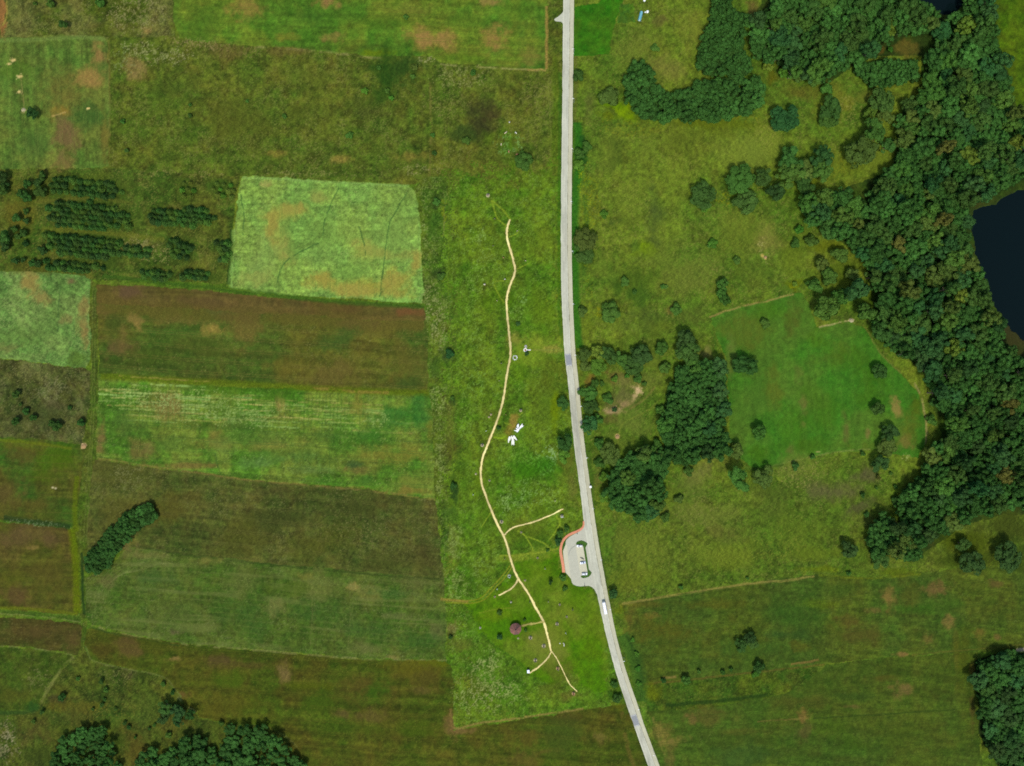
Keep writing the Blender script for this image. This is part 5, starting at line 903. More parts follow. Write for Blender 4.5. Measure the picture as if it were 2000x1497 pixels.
NUM = ['no', 'one', 'two', 'three', 'four', 'five', 'six', 'seven', 'eight', 'nine', 'ten', 'eleven', 'twelve', 'thirteen', 'fourteen', 'fifteen', 'sixteen', 'seventeen', 'eighteen', 'nineteen', 'twenty']
spots = []
for w, (zone, poly, r0, r1, fill, tall, pal) in enumerate(WOODS):
    pts = poisson(poly, r0, r1, fill, seed=w + 5)
    pu = np.array(poly); c0, c1 = pu.min(0), pu.max(0); cc = (np.clip(c0, 0, None) + np.minimum(c1, (2000, 1497))) / 2; hh = (np.minimum(c1, (2000, 1497)) - np.clip(c0, 0, None)) / 2
    for u, v, r in pts:
        col = random.choices([p[0] for p in pal], [p[1] for p in pal])[0]
        du, dv = (u - cc[0]) / hh[0], (v - cc[1]) / hh[1]
        where = 'amid' if max(abs(du), abs(dv)) < .34 else (('on left of' if du < 0 else 'on right of') if abs(du) > abs(dv) else ('high in' if dv < 0 else 'low in'))
        spots.append(dict(u=u, v=v, r=r, col=col, zone=zone, where=where, tall=tall * random.choice([.72, .85, .95, 1.0, 1.1, 1.25, 1.4]), off=(u < -4 or u > 2004 or v < -4 or v > 1501)))
# the 240 that show largest stand as trees of their own; the smaller crowns between them are one mass
seen = sorted([s for s in spots if not s['off']], key=lambda s: -s['r'])
solo, rest = seen[:236], seen[236:] + [s for s in spots if s['off']]
rs = sorted(s['r'] for s in solo); cut1, cut2 = rs[len(rs) // 3], rs[2 * len(rs) // 3]
for s in solo:
    s['size'] = 'large' if s['r'] >= cut2 else ('small' if s['r'] < cut1 else 'mid-sized')
    s['key'] = (s['size'], s['col'], s['where'], s['zone'])
from collections import defaultdict
byk = defaultdict(list)
for s in solo: byk[s['key']].append(s)
for key, l in byk.items():
    l.sort(key=lambda s: s['u'])
    for i, s in enumerate(l):
        size, col, where, zone = key
        if len(l) == 1: lab = f'{size} {col} tree {where} the {zone}'
        elif len(l) == 2: lab = f'{("left", "right")[i]} one of two {size} {col} trees {where} the {zone}'
        else: lab = f'{("leftmost" if i == 0 else "rightmost" if i == len(l) - 1 else ORD[i] + " from left")} of {NUM[min(len(l), 20)]} {size} {col} trees {where} the {zone}'
        tree(s['u'], s['v'], s['r'], s['col'], lab, 'trees of the ' + s['zone'], s['tall'])
def merged(name, items, label, cat, meshes, place):
    """one mass of crowns that nobody could count: leaf clumps of many crowns in one mesh"""
    vv, sh, cv = [], [], []
    cache = {}
    for it in items:
        me = random.choice(meshes)
        if me.name not in cache:
            a = np.zeros(len(me.vertices) * 3, np.float32); me.vertices.foreach_get('co', a)
            b = np.zeros(len(me.vertices), np.float32); me.attributes['leafshade'].data.foreach_get('value', b)
            cache[me.name] = (a.reshape(-1, 3), b)
        a, b = cache[me.name]
        loc, sc, t, val = place(it)
        ca, sa = math.cos(t), math.sin(t)
        p = a * np.array(sc); p = np.stack([p[:, 0] * ca - p[:, 1] * sa, p[:, 0] * sa + p[:, 1] * ca, p[:, 2]], 1) + np.array(loc)
        vv.append(p); sh.append(b * val)
    v = np.vstack(vv).astype(np.float32); n = len(v) // 4
    me = bpy.data.meshes.new(name)
    me.vertices.add(len(v)); me.vertices.foreach_set('co', v.ravel())
    me.loops.add(len(v)); me.loops.foreach_set('vertex_index', np.arange(len(v), dtype=np.int32))
    me.polygons.add(n); me.polygons.foreach_set('loop_start', np.arange(0, n * 4, 4, dtype=np.int32)); me.polygons.foreach_set('loop_total', np.full(n, 4, np.int32))
    me.update()
    at = me.attributes.new('leafshade', 'FLOAT', 'POINT'); at.data.foreach_set('value', np.concatenate(sh).astype(np.float32))
    o = link_mesh(name, me, GREENS['dark green'])
    return tag(o, label, cat, kind='stuff')
def place_tree(s):
    k = s['r'] * S / BASE_R; h = (k ** .6) * s['tall'] * .72
    return stand(s['u'], s['v'], 9 * h), (k, k, h), random.uniform(0, 6.28), {'deep green': .8, 'dark green': 1, 'mid green': 1.25, 'blue green': 1.0, 'olive': 1.3, 'yellow green': 1.6, 'rust tinged': 1.2, 'bright green': 1.4}[s['col']]
merged('woodland', rest, 'smaller crowns filling in between the large trees of the woods', 'woodland', CROWNS, place_tree)
under = []
for w, (zone, poly, *_r) in enumerate(WOODS):
    if zone.startswith('bottom') and 'right' not in zone: continue
    for u, v, r in poisson(poly, 7, 9, .55, tries=2500, seed=90 + w): under.append((u, v, r))
merged('undergrowth', under, 'dark shrubs and undergrowth beneath the trees of the woods', 'undergrowth', BUSHES,
       lambda t: (stand(t[0], t[1], 4), (t[2] * S, t[2] * S, random.uniform(1.8, 3.4)), random.uniform(0, 6.28), random.uniform(.55, .85)))
print('TREES solo', len(solo), 'rest', len(rest), 'under', len(under))
# ------------------------------------------------------------------ single trees and bushes in the open
SOLO = [  # u, v, r, colour, height factor, label
    (1533, 230, 18, 'blue green', .7, 'round dark blue green tree standing alone in the upper right meadow'),
    (1624, 208, 19, 'dark green', .75, 'dark green tree touching a lighter tree behind it in upper right meadow'),
    (1621, 229, 15, 'mid green', .6, 'lighter green tree in front of a dark one in upper right meadow'),
    (1724, 200, 17, 'dark green', .8, 'dark tree at the top of the string of trees beside the wood'),
    (1704, 218, 13, 'yellow green', .7, 'yellow green tree in the string of trees beside the wood'),
    (1732, 222, 14, 'olive', .7, 'olive tree right of the yellow green one beside the wood'),
    (1706, 262, 23, 'mid green', .85, 'broad mid green tree halfway down the string beside the wood'),
    (1684, 296, 22, 'olive', .85, 'broad olive tree at the bottom of the string beside the wood'),
    (1735, 285, 13, 'dark green', .7, 'small dark tree between the broad trees and the wood'),
    (1545, 312, 19, 'dark green', .8, 'upper left tree of the clump of six in the right meadow'),
    (1545, 342, 19, 'mid green', .8, 'lower left tree of the clump of six in the right meadow'),
    (1572, 336, 18, 'olive', .75, 'olive tree in the centre of the clump of six'),
    (1606, 308, 19, 'deep green', .8, 'darkest tree at the top of the clump of six'),
    (1602, 334, 18, 'mid green', .75, 'right middle tree of the clump of six in the right meadow'),
    (1574, 360, 16, 'dark green', .7, 'lowest tree of the clump of six in the right meadow'),
    (1448, 352, 21, 'mid green', .75, 'round light crowned tree left of two dark trees in the meadow'),
    (1492, 348, 18, 'dark green', .75, 'dark tree just right of the round light crowned tree'),
    (1517, 374, 15, 'deep green', .7, 'small dark tree below right of the round light crowned tree'),
    (1460, 393, 19, 'dark green', .75, 'round dark tree below the light crowned tree in the meadow'),
    (1371, 382, 18, 'dark green', .65, 'solitary dark tree left of the meadow clumps'),
    (1376, 405, 8, 'bright green', .45, 'small bright green tree tucked under the solitary dark one'),
    (1442, 930, 22, 'mid green', .8, 'large tree at the lower left corner of the square hayfield'),
    (1491, 932, 15, 'olive', .65, 'smaller olive tree right of the large one under the hayfield'),
    (1455, 713, 17, 'dark green', .65, 'round dark tree alone in the left of the square hayfield'),
    (1740, 848, 15, 'deep green', .65, 'dark tree at the right end of the square hayfield'),
    (1732, 872, 13, 'olive', .55, 'olive tree just below the dark one at the hayfield end'),
    (1724, 905, 19, 'deep green', .75, 'broad dark tree below the hayfield right corner'),
    (1660, 1074, 14, 'deep green', .6, 'dark tree alone left of the lower end of the wood'),
    (1725, 1096, 16, 'dark green', .65, 'round tree at the lower tip of the right hand wood'),
    (1901, 1101, 18, 'deep green', .7, 'round dark tree below the wood near the right edge'),
    (1968, 1091, 20, 'deep green', .7, 'broad dark tree close to the right edge under the wood'),
    (1881, 1063, 13, 'dark green', .6, 'smaller tree between the wood and the round dark tree'),
    (1144, 470, 19, 'olive', .6, 'rounded olive tree on the right verge of the upper road'),
    (1140, 496, 15, 'dark green', .5, 'dark tree below the rounded olive one on the road verge'),
    (1150, 768, 13, 'mid green', .5, 'top tree of the roadside clump beside the weedy bare patch'),
    (1153, 797, 15, 'dark green', .6, 'middle tree of the roadside clump beside the weedy bare patch'),
    (1151, 832, 16, 'blue green', .65, 'lowest tree of the roadside clump overhanging the footway'),
    (1100, 866, 18, 'dark green', .6, 'large dark tree left of the road in the sculpture park'),
    (1102, 888, 13, 'bright green', .45, 'bright green tree just below the large dark one in park'),
    (1098, 788, 12, 'dark green', .5, 'dark tree left of the road above the large park tree'),
    (1022, 314, 14, 'mid green', .5, 'round green tree alone near the top of the sculpture park'),
    (1338, 664, 17, 'deep green', .75, 'upper tree of the pair above the central grove'),
    (1342, 690, 17, 'dark green', .75, 'lower tree of the pair above the central grove'),
    (1286, 900, 17, 'olive', .65, 'olive tree between the central grove and the round grove'),
    (1262, 888, 15, 'mid green', .6, 'mid green tree above the round grove'),
    (1280, 925, 13, 'dark green', .55, 'dark tree wedged beside the upper right of round grove'),
    (1192, 890, 15, 'olive', .5, 'olive tree up left of the round grove by the verge'),
    (1182, 968, 12, 'bright green', .5, 'bright green tree at the left foot of the round grove'),
    (1252, 694, 14, 'deep green', .6, 'dark tree at the right end of the roadside scrub'),
    (1168, 688, 12, 'yellow green', .5, 'brightest yellow green tree in the roadside scrub'),
    (1140, 692, 13, 'olive', .5, 'olive tree at the left end of the roadside scrub'),
    (1190, 694, 13, 'dark green', .5, 'dark tree right of the yellow green one in roadside scrub'),
    (1215, 702, 14, 'mid green', .5, 'mid green tree in the middle of the roadside scrub'),
    (1238, 716, 14, 'dark green', .5, 'dark tree low in the right of the roadside scrub'),
    (1166, 716, 11, 'bright green', .4, 'bright green tree low in the left of roadside scrub'),
    (1142, 714, 11, 'olive', .45, 'small olive tree beside the speed table in roadside scrub'),
    (320, 1382, 12, 'dark green', .7, 'left tree of the small clump above the bottom wood'),
    (346, 1392, 11, 'blue green', .7, 'middle tree of the small clump above the bottom wood'),
    (372, 1398, 12, 'dark green', .7, 'right tree of the small clump above the bottom wood'),
    (318, 1404, 10, 'deep green', .6, 'lower left tree of the small clump above the bottom wood'),
    (348, 1410, 10, 'deep green', .6, 'lowest tree of the small clump above the bottom wood'),
    (1448, 1262, 11, 'dark green', .5, 'left tree of the loose trio in the lower right field'),
    (1466, 1246, 10, 'deep green', .5, 'upper tree of the loose trio in the lower right field'),
    (1472, 1258, 8, 'dark green', .45, 'right tree of the loose trio in the lower right field'),
    (61, 222, 12, 'deep green', .6, 'dark round tree in the top left hayfield'),
]
for u, v, r, c, t, lb in SOLO: tree(u, v, r * (1.2 if u > 1000 else 1.05), c, lb, None, t * .92)
BUSHL = [ # u, v, r, colour, tall, label
    (125, 48, 10, 'deep green', 1.5, 'dark bush in the top left rough grass'), (98, 8, 9, 'dark green', 1.4, 'dark bush at the top edge left of another'), (195, 5, 11, 'dark green', 1.4, 'larger dark bush at the top edge'), (68, 8, 5, 'dark green', 1.2, 'tiny bush at the top edge far left'),
    (793, 33, 6, 'dark green', 1.2, 'small dark bush alone in the top hayfield'),
    (371, 205, 4, 'dark green', 1, 'tiny dark bush low in the upper left grassland'), (371, 226, 5, 'deep green', 1, 'small dark bush below a tinier one in upper left grassland'), (240, 238, 6, 'dark green', 1, 'dark bush beside the top left hayfield edge'), (247, 294, 5, 'deep green', 1, 'dark bush below the one beside the top left hayfield'), (483, 198, 4, 'dark green', 1, 'tiny bush in the middle of the upper grassland'),
    (712, 178, 8, 'bright green', 1, 'bright bush left of the dark green grass patch'), (810, 132, 7, 'olive', 1, 'olive bush right of the dark green grass patch'), (806, 150, 6, 'mid green', 1, 'mid green bush right of the dark green grass patch'), (757, 178, 6, 'mid green', 1, 'small bush under the dark green grass patch'), (764, 192, 6, 'bright green', 1, 'bright bush lowest under the dark green grass patch'), (740, 132, 6, 'mid green', 1, 'bush inside the dark green grass patch'),
    (925, 143, 7, 'dark green', 1, 'dark bush below the right half of the top hayfield'), (910, 275, 9, 'dark green', .9, 'low bush beside the dark purple patch'), (845, 265, 6, 'dark green', 1, 'dark bush above the weedy strip'), (848, 300, 6, 'deep green', 1.1, 'dark upright bush above the weedy strip'), (682, 265, 8, 'mid green', .8, 'low green bush above the pale square field'), (555, 228, 6, 'dark green', .9, 'low dark bush in the upper rough grassland'),
    (1130, 148, 10, 'deep green', 1.4, 'fuzzy dark bush beside the upper road'), (1188, 190, 16, 'olive', 1.0, 'sprawling olive bush above the vivid yellow green patch'), (1280, 95, 8, 'dark green', .8, 'low bush in the grass left of the top wood'),
    (1131, 300, 10, 'dark green', 1, 'dark bush on the lush upper road verge'), (1131, 322, 10, 'bright green', .9, 'bright bush on the lush upper road verge'), (1145, 288, 9, 'dark green', 1, 'dark bush right of the lush verge'), (1137, 610, 9, 'olive', 1, 'olive bush on the road verge above the speed table'),
    (1195, 610, 17, 'mid green', .9, 'broad low bush in the right meadow near the road'), (1320, 605, 10, 'dark green', .9, 'dark bush in the meadow centre'), (1220, 550, 8, 'dark green', .8, 'low bush above the broad one near the road'), (1240, 570, 6, 'dark green', .8, 'tiny bush in the middle of the right meadow'), (1295, 560, 6, 'mid green', .8, 'mid green tiny bush in the right meadow'), (1393, 475, 8, 'bright green', .9, 'small bright bush alone in the right meadow'), (1440, 508, 7, 'mid green', .8, 'mid green low bush in right meadow'), (1180, 418, 7, 'bright green', .8, 'small bright bush near the upper road verge'),
    (1412, 556, 10, 'dark green', 1.3, 'top bush of the upright row of three'), (1411, 572, 10, 'mid green', 1.3, 'middle bush of the upright row of three'), (1416, 588, 10, 'dark green', 1.3, 'lowest bush of the upright row of three'),
    (1480, 845, 14, 'dark green', 1.3, 'round dark bush low in the square hayfield'), (1494, 632, 9, 'mid green', .9, 'faint low bush high in the square hayfield'), (1717, 728, 13, 'deep green', 1.2, 'dark bush in the upper right of the square hayfield'), (1712, 797, 12, 'deep green', 1.2, 'dark bush in the right middle of the square hayfield'),
    (1553, 912, 7, 'deep green', 1.1, 'dark bush under the lower hayfield margin'), (1587, 893, 6, 'dark green', 1, 'bush on the lower hayfield margin'), (1685, 886, 6, 'dark green', 1, 'small bush under the right hayfield margin'), (1685, 968, 6, 'deep green', 1, 'dark bush in the slope meadow by the purple patch'), (1693, 1005, 6, 'deep green', 1, 'dark bush left of the lower wood'), (1715, 933, 6, 'rust tinged', 1, 'brownish bush below the broad dark tree'), (1740, 925, 4, 'dark green', 1, 'tiny bush right of the brownish one'), (1712, 953, 4, 'dark green', 1, 'tiny bush below the brownish one'), (1749, 952, 5, 'dark green', 1, 'small bush left of the lower wood edge'), (1658, 1120, 5, 'dark green', 1, 'tiny bush on the margin above the lower right field'),
    (1196, 1160, 9, 'blue green', 1.4, 'dark bush beside the footway above the bus'), (1330, 1148, 6, 'dark green', 1, 'bush above the thin dry margin'), (1460, 1130, 4, 'dark green', 1, 'tiny bush above the thin dry margin'),
    (1340, 1327, 8, 'mid green', 1, 'left bush of the weedy strip'), (1365, 1312, 5, 'dark green', 1, 'second bush from left in the weedy strip'), (1412, 1313, 6, 'dark green', 1, 'third bush from left in the weedy strip'), (1482, 1303, 10, 'deep green', 1.1, 'largest dark bush at the right of the weedy strip'), (1296, 1330, 6, 'deep green', .8, 'low dark bush at the left end of weedy strip'), (1476, 1318, 7, 'bright green', .8, 'bright bush under the largest one of weedy strip'), (1428, 1308, 5, 'dark green', 1, 'fourth bush from left in the weedy strip'),
    (1205, 1364, 8, 'deep green', .9, 'dark bush left of the road above the lower speed table'), (1200, 1336, 7, 'dark green', .8, 'dark bush left of the road higher up'), (1235, 1250, 6, 'bright green', .6, 'top bush on the right verge of the lower road'), (1243, 1278, 6, 'bright green', .6, 'second bush down the right verge of the lower road'), (1246, 1306, 6, 'bright green', .6, 'third bush down the right verge of the lower road'), (1248, 1335, 6, 'bright green', .6, 'lowest bush on the right verge of the lower road'),
    (33, 771, 9, 'deep green', 1.2, 'topmost dark bush in the weedy left patch'), (41, 790, 4, 'deep green', 1.1, 'tiny dark bush below the topmost in weedy left patch'), (51, 804, 7, 'deep green', 1.1, 'dark bush in the middle of the weedy left patch'), (33, 823, 9, 'deep green', 1.2, 'leftmost dark bush in the weedy left patch'), (65, 817, 8, 'deep green', 1.2, 'dark bush right of the leftmost in weedy left patch'), (101, 828, 8, 'deep green', 1.2, 'upper bush of the dark pair in the weedy left patch'), (112, 833, 10, 'deep green', 1.2, 'lower bush of the dark pair in the weedy left patch'), (136, 797, 5, 'deep green', 1.1, 'small dark bush at upper right of the weedy left patch'), (159, 826, 9, 'deep green', 1.2, 'rightmost dark bush in the weedy left patch'),
    (198, 1331, 6, 'deep green', 1.1, 'topmost dark bush in the lower left scrub'), (207, 1348, 6, 'dark green', 1, 'second dark bush down in the lower left scrub'), (204, 1367, 4, 'deep green', 1, 'third dark bush down in the lower left scrub'), (199, 1377, 5, 'deep green', 1, 'fourth dark bush down in the lower left scrub'), (182, 1385, 4, 'deep green', 1, 'bush left of the fourth in the lower left scrub'), (226, 1385, 4, 'dark green', 1, 'bush right of the fourth in the lower left scrub'), (122, 1363, 9, 'deep green', .9, 'low dark bush near the small dark field'), (83, 1391, 6, 'deep green', 1, 'dark bush under the small dark field corner'), (66, 1409, 5, 'dark green', 1, 'dark bush below the small dark field'), (244, 1413, 5, 'deep green', 1, 'left bush of a dark pair above the bottom gap'), (252, 1420, 5, 'deep green', 1, 'right bush of a dark pair above the bottom gap'), (329, 1436, 7, 'dark green', 1, 'dark bush just above the bottom wood'), (292, 1423, 4, 'deep green', 1, 'tiny bush above the left of bottom wood'), (302, 1417, 4, 'dark green', 1, 'second tiny bush above the left of bottom wood'), (318, 1337, 6, 'dark green', 1, 'bush on the margin of the bottom brown field'), (338, 1353, 5, 'deep green', 1, 'small bush lower on the margin of bottom brown field'), (265, 1440, 4, 'dark green', 1, 'tiny bush in the gap between the bottom woods'), (152, 1326, 5, 'dark green', .8, 'low bush at the upper left of the scrub'), (432, 1413, 6, 'dark green', 1, 'bush at the upper edge of the bottom wood'),
    (852, 395, 9, 'dark green', .7, 'dark bush high in the weedy strip beside the pale square field'), (862, 540, 9, 'dark green', .7, 'dark bush low in the weedy strip beside pale square field'), (877, 692, 11, 'blue green', .7, 'blue green bush in the weedy strip beside the stubble field'), (886, 950, 8, 'deep green', .9, 'tall dark bush in the weedy strip beside the fallow field'), (880, 1245, 5, 'deep green', 1, 'dark bush at the right end of the mown lines field'), (884, 778, 5, 'dark green', 1, 'slim dark bush in the weedy strip by the streaky field'),
    (1076, 1137, 6, 'deep green', 1.5, 'dark bush in a pale sandy ring below the car park'), (976, 1197, 6, 'dark green', 1, 'upper dark bush left of the gazebo'), (976, 1244, 6, 'blue green', 1.1, 'lower dark bush left of the gazebo'), (1025, 1211, 3.5, 'deep green', 1, 'little dark bush right behind the gazebo'), (1027, 1231, 4, 'dark green', 1, 'little dark bush beside the gazebo path'), (1029, 691, 5, 'blue green', 1.3, 'round dark bush below the red centred white ring'), (1012, 633, 5, 'blue green', 1, 'teal bush right of the path'), (974, 836, 5, 'deep green', 1, 'dark bush beside the path left of the white angels'), (1093, 1043, 9, 'dark green', .9, 'dark bush in the bed left of the red footway'), (1090, 1058, 9, 'blue green', .9, 'lower dark bush in the bed left of red footway'), (1106, 1034, 7, 'dark green', .9, 'upper dark bush in the bed above the red footway'), (1100, 1128, 8, 'mid green', .8, 'green bush at the lower left corner of the car park'), (1104, 1150, 6, 'dark green', .7, 'low bush below the car park'), (1070, 1075, 4, 'dark green', .8, 'tiny bush in the grass left of the car park'),
    (1738, 98, 6, 'bright green', 1.6, 'bright green bush alone in the brown clearing'), (1682, 60, 6, 'bright green', 2, 'bright green bush in the broad top wood'), (1552, 476, 9, 'mid green', 1, 'bright bush at the ragged left edge of lakeshore wood'), (1605, 520, 14, 'olive', 1.2, 'olive bush in the glade left of the lakeshore wood'), (1618, 540, 14, 'dark green', 1.2, 'dark bush in the glade left of the lakeshore wood'), (1592, 560, 13, 'dark green', 1.2, 'dark bush above the square hayfield corner'), (1610, 600, 22, 'dark green', 1.5, 'broad dark bush at the top right hayfield corner'), (1672, 570, 22, 'blue green', 1.6, 'broad bush right of the hayfield corner'), (1640, 580, 15, 'mid green', 1.4, 'mid green bush between two broad ones by the hayfield'), (1690, 608, 18, 'dark green', 1.5, 'dark bush below the broad ones by the hayfield'), (1585, 470, 11, 'mid green', 1, 'mid green bush left of the lakeshore wood'), (1640, 500, 15, 'mid green', 1.2, 'mid green bush high in the glade left of lakeshore wood'), (1665, 535, 13, 'olive', 1.2, 'olive bush deep in the glade by the lakeshore wood'), (1553, 555, 6, 'yellow green', .9, 'yellow green bush above the hayfield'), (1560, 448, 8, 'bright green', 1, 'bright bush under the left tip of lakeshore wood'),
    (1500, 130, 9, 'yellow green', 1.3, 'yellow green bush at the lower edge of the top wood'), (1530, 146, 10, 'bright green', 1.2, 'bright bush below the top wood'), (1560, 152, 12, 'olive', 1.3, 'olive bush below the top wood'), (1590, 160, 10, 'mid green', 1.2, 'mid green bush below the top wood'), (1614, 174, 10, 'mid green', 1.2, 'bush trailing down from the top wood'), (1806, 178, 9, 'yellow green', 1.2, 'yellow green bush on the edge of the pond side wood'), (1716, 172, 8, 'yellow green', 1.2, 'bright bush under the brown clearing grove'), (1590, 415, 9, 'mid green', 1, 'bush at the left tip of lakeshore wood'),
    (1818, 752, 9, 'dark green', 1, 'upper bush beside the right hayfield corner'), (1822, 785, 8, 'deep green', 1, 'middle bush beside the right hayfield corner'), (1820, 822, 9, 'dark green', 1, 'lower bush beside the right hayfield corner'), (1300, 1010, 9, 'dark green', .8, 'low bush at the right foot of the round grove'), (1325, 975, 8, 'olive', .8, 'low olive bush right of the round grove'), (1325, 880, 7, 'mid green', .9, 'bush under the central grove left corner'), (1345, 920, 9, 'mid green', .8, 'bush below the central grove'), (1437, 880, 14, 'olive', 1, 'olive bush between the central grove and hayfield'), (1300, 560, 5, 'dark green', .8, 'tiny dark bush in the meadow'),
    (1178, 930, 9, 'bright green', 1, 'bright bush left of the round grove'), (1172, 905, 9, 'mid green', 1, 'mid green bush on the verge above the round grove'), (1200, 740, 7, 'bright green', .9, 'bright bush in the bare weedy patch'), (1175, 750, 6, 'dark green', .9, 'dark bush in the bare weedy patch'), (1188, 780, 9, 'mid green', .8, 'bush above the bare sandy ground'), (1245, 740, 9, 'dark green', .9, 'dark bush above the bare pinkish earth'), (1225, 735, 6, 'bright green', .8, 'bright little bush above the bare earth'), (1258, 750, 6, 'dark green', .8, 'dark little bush right of the bare pinkish earth'), (1200, 800, 6, 'blue green', .9, 'bush inside the bare sandy ring'), (1290, 800, 9, 'mid green', .9, 'bush at the left edge of the central grove'), (1282, 870, 10, 'mid green', .9, 'bush at the lower left of the central grove'), (1290, 680, 12, 'mid green', .9, 'bush left of the tree pair above the central grove'), (1300, 720, 10, 'dark green', .9, 'bush at the upper left of the central grove'), (1385, 480, 5, 'dark green', .7, 'tiny low bush in the right meadow centre'),
    (1168, 820, 9, 'dark green', 1, 'dark bush behind the roadside clump'), (1160, 750, 8, 'dark green', 1, 'dark bush topping the roadside clump'), (1170, 868, 9, 'dark green', 1, 'dark bush below the roadside clump'), (1238, 1000, 9, 'mid green', 1.1, 'bush at the foot of the round grove'), (1205, 906, 8, 'bright green', 1, 'bright bush touching the top of round grove')]
seenl = {}
for u, v, r, c, t, lb in BUSHL:
    seenl[lb] = seenl.get(lb, 0) + 1
    c = {'deep green': 'dark green', 'dark green': 'mid green', 'mid green': 'mid green'}.get(c, c) if 'darkest' not in lb else c
    bush(u, v, r * (1.12 if r >= 7 and u > 1110 else .88), c, lb, None, t * (.68 if r >= 7 and u > 1110 else .75))
print('DUP bush labels', [k for k, n in seenl.items() if n > 1], len(BUSHL))
# loose bushes of the young plantation's left side
LOOSE = [(8, 345, 11), (10, 362, 9), (5, 372, 10), (42, 378, 9), (55, 360, 9), (52, 385, 10), (78, 352, 9), (84, 342, 8), (79, 376, 10), (75, 358, 8), (33, 427, 9), (52, 413, 6), (52, 433, 6), (28, 448, 7), (45, 456, 8), (34, 462, 6), (10, 463, 13), (9, 483, 10), (49, 476, 6), (83, 489, 8), (30, 510, 6), (46, 508, 5), (62, 514, 7), (74, 516, 7)]
LOOSE.sort(key=lambda t: t[1])
for i, (u, v, r) in enumerate(LOOSE):
    bush(u, v, r, random.choice(['deep green', 'dark green', 'dark green']), f'{ORD[i]} dark bush counting downward at the left edge of the young plantation', 'bushes at the left edge of the plantation', 1.0)
# young trees set out in rows
BLOCKS = [('top left block', [(92, 342), (175, 345), (215, 352), (245, 376), (236, 388), (150, 384), (100, 382)], 12.5, 11.5), ('upper left block', [(90, 398), (150, 390), (205, 398), (255, 424), (256, 448), (180, 446), (108, 444), (92, 420)], 11, 10.2), ('middle left block', [(88, 454), (190, 462), (238, 476), (232, 500), (200, 505), (120, 498), (90, 478)], 11, 10.2), ('middle tail block', [(240, 478), (290, 482), (298, 494), (272, 506), (236, 498)], 11, 10.2),
          ('bottom left block', [(88, 506), (200, 518), (206, 531), (92, 526)], 11, 10.2), ('upper right block', [(288, 410), (400, 406), (420, 424), (412, 438), (330, 446), (290, 428)], 11, 10.2), ('middle right block', [(323, 466), (372, 462), (374, 508), (323, 506)], 11, 10.2), ('right edge block', [(412, 468), (444, 468), (448, 518), (432, 512)], 11, 10.2), ('bottom middle block', [(256, 524), (300, 524), (345, 538), (342, 546), (262, 540)], 10.5, 9.5), ('bottom right block', [(352, 526), (395, 524), (414, 546), (355, 545)], 10.5, 9.5),
          ('faint top block', [(346, 350), (380, 352), (380, 386), (350, 386)], 13, 12), ('faint top right block', [(410, 350), (456, 350), (456, 386), (415, 384)], 13, 12)]
nsap = 0
for blk, poly, du, dv in BLOCKS:
    pl = np.array(poly); lo, hi = pl.min(0), pl.max(0)
    rows = int((hi[1] - lo[1]) / dv) + 2
    rn = 0
    for k in range(-1, rows):
        row = []
        for j in range(int((hi[0] - lo[0]) / du) + 2):
            u = lo[0] + (j + .5 * (k % 2)) * du + random.uniform(-2.2, 2.2); v = lo[1] + (k + .5) * dv + (u - lo[0]) * .10 + random.uniform(-1.6, 1.6)
            if inpoly(np.array([u]), np.array([v]), poly)[0] and random.random() > .06: row.append((u, v))
        if not row: continue
        row.sort()
        for i, (u, v) in enumerate(row):
            if nsap >= 296: break
            s = random.uniform(5.6, 9.2) * S * (.75 if 'faint' in blk else 1)
            o = link_mesh('young_tree', random.choice(SAPS), None, None, stand(u, v, 2.0), random.uniform(0, 6.28))
            o.scale = (s, s, s * random.uniform(.42, .62)); setmat(o, random.choice(['sapling green', 'sapling olive', 'bright green'] if 'faint' in blk else ['dark green', 'dark green', 'mid green', 'deep green']))
            tag(o, f'{ORD[min(i, 24)]} young tree from left in {ORD[rn]} row of the {blk} of plantation', 'young tree', 'young trees planted in blocks')
            nsap += 1
        rn += 1
print('saplings', nsap)
# ------------------------------------------------------------------ built things
WHITE_PAINT = mat_simple('white_paint', (.66, .66, .65), .35, var=.03, scale=2, spec=.5)
GLASS = mat_simple('tinted_glass', (.012, .018, .026), .08, var=.05, scale=2, spec=.6)
RUBBER = mat_simple('black_rubber', (.018, .018, .019), .85, var=.1, scale=8)
LAMPW = mat_simple('lamp_lens', (.7, .7, .68), .2, var=.04, scale=6, spec=.6)
LAMPR = mat_simple('tail_lens', (.35, .02, .02), .25, var=.04, scale=6, spec=.6)
STEEL = mat_simple('galvanised_steel', (.42, .44, .44), .45, .6, var=.08, scale=6)
DARKM = mat_simple('dark_trim', (.03, .03, .035), .5, var=.1, scale=5)
GRAV = mat_simple('pale_gravel', alb((170, 162, 128)), .95, var=.28, scale=5, bump=.5)
GRAVR = mat_simple('tan_gravel', alb((168, 138, 96)), .95, var=.25, scale=5, bump=.5)
WOODG = mat_simple('weathered_grey_oak', (.17, .14, .11), .85, var=.3, scale=5, bump=.3)
WOODL = mat_simple('pale_carved_oak', (.50, .42, .28), .8, var=.2, scale=5, bump=.3)
WOODR = mat_simple('reddish_carved_oak', (.36, .17, .09), .8, var=.2, scale=5, bump=.3)
STONEW = mat_simple('white_stone', (.66, .66, .645), .8, var=.06, scale=2.5, bump=.3)
STONEC = mat_simple('cream_stone', (.62, .62, .53), .8, var=.08, scale=2.5, bump=.3)
STONEG = mat_simple('grey_fieldstone', (.34, .33, .30), .9, var=.25, scale=3, bump=.4)
REDB = mat_simple('red_brown_stone', (.22, .06, .045), .8, var=.15, scale=3)

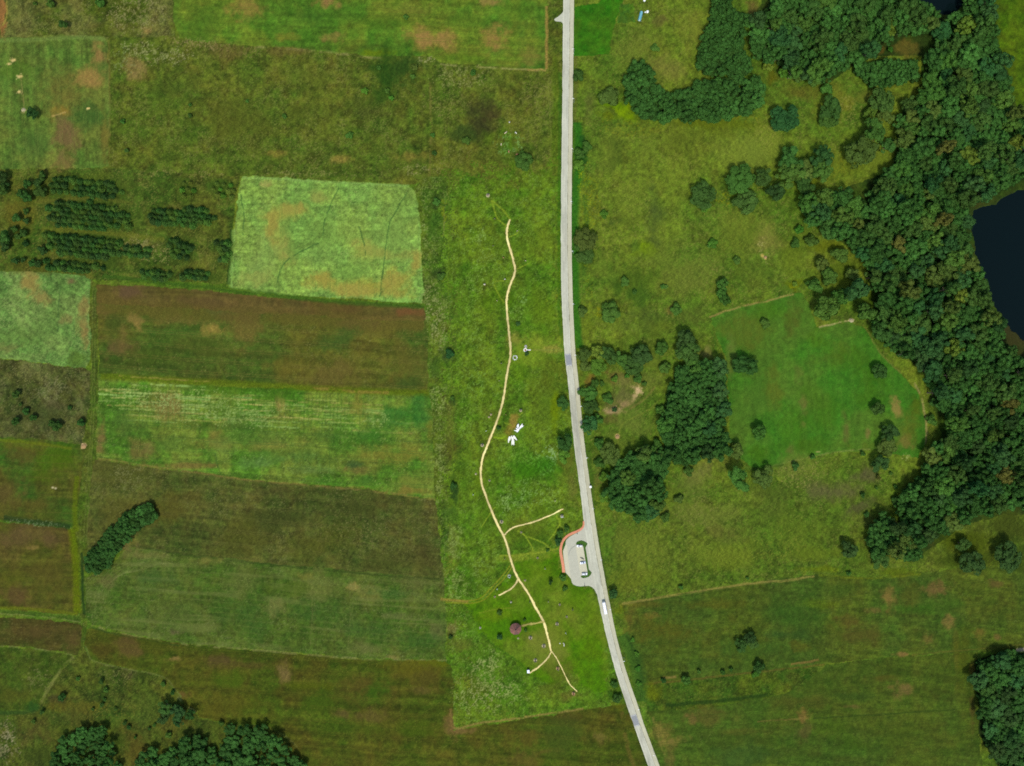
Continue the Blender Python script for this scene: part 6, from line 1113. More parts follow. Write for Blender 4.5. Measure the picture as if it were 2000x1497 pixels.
def loft(bm, secs):
    """closed body through cross sections [(y, [(x, z), ...])]"""
    rings = [[bm.verts.new((x, y, z)) for x, z in pts] for y, pts in secs]
    n = len(rings[0])
    for a, b in zip(rings, rings[1:]):
        for k in range(n): bm.faces.new((a[k], a[(k + 1) % n], b[(k + 1) % n], b[k]))
    bm.faces.new(rings[0][::-1]); bm.faces.new(rings[-1])
def sec(w, z0, z1, r=.12):
    return [(-w + r, z0), (w - r, z0), (w, z0 + r), (w, z1 - r), (w - r, z1), (-w + r, z1), (-w, z1 - r), (-w, z0 + r)]
def wheels(root, ys, x, r=.32, wd=.2):
    for y in ys:
        for sx in (-1, 1):
            bm = bmesh.new()
            tube(bm, [(sx * x - wd / 2, y, r), (sx * x + wd / 2, y, r)], r, 16)
            w = bm_obj('wheel', bm, RUBBER, root)
            bm = bmesh.new()
            tube(bm, [(sx * (x + wd / 2 + .004), y, r), (sx * (x + wd / 2 + .02), y, r)], r * .6, 12)
            bm_obj('rim', bm, STEEL, w)
def pane(root, name, quad, mat=GLASS, t=.02):
    """a glass pane a few mm proud of its opening"""
    q = [Vector(p) for p in quad]; n = (q[1] - q[0]).cross(q[2] - q[0]).normalized()
    bm = bmesh.new(); lo = [bm.verts.new(p - n * t * .3) for p in q]; hi = [bm.verts.new(p + n * t) for p in q]
    k = len(q)
    for i in range(k): bm.faces.new((lo[i], lo[(i + 1) % k], hi[(i + 1) % k], hi[i]))
    bm.faces.new(hi); bm.faces.new(lo[::-1])
    return bm_obj(name, bm, mat, root)
def car(u, v, rz, label, paint, estate=True, roof=None):
    """front along +y"""
    e = empty('parked_car', P(u, v, .06), rz, label, 'car', 'cars in the car park')
    bm = bmesh.new()
    loft(bm, [(-2.2, sec(.78, .32, .78)), (-2.1, sec(.86, .26, .9)), (-1.2, sec(.89, .24, .96)), (.7, sec(.89, .24, .96)), (1.6, sec(.87, .24, .86)), (2.1, sec(.82, .26, .74)), (2.22, sec(.72, .34, .62))])
    bm_obj('body', bm, paint, e)
    bm = bmesh.new(); r0 = -2.0 if estate else -1.45
    loft(bm, [(r0, sec(.74, .9, .98, .03)), (r0 + .35, sec(.68, .92, 1.42)), (.1, sec(.68, .92, 1.46)), (.95, sec(.74, .9, .97, .03))])
    bm_obj('cabin', bm, roof or paint, e)
    pane(e, 'windscreen', [(-.66, .88, 1.02), (.66, .88, 1.02), (.58, .22, 1.44), (-.58, .22, 1.44)])
    pane(e, 'rear_window', [(.64, r0 + .04, 1.02), (-.64, r0 + .04, 1.02), (-.58, r0 + .33, 1.39), (.58, r0 + .33, 1.39)])
    for sx in (-1, 1):
        q = [(sx * .735, r0 + .3, 1.0), (sx * .745, .75, 1.0), (sx * .69, .1, 1.38), (sx * .69, r0 + .45, 1.36)]
        pane(e, 'side_window', q if sx > 0 else q[::-1])
        bm = bmesh.new(); box(bm, (sx * .6, 2.14, .62), (.34, .16, .16), bevel=.03); bm_obj('headlight', bm, LAMPW, e)
        bm = bmesh.new(); box(bm, (sx * .68, -2.16, .72), (.2, .12, .2), bevel=.03); bm_obj('tail_light', bm, LAMPR, e)
        bm = bmesh.new(); box(bm, (sx * .98, .78, .98), (.18, .1, .13), bevel=.03); bm_obj('wing_mirror', bm, paint, e)
    for sx in (-1, 1):
        bm = bmesh.new(); tube(bm, [(sx * .58, r0 + .5, 1.49), (sx * .58, 0, 1.53)], .025, 6); bm_obj('roof_rail', bm, DARKM, e)
    wheels(e, (-1.35, 1.4), .80)
    return e
WHITE_CAR = mat_simple('white_car_paint', (.64, .65, .66), .25, var=.02, scale=1, spec=.6)
SILVER = mat_simple('silver_car_paint', (.50, .55, .64), .3, .3, var=.03, scale=1, spec=.6)
car(1131.8, 1066.4, R(90), 'white estate car parked at the top of the bays under the island hedge', WHITE_CAR)
car(1138.2, 1099.2, R(-80), 'silver blue car parked slightly askew beside the motorcycles', SILVER, False, mat_simple('pale_blue_roof', (.58, .63, .70), .25, var=.02, scale=1))
car(1141.4, 1121.0, R(-88), 'white car parked in the lowest bay above the rounded island end', WHITE_CAR)

def motorcycle(u, v, rz, label):
    e = empty('motorcycle', P(u, v, .06), rz, label, 'motorcycle', 'motorcycles in the car park')
    for y in (-.72, .72):
        bm = bmesh.new(); tube(bm, [(-.07, y, .32), (.07, y, .32)], .32, 14); w = bm_obj('wheel', bm, RUBBER, e)
        bm = bmesh.new(); tube(bm, [(-.09, y, .32), (.09, y, .32)], .16, 10); bm_obj('rim', bm, STEEL, w)
    bm = bmesh.new(); loft(bm, [(-.6, sec(.08, .45, .7, .03)), (-.1, sec(.2, .3, .74, .06)), (.35, sec(.18, .42, .86, .06)), (.6, sec(.06, .6, .84, .02))]); bm_obj('body', bm, mat_simple('black_tank', (.03, .03, .05), .3, var=.05), e)
    bm = bmesh.new(); box(bm, (0, -.42, .80), (.3, .72, .1), bevel=.03); bm_obj('seat', bm, RUBBER, e)
    bm = bmesh.new(); tube(bm, [(-.4, .42, 1.0), (0, .55, .96), (.4, .42, 1.0)], .025, 6); tube(bm, [(0, .55, .96), (0, .72, .34)], .035, 6); bm_obj('handlebar', bm, DARKM, e)
    bm = bmesh.new(); box(bm, (0, -.85, .85), (.4, .34, .3), bevel=.05); bm_obj('top_box', bm, DARKM, e)
    return e
motorcycle(1135.3, 1090.2, R(62), 'dark motorcycle on the left of two beside the silver blue car')
motorcycle(1138.4, 1091.4, R(50), 'dark motorcycle on the right of two beside the silver blue car')

def bus(u, v, rz):
    e = empty('bus', P(u, v, .07), rz, 'white bus driving up the road below the car park', 'bus')
    bm = bmesh.new()
    def bs(w, z0=.35, z1=2.95): return sec(w, z0, z1, .28)
    loft(bm, [(-4.75, sec(1.05, .5, 2.7, .25)), (-4.6, bs(1.2)), (4.1, bs(1.2)), (4.55, sec(1.14, .36, 2.78, .3)), (4.8, sec(.95, .45, 1.5, .2))])
    bm_obj('body', bm, WHITE_CAR, e)
    pane(e, 'windscreen', [(-.98, 4.8, 1.5), (.98, 4.8, 1.5), (1.0, 4.42, 2.72), (-1.0, 4.42, 2.72)])
    for sx in (-1, 1):
        for k in range(5):
            y0 = -4.2 + k * 1.62
            q = [(sx * 1.2, y0, 1.45), (sx * 1.2, y0 + 1.45, 1.45), (sx * 1.2, y0 + 1.45, 2.45), (sx * 1.2, y0, 2.45)]
            pane(e, 'side_window', q if sx > 0 else q[::-1])
        bm = bmesh.new(); box(bm, (sx * .72, 4.72, .85), (.36, .2, .22), bevel=.05); bm_obj('headlight', bm, LAMPW, e)
        bm = bmesh.new(); box(bm, (sx * .85, -4.74, 1.0), (.25, .12, .5), bevel=.04); bm_obj('tail_light', bm, LAMPR, e)
        bm = bmesh.new(); tube(bm, [(sx * 1.1, 4.5, 2.6), (sx * 1.42, 4.75, 2.5), (sx * 1.44, 4.78, 1.95)], .06, 6); box(bm, (sx * 1.44, 4.78, 2.0), (.2, .12, .5), bevel=.03); bm_obj('wing_mirror', bm, DARKM, e)
    bm = bmesh.new(); box(bm, (0, 2.55, 2.965), (1.7, .26, .05), bevel=.01); bm_obj('roof_seam', bm, mat_simple('grey_seam', (.30, .33, .38), .6), e)
    bm = bmesh.new(); box(bm, (0, -.6, 3.0), (1.3, 1.9, .16), taper=.9, bevel=.04); bm_obj('roof_unit', bm, WHITE_PAINT, e)
    bm = bmesh.new(); box(bm, (0, 3.4, 2.97), (.7, .7, .06), bevel=.02); bm_obj('roof_hatch', bm, WHITE_PAINT, e)
    pane(e, 'rear_window', [(.95, -4.68, 1.5), (-.95, -4.68, 1.5), (-.95, -4.62, 2.4), (.95, -4.62, 2.4)])
    wheels(e, (-2.9, 2.9), 1.08, .48, .28)
bus(1180.4, 1186.0, R(11))

# gazebo with an eight sided brown shingle roof
ROOFM = mat_simple('brown_shingles', alb((132, 92, 84)), .85, var=.14, scale=6, bump=.3)
ROOFD = mat_simple('dark_shingles', alb((104, 76, 72)), .85, var=.14, scale=6, bump=.3)
g = empty('gazebo', P(1007, 1226.5), R(10), 'eight sided gazebo with a brown shingled roof on the mown lawn', 'gazebo')
RR, HE, HT = 4.7, 2.7, 5.3
bm = bmesh.new(); oc = [(math.cos(R(22.5 + 45 * k)), math.sin(R(22.5 + 45 * k))) for k in range(8)]
lathe(bm, [(3.9, .0), (3.9, .22), (3.7, .25)], 8); bm_obj('floor_deck', bm, WOODG, g)
roof = bm = bmesh.new()
vo_ = [bm.verts.new((x * RR, y * RR, HE)) for x, y in oc]; vi = [bm.verts.new((x * RR, y * RR, HE - .16)) for x, y in oc]
va = bm.verts.new((0, 0, HT)); vb = bm.verts.new((0, 0, HT - .2))
for k in range(8):
    f = bm.faces.new((vo_[k], vo_[(k + 1) % 8], va)); f.material_index = 1 if k in (0, 5) else 0
    bm.faces.new((vi[(k + 1) % 8], vi[k], vb)); bm.faces.new((vo_[k], vi[k], vi[(k + 1) % 8], vo_[(k + 1) % 8]))
rf = bm_obj('roof', bm, ROOFM, g); rf.data.materials.append(ROOFD)
bm = bmesh.new()
for x, y in oc: tube(bm, [(x * RR * .99, y * RR * .99, HE + .03), (x * .25, y * .25, HT - .1)], .07, 6)
bm_obj('ridge_caps', bm, ROOFD, rf)
bm = bmesh.new(); lathe(bm, [(.42, HT - .25), (.36, HT + .05), (.16, HT + .2), (.05, HT + .6)], 10); bm_obj('finial', bm, DARKM, rf)
for k, (x, y) in enumerate(oc):
    bm = bmesh.new(); tube(bm, [(x * 3.6, y * 3.6, .2), (x * 3.6, y * 3.6, HE + .35)], .12, 8); bm_obj('post', bm, WOODG, g)
    if k != 0:
        x2, y2 = oc[(k + 1) % 8]; bm = bmesh.new()
        for z in (.55, 1.05): tube(bm, [(x * 3.55, y * 3.55, z), (x2 * 3.55, y2 * 3.55, z)], .045, 6)
        bm_obj('railing', bm, WOODG, g)

# booth at the path's end
b_ = empty('booth', P(1031.8, 1309.8), R(4), 'small white topped booth where the sandy curved path ends', 'booth')
bm = bmesh.new(); box(bm, (0, 0, 1.1), (1.7, 2.3, 2.2), bevel=.03); bm_obj('wall', bm, mat_simple('dark_green_boards', (.03, .05, .045), .8, var=.2, scale=5), b_)
bm = bmesh.new(); box(bm, (0, 0, 2.28), (1.9, 2.5, .12), taper=.94, bevel=.02); bm_obj('roof', bm, mat_simple('pale_sheet_roof', (.66, .70, .78), .5, var=.05, scale=3), b_)
bm = bmesh.new(); box(bm, (.87, .2, 1.0), (.05, .8, 1.9), bevel=.01); bm_obj('door', bm, WOODG, b_)

# greenhouse and white vessels at the vegetable plot
gh = empty('greenhouse', P(1250.6, 33), R(-14), 'pale blue film greenhouse tunnel beside the vegetable plot', 'greenhouse')
bm = bmesh.new(); secs = []
W2, L2, HG = 1.25, 3.5, 1.9
arc = [(W2 * math.cos(math.pi * k / 10), HG * math.sin(math.pi * k / 10)) for k in range(11)]
loft(bm, [(-L2, arc), (-L2 * .5, arc), (0, arc), (L2 * .5, arc), (L2, arc)])
bm_obj('film_cover', bm, mat_simple('blue_film', alb((112, 186, 206)), .3, var=.06, scale=2, spec=.5), gh, loc=(0, 0, .02))
for k in range(5):
    bm = bmesh.new(); y = -L2 + k * L2 / 2 * .98 + .05
    tube(bm, [(1.01 * a, y, 1.01 * z) for a, z in arc], .035, 6); bm_obj('hoop', bm, STEEL, gh)
bm = bmesh.new(); box(bm, (0, -L2 - .03, .85), (.9, .05, 1.6), bevel=.01); bm_obj('door', bm, WHITE_PAINT, gh)
def tank(u, v, r, h, label):
    bm = bmesh.new(); lathe(bm, [(r * .96, 0), (r, .1), (r, h * .85), (r * .8, h * .97), (r * .3, h)], 16)
    o = bm_obj('water_tank', bm, mat_simple('white_plastic', (.8, .82, .8), .4, var=.04), None, loc=P(u, v)); tag(o, label, 'tank')
    bm = bmesh.new(); lathe(bm, [(r * .28, h * .99), (r * .28, h * 1.08), (r * .2, h * 1.1)], 10); bm_obj('lid', bm, DARKM, o)
tank(1264.3, 24.3, .9, 1.4, 'white round tank right of the blue greenhouse'); tank(1258.4, 2, .85, 1.3, 'white tank at the top edge above the blue greenhouse')
tank(1260, 24.8, .5, .8, 'tiny pale barrel between the greenhouse and the white tank')

# street lamps along the footway
LAMPS = [(1120.4, 96), (1120.6, 193), (1118.6, 291), (1117, 394), (1119, 491), (1120.4, 594), (1124.6, 694), (1136, 794), (1147, 895), (1159, 994), (1175, 1094), (1193, 1191), (1220, 1292), (1248.4, 1386), (1278, 1476)]
lamp0 = None
for k, (u, v) in enumerate(LAMPS):
    lab = f'white headed street lamp, {ORD[k]} from the top along the road footway'
    foot = stand(u + 1.6, v, 7.0)
    if lamp0 is None:
        lamp0 = empty('street_lamp', foot, 0, lab, 'street lamp', 'street lamps along the road')
        bm = bmesh.new(); lathe(bm, [(.2, 0), (.2, .3), (.1, .35), (.075, 3.5), (.06, 6.9)], 10); bm_obj('pole', bm, STEEL, lamp0)
        bm = bmesh.new(); tube(bm, [(0, 0, 6.8), (-.25, 0, 7.1), (-.9, 0, 7.2)], .045, 6); bm_obj('arm', bm, STEEL, lamp0)
        bm = bmesh.new(); box(bm, (-1.15, 0, 7.2), (1.05, .46, .16), taper=.85, bevel=.04); hd = bm_obj('lamp_head', bm, WHITE_PAINT, lamp0)
        bm = bmesh.new(); box(bm, (-1.15, 0, 7.1), (.7, .3, .05)); bm_obj('lens', bm, LAMPW, hd)
    else:
        c = lamp0.copy(); COL.objects.link(c); c.location = foot; c['label'] = lab
        for ch in list(lamp0.children):
            d_ = ch.copy(); COL.objects.link(d_); d_.parent = c
            for gch in ch.children:
                q_ = gch.copy(); COL.objects.link(q_); q_.parent = d_
# two signs at the mouths of the car park
for u, v, lab in [(1127.3, 1042, 'dark sign post on the red footway at the upper car park mouth'), (1141.6, 1143.6, 'dark sign post on the kerb at the lower car park mouth')]:
    e = empty('road_sign', P(u, v), R(15), lab, 'sign', 'signs at the car park mouths')
    bm = bmesh.new(); tube(bm, [(0, 0, 0), (0, 0, 2.6)], .05, 8); bm_obj('post', bm, STEEL, e)
    bm = bmesh.new(); box(bm, (0, .06, 2.3), (.8, .06, .7), bevel=.02); bm_obj('sign_plate', bm, DARKM, e)
    bm = bmesh.new(); lathe(bm, [(.35, 0), (.35, .22), (.28, .3)], 12); bm_obj('base', bm, DARKM, e)
# tyre streaks across the car park belong to its asphalt
sk = bmesh.new()
for off in (0, 1.6):
    q = smooth_line([(1109.5 + off, 1084 + off), (1111 + off, 1079), (1114 + off, 1073), (1118 + off, 1069), (1123 + off * .4, 1066.5)], 4)
    for a, c in zip(q, q[1:]):
        a = np.array(a); c = np.array(c); n = np.array([-(c - a)[1], (c - a)[0]]); n = n / np.linalg.norm(n) * .28
        sk.faces.new([sk.verts.new(P(*p, .027)) for p in (a - n, c - n, c + n, a + n)])
cp = bpy.data.objects['car_park']
bm_obj('tyre_mark', sk, mat_simple('tyre_rubber_mark', alb((140, 144, 138)), .9, var=.1), cp)

# person with a white parasol on the footway edge
def person(u, v, rz, label, skin, shirt, trousers, hair):
    e = empty('person', P(u, v, .12), rz, label, 'person')
    def grown(name, chains, mat, sub=2):
        bm = bmesh.new(); rad = []; cache = {}
        def vert(p, r):
            k = tuple(round(c, 3) for c in p)
            if k not in cache: cache[k] = bm.verts.new(p); rad.append(r)
            return cache[k]
        for ch in chains:
            vs_ = [vert(p, r) for p, r in ch]
            for a, c in zip(vs_, vs_[1:]):
                if bm.edges.get((a, c)) is None: bm.edges.new((a, c))
        me = bpy.data.meshes.new(name); bm.to_mesh(me); bm.free()
        o = link_mesh(name, me, mat, e)
        sk_ = o.modifiers.new('skin', 'SKIN'); sv = me.skin_vertices[0].data
        for i, r in enumerate(rad): sv[i].radius = (r, r) if not hasattr(r, '__len__') else r
        sv[0].use_root = True
        ss = o.modifiers.new('sub', 'SUBSURF'); ss.levels = ss.render_levels = sub
        dg = bpy.context.evaluated_depsgraph_get(); m2 = bpy.data.meshes.new_from_object(o.evaluated_get(dg)); o.modifiers.clear(); o.data = m2
        if not m2.materials: m2.materials.append(mat)
        for p in m2.polygons: p.use_smooth = True
        return o
    pel, chest, neck = (0, 0, .92), (0, .02, 1.28), (0, .02, 1.46)
    ch = [[(pel, (.15, .11)), ((0, .01, 1.1), (.13, .10)), (chest, (.16, .11)), (neck, .055), ((0, .03, 1.58), (.075, .09)), ((0, .03, 1.70), (.07, .085))]]
    for s in (-1, 1):
        ch.append([(pel, (.15, .11)), ((s * .09, .0, .84), .085), ((s * .1, .12 * s, .48), .058), ((s * .1, .02 * s, .09), .04), ((s * .1, .02 * s + .16, .04), .036)])
        if s > 0: hand = [((.36, .16, 1.12), .035), ((.30, .34, 1.30), .028), ((.26, .38, 1.36), (.034, .02))]
        else: hand = [((-.27, -.02, 1.08), .035), ((-.27, .08, .86), .028), ((-.27, .10, .78), (.034, .02))]
        ch.append([(chest, (.16, .11)), ((s * .17, .02, 1.38), .055)] + hand)
    body = grown('body', ch, shirt)
    for s, h in ((1, Vector((.26, .38, 1.36))), (-1, Vector((-.27, .10, .78)))):
        bm = bmesh.new()
        for k in range(4):
            p0 = h + Vector(((k - 1.5) * .017, .0, .02 if s > 0 else -.03)); d_ = Vector((-.012, .03, .03)) if s > 0 else Vector((0, .012, -.04))
            tube(bm, [p0, p0 + d_ * (.9 + .1 * (k in (1, 2))), p0 + d_ * 1.6 + Vector((0, -.012, 0))], [.0085, .008, .006], 6)
        tube(bm, [h + Vector((-.03 * s, .01, 0)), h + Vector((-.045 * s, .035, .02)), h + Vector((-.035 * s, .055, .03))], [.01, .009, .007], 6)
        bm_obj('fingers', bm, skin, body)
    bm = bmesh.new(); bmesh.ops.create_uvsphere(bm, u_segments=14, v_segments=10, radius=.115, matrix=Matrix.Translation((0, .03, 1.66)) @ Matrix.Diagonal((.86, 1.0, 1.12, 1))); bm_obj('head', bm, skin, e, True)
    bm = bmesh.new(); bmesh.ops.create_uvsphere(bm, u_segments=14, v_segments=10, radius=.122, matrix=Matrix.Translation((0, .008, 1.685)) @ Matrix.Diagonal((.88, 1.0, 1.08, 1))); bm_obj('hair', bm, hair, e, True)
    bm = bmesh.new(); tube(bm, [(0, .14, 1.665), (0, .165, 1.64)], [.014, .018], 6); bm_obj('nose', bm, skin, e)
    for s in (-1, 1):
        bm = bmesh.new(); tube(bm, [(s * .09, .0, .86), (s * .1, .12 * s, .48), (s * .1, .02 * s, .12)], [.1, .075, .06], 10); bm_obj('trouser_leg', bm, trousers, e)
    return e
person(1152.6, 951.6, R(190), 'person in a reddish top walking under a white parasol on the footway', mat_simple('skin', (.5, .32, .24), .6, var=.04), mat_simple('red_brown_shirt', (.26, .07, .05), .8, var=.1), mat_simple('dark_trousers', (.05, .045, .05), .85, var=.1), mat_simple('brown_hair', (.06, .035, .02), .7, var=.15))
pu = empty('parasol', P(1152.9, 950.6, .12), 0, 'open white parasol held over a person on the footway edge', 'parasol')
bm = bmesh.new()
rg = [[bm.verts.new((r * math.cos(R(22.5 * k)) * (1 if k % 2 == 0 else .95), r * math.sin(R(22.5 * k)) * (1 if k % 2 == 0 else .95), z)) for k in range(16)] for r, z in ((.95, 2.06), (.72, 2.24), (.4, 2.38), (.05, 2.44))]
for a, c in zip(rg, rg[1:]):
    for k in range(16): bm.faces.new((a[k], a[(k + 1) % 16], c[(k + 1) % 16], c[k]))
bm.faces.new(rg[-1])
bm_obj('canopy', bm, mat_simple('white_cloth', (.86, .87, .85), .8, var=.03), pu)
bm = bmesh.new(); tube(bm, [(-.22, -.02, 1.2), (-.02, 0, 2.46)], .014, 6); bm_obj('shaft', bm, STEEL, pu)

# ---- the sculpture park: carved figures on round plinths
def angel(u, v, rz, label, wood, base=None, br=1.6, h=3.6, name='angel_sculpture', cat='sculpture', tilt=0):
    e = empty(name, P(u, v, -.05), rz, label, cat, 'sculptures of the park')
    rr = random.Random(int(u * 7 + v))
    if base is not None:
        bm = bmesh.new(); lathe(bm, [(br * 1.02, 0), (br, .10), (br * .9, .2), (br * .5, .24)], 18, wob=.09, seed=int(u)); bm_obj('plinth', bm, base, e)
    bm = bmesh.new(); k = h / 3.6
    lathe(bm, [(.42 * k, 0), (.36 * k, .6 * k), (.30 * k, 1.5 * k), (.34 * k, 2.3 * k), (.40 * k, 2.75 * k), (.16 * k, 2.95 * k), (.22 * k, 3.15 * k), (.22 * k, 3.38 * k), (.08 * k, 3.56 * k)], 10, wob=.06, seed=int(v)); bm_obj('figure', bm, wood, e, True)
    for s in (-1, 1):
        bm = bmesh.new()
        pr = [(.16, 2.0), (.34, 1.1), (.72, 1.5), (1.02, 2.5), (.98, 3.15), (.55, 3.0), (.24, 2.75)]
        lo = [bm.verts.new((s * x * k, -.22 * k - .22 * x * k, z * k)) for x, z in pr]; hi = [bm.verts.new((s * x * k, -.08 * k - .22 * x * k, z * k)) for x, z in pr]
        n = len(pr)
        for i in range(n): bm.faces.new((lo[i], lo[(i + 1) % n], hi[(i + 1) % n], hi[i]))
        bm.faces.new(lo); bm.faces.new(hi[::-1]); bm_obj('wing', bm, wood, e)
    return e
def stones(u, v, r, n, label, mat, size=.38, cat='stone ring', name='stone_ring', gap=.2):
    """a ring of boulders set round a spot: laid as one piece"""
    e = empty(name, P(u, v, -.06), 0, label, cat)
    for i in range(n):
        t = 2 * math.pi * (i + gap) / n; bm = bmesh.new(); s = size * random.uniform(.7, 1.25)
        lathe(bm, [(s * .7, 0), (s, s * .4), (s * .75, s * .85), (s * .3, s * 1.0)], 8, wob=.2, seed=i + int(u)); bm_obj('boulder', bm, mat, e, False, loc=(r * math.cos(t), r * math.sin(t), 0), rz=random.uniform(0, 6))
    return e
RINGS = [ # big round plinths
    (1036, 1246, GRAV, 1.7, WOODG, 'dark carved angel on the white ring nearest the gazebo'), (1062, 1262, GRAV, 1.8, WOODG, 'dark carved angel on the pale ring left of the path fork'), (1045.5, 1290, GRAV, 1.6, WOODG, 'dark carved angel on the pale ring inside the curved path'),
    (1089.5, 1306, GRAVR, 1.6, WOODG, 'dark carved angel on the tan ring beside the thin straight path'), (1120, 1355, GRAVR, 1.6, WOODR, 'carved angel on the tan ring at the lowest path end'), (953, 382, GRAV, 1.7, WOODG, 'dark carved angel on the cream ring at the top end of park'),
    (942, 870, GRAV, 1.5, WOODG, 'dark carved angel on the white ring left of the path bend'), (979.5, 1019.5, GRAV, 1.6, WOODG, 'dark carved angel on a ring just above the path fork'), (1088, 1219, GRAV, 1.5, WOODG, 'grey carved angel on a ring right of the gazebo path'), (1017, 802, GRAV, 1.3, WOODG, 'grey carved angel on a ring above the white angels')]
for u, v, bm_, br, wd, lb in RINGS: angel(u, v, random.uniform(-.6, .6), lb, wd, bm_, br * .88)
POSTS = [(1010, 452, WOODL, 2.8, 'pale carved figure right of the path below its upper end'), (963, 481, WOODG, 2.6, 'grey carved figure in the meadow left of the upper path'), (983.5, 504, WOODR, 3.0, 'orange red carved figure left of the upper path'), (1026.5, 510, WOODL, 2.8, 'whitish carved figure right of the upper path bend'), (986, 546, STONEC, 3.2, 'white figure close to the left of the path'), (946.5, 556, STONEC, 2.8, 'white figure standing far left of the path'), (971, 588, WOODL, 2.6, 'pale figure left of the path above the teal bush'), (966, 428, WOODG, 2.6, 'grey figure below the topmost sculpture ring'),
         (979, 710, WOODG, 3.4, 'dark beam like figure left of the path beside the stone ring'), (959, 810, WOODR, 3.0, 'reddish figure left of the path above the white angels'), (955, 815, WOODR, 2.2, 'smaller reddish figure left of the path above white angels'), (988, 810, WOODR, 2.6, 'pinkish carved figure right of the path above white angels'), (949.5, 842, STONEW, 2.8, 'small white figure left of the path beside the white angels'), (929.5, 926, WOODL, 2.6, 'pale figure left of the path at its leftmost bend'), (956, 939, WOODG, 2.8, 'grey figure right of the path at its leftmost bend'), (924, 966, STONEC, 2.8, 'white figure far left below the path bend'),
         (1084, 978, WOODL, 2.8, 'grey white figure in the meadow left of the road'), (1018, 1040, WOODG, 2.8, 'grey figure below the branch path'), (1050, 1090, WOODG, 3.2, 'dark figure left of the car park'), (986, 1091, WOODG, 2.6, 'grey figure left of the path below the fork'), (1064.5, 1110, WOODL, 3.2, 'white topped figure left of the lower car park'), (971, 1150, STONEC, 3.0, 'leaning white figure above the short spur path'), (966.5, 1166, WOODR, 3.0, 'red figure at the end of the short spur path'), (998, 1176, STONEC, 2.8, 'white and dark figure below the short spur path'), (1034.5, 1175, WOODG, 2.8, 'grey figure left of the main path above the gazebo'), (1025.5, 1134, WOODR, 2.4, 'pinkish figure right of the path at the spur fork'),
         (938, 1226, STONEC, 3.2, 'white figure at the left edge of the mown lawn'), (1012, 1247, WOODL, 2.0, 'small yellowish figure below the gazebo'), (1105, 1236, STONEC, 2.8, 'white figure on the lawn right of the path'), (1093, 1181, WOODG, 3.4, 'dark figure below the lower car park lawn'), (1118, 1190, WOODG, 3.2, 'dark slim figure on the lawn left of the bus'), (1107, 1205, WOODG, 3.0, 'grey figure on the lawn below the dark slim one'), (1071, 1175, WOODL, 2.2, 'small pale figure right of the main path above the gazebo'), (975, 744, WOODL, 2.4, 'pale figure left of the path below the beam like one'), (995, 240, STONEW, 2.4, 'white dot of a figure at the top of the lush patch')]
for u, v, wd, hh, lb in POSTS: angel(u, v, random.uniform(-.9, .9), lb, wd, GRAV if random.random() < .3 else None, .8, hh * .85, name='carved_figure', cat='carved figure')
stones(1006, 699, 1.6, 9, 'ring of white stones right of the main path', STONEW, .42)
stones(1093.5, 1257, 0.1, 1, 'single pale stone right of the path fork', STONEC, .5, 'stone', 'stone')
e = angel(995, 1127, 0, 'white figure in a pale green ring beside the path', STONEW, None, 1.2, 2.6, name='carved_figure', cat='carved figure')
stones(994.6, 1126, 1.1, 10, 'pale ring of stones round a white figure beside the path', STONEC, .28)
angel(1097.5, 1008.5, .3, 'tall white figure at the end of the branch path', STONEW, GRAV, 1.3, 4.2)
# fountain-like red centred ring with a pale paved tail
e = empty('memorial', P(1026, 684, -.05), 0, 'round white ring with a red brown centre and pale paved tail', 'memorial')
bm = bmesh.new(); lathe(bm, [(1.5, 0), (1.5, .3), (1.3, .36), (.8, .34)], 20); bm_obj('ring', bm, STONEC, e)
bm = bmesh.new(); lathe(bm, [(.72, .2), (.72, .5), (.5, .75), (.15, .9)], 14); bm_obj('centre_stone', bm, REDB, e)
bm = bmesh.new(); box(bm, (2.8, 0, .1), (2.9, .8, .16), bevel=.03); bm_obj('paved_tail', bm, STONEC, e)
stones(1027, 677, .7, 6, 'heap of grey rubble stones above the red centred ring', STONEG, .5, 'stone heap', 'stone_heap')
# crook shaped white figure on the lawn
bm = bmesh.new()
tube(bm, [(0, -1.5, .15), (.05, -.4, .5), (.0, .6, .75), (-.35, 1.2, .85), (-.75, 1.15, .8), (-.9, .75, .7)], [.3, .26, .2, .18, .16, .12], 8)
tag(bm_obj('crook_sculpture', bm, STONEC, None, True, loc=P(1101.5, 1258.5)), 'white crook shaped sculpture on the dry lawn', 'sculpture')
# logs and pale lumps in the upper flower patch
for u, v, rz, l, mt, lb in [(988, 259.5, .7, 2.6, WOODL, 'pale log at the upper left of the lush flower patch'), (1007.5, 260, -.8, 1.9, STONEC, 'white lump of wood right of the pale log'), (979, 282.5, 1.5, 1.8, WOODL, 'short pale log left in the lush flower patch'), (994, 296, 1.5, 2.2, WOODR, 'tan log in the middle of lush flower patch'), (1009.5, 302, .5, 1.6, WOODR, 'tan stump beside the round green tree')]:
    bm = bmesh.new(); tube(bm, [(-l / 2, 0, .25), (0, .08, .3), (l / 2, 0, .25)], [.3, .34, .26], 9)
    tag(bm_obj('log', bm, mt, None, True, loc=P(u, v), rz=rz), lb, 'log')

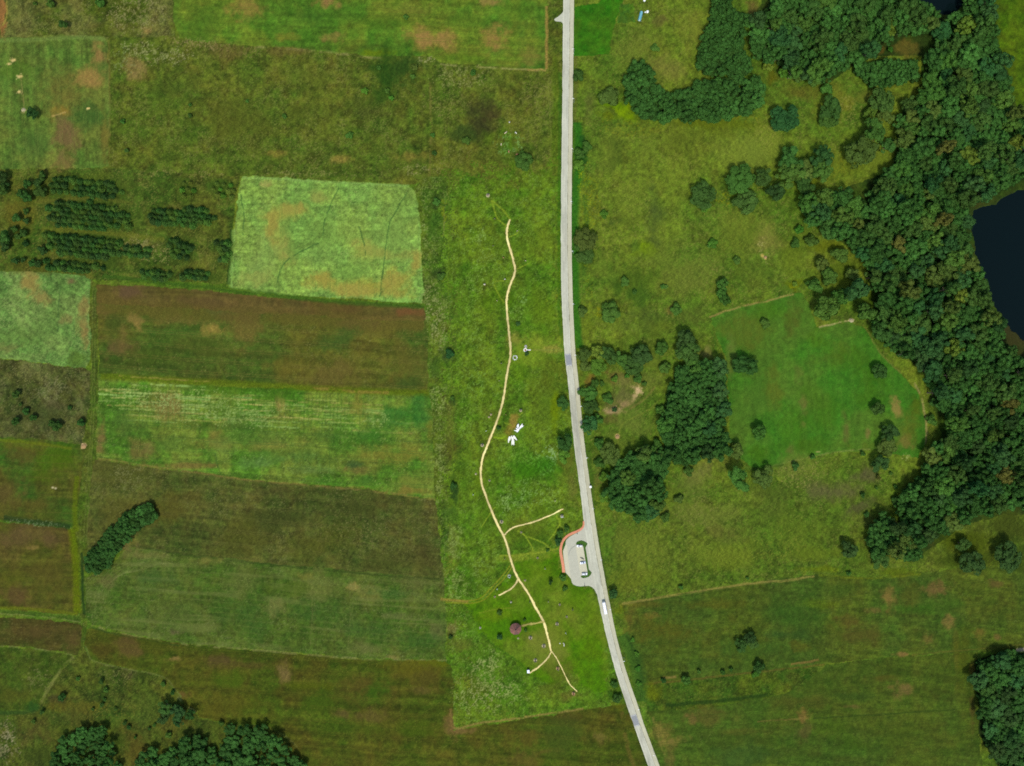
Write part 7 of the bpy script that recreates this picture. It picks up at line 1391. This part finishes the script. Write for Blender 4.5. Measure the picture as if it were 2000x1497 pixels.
# two white angels laid out on the grass, in low relief
def relief(name, label, polys, mat, sc, org):
    e = empty(name, P(*org, -.02), 0, label, 'angel figure', 'white angels on the grass')
    ctr = P(*org)
    for nm, pl, hh in polys:
        pts = [P(940 + x / sc, 780 + y / sc) - ctr for x, y in pl]
        bm = bmesh.new(); lo = [bm.verts.new((p.x, p.y, 0)) for p in pts]; hi = [bm.verts.new((p.x, p.y, hh)) for p in pts]
        n = len(pts)
        for i in range(n): bm.faces.new((lo[i], lo[(i + 1) % n], hi[(i + 1) % n], hi[i]))
        es = [x for x in bm.edges if x.verts[0] in hi and x.verts[1] in hi]
        bmesh.ops.triangle_fill(bm, use_beauty=True, edges=es)
        bm_obj(nm, bm, mat, e)
relief('grass_angel', 'cream white winged angel figure, lower of two on the grass', [
    ('body', [(722, 905), (732, 886), (748, 892), (752, 918), (774, 935), (796, 985), (808, 1050), (802, 1122), (786, 1120), (768, 1086), (756, 1118), (736, 1116), (732, 1050), (742, 985), (728, 940)], .55),
    ('wing', [(726, 945), (708, 912), (682, 903), (662, 935), (650, 1000), (652, 1062), (674, 1056), (684, 1010), (704, 1004), (712, 975)], .42),
    ('wing', [(760, 922), (776, 892), (800, 880), (828, 912), (852, 955), (876, 998), (858, 1004), (824, 974), (794, 962)], .42)], STONEC, 12.475, (1000.5, 859))
relief('grass_angel', 'bright white winged angel figure, upper of two on the grass', [
    ('wing', [(862, 662), (872, 632), (900, 596), (918, 622), (916, 672), (900, 712), (882, 704)], .45),
    ('wing', [(926, 690), (950, 652), (982, 616), (1010, 594), (1006, 622), (990, 642), (1030, 640), (1020, 668), (986, 690), (946, 722), (930, 730)], .45),
    ('body', [(884, 715), (904, 716), (924, 694), (928, 734), (914, 770), (884, 806), (858, 800), (836, 776), (800, 770), (808, 752), (846, 758), (868, 748), (838, 712), (856, 694), (874, 716)], .6)], STONEW, 12.475, (1014, 836))
# sandy heaps and the dead tree
for u, v, r, mt, lb in [(1206, 853.5, 1.6, GRAVR, 'tan sand heap in the grass left of the central grove'), (163.5, 872, 2.0, GRAVR, 'pinkish stone heap beside the rutted grass strip'), (1495, 503, 1.3, GRAVR, 'small tan heap in the right meadow'), (1663, 626.5, 1.7, GRAV, 'pale stone heap at the upper hayfield margin'), (46, 215, 1.6, GRAV, 'pale stone heap beside the dark tree in the top left hayfield')]:
    bm = bmesh.new(); lathe(bm, [(r, -.1), (r * .85, .25), (r * .5, .6), (r * .12, .75)], 14, wob=.22, seed=int(u)); tag(bm_obj('heap', bm, mt, None, False, loc=P(u, v)), lb, 'heap')
e = empty('dead_tree', P(1999, 299), 0, 'bleached bare dead tree fallen at the right edge above the lake', 'dead tree')
bm = bmesh.new(); tube(bm, [(6, -.5, .5), (1, 0, 2.0), (-4, 1.0, 4.2)], [.4, .32, .14], 8); bm_obj('trunk', bm, STONEC, e)
for a, b2, c in [((2, 0, 1.6), (-.5, 1.6, 2.8), (-3, 2.4, 3.6)), ((0, .2, 2.4), (-2.4, -1.0, 3.2), (-4.2, -1.4, 4.0)), ((3, -.2, 1.3), (1.0, -1.8, 2.2), (-1.6, -2.6, 3.0)), ((-1.5, .5, 3.1), (-3, 1.8, 4), (-4.8, 2.2, 4.4))]:
    bm = bmesh.new(); tube(bm, [a, b2, c], [.17, .11, .05], 6); bm_obj('branch', bm, STONEC, e)
# ------------------------------------------------------------------ light and camera
w = bpy.data.worlds.new('World'); SC.world = w; w.use_nodes = True
nt = w.node_tree; bg = nt.nodes['Background']
sky = nt.nodes.new('ShaderNodeTexSky'); sky.sky_type = 'NISHITA'; sky.sun_disc = False
SUN_EL, SUN_AZ = 58, 185            # compass bearing of the sun: just past south
sky.sun_elevation = R(SUN_EL); sky.sun_rotation = R(SUN_AZ); sky.air_density = 1.0; sky.dust_density = 2.0; sky.altitude = 150
nt.links.new(sky.outputs['Color'], bg.inputs['Color']); bg.inputs['Strength'].default_value = .15
sl = bpy.data.lights.new('sun', 'SUN'); sl.energy = 2.4; sl.angle = R(8.0); sl.color = (1.0, .95, .86)
so = bpy.data.objects.new('sun', sl); COL.objects.link(so); so.location = (0, -200, 400)
d = Vector((math.sin(R(SUN_AZ)) * math.cos(R(SUN_EL)), math.cos(R(SUN_AZ)) * math.cos(R(SUN_EL)), math.sin(R(SUN_EL))))
so.rotation_euler = d.to_track_quat('Z', 'Y').to_euler()
cam = bpy.data.cameras.new('drone_camera'); cam.lens = 24.0; cam.sensor_width = 36.0; cam.clip_start = 1; cam.clip_end = 30000
co = bpy.data.objects.new('drone_camera', cam); COL.objects.link(co); co.location = (0, 0, H)
SC.camera = co
vs = SC.view_settings; vs.view_transform = 'Standard'; vs.look = 'None'; vs.exposure = .50; vs.gamma = 1; vs.use_curve_mapping = False
SC.cycles.use_denoising = False
SC.cycles.max_bounces = 6; SC.cycles.diffuse_bounces = 3; SC.cycles.transmission_bounces = 3; SC.cycles.transparent_max_bounces = 4
SC.cycles.filter_width = 1.75
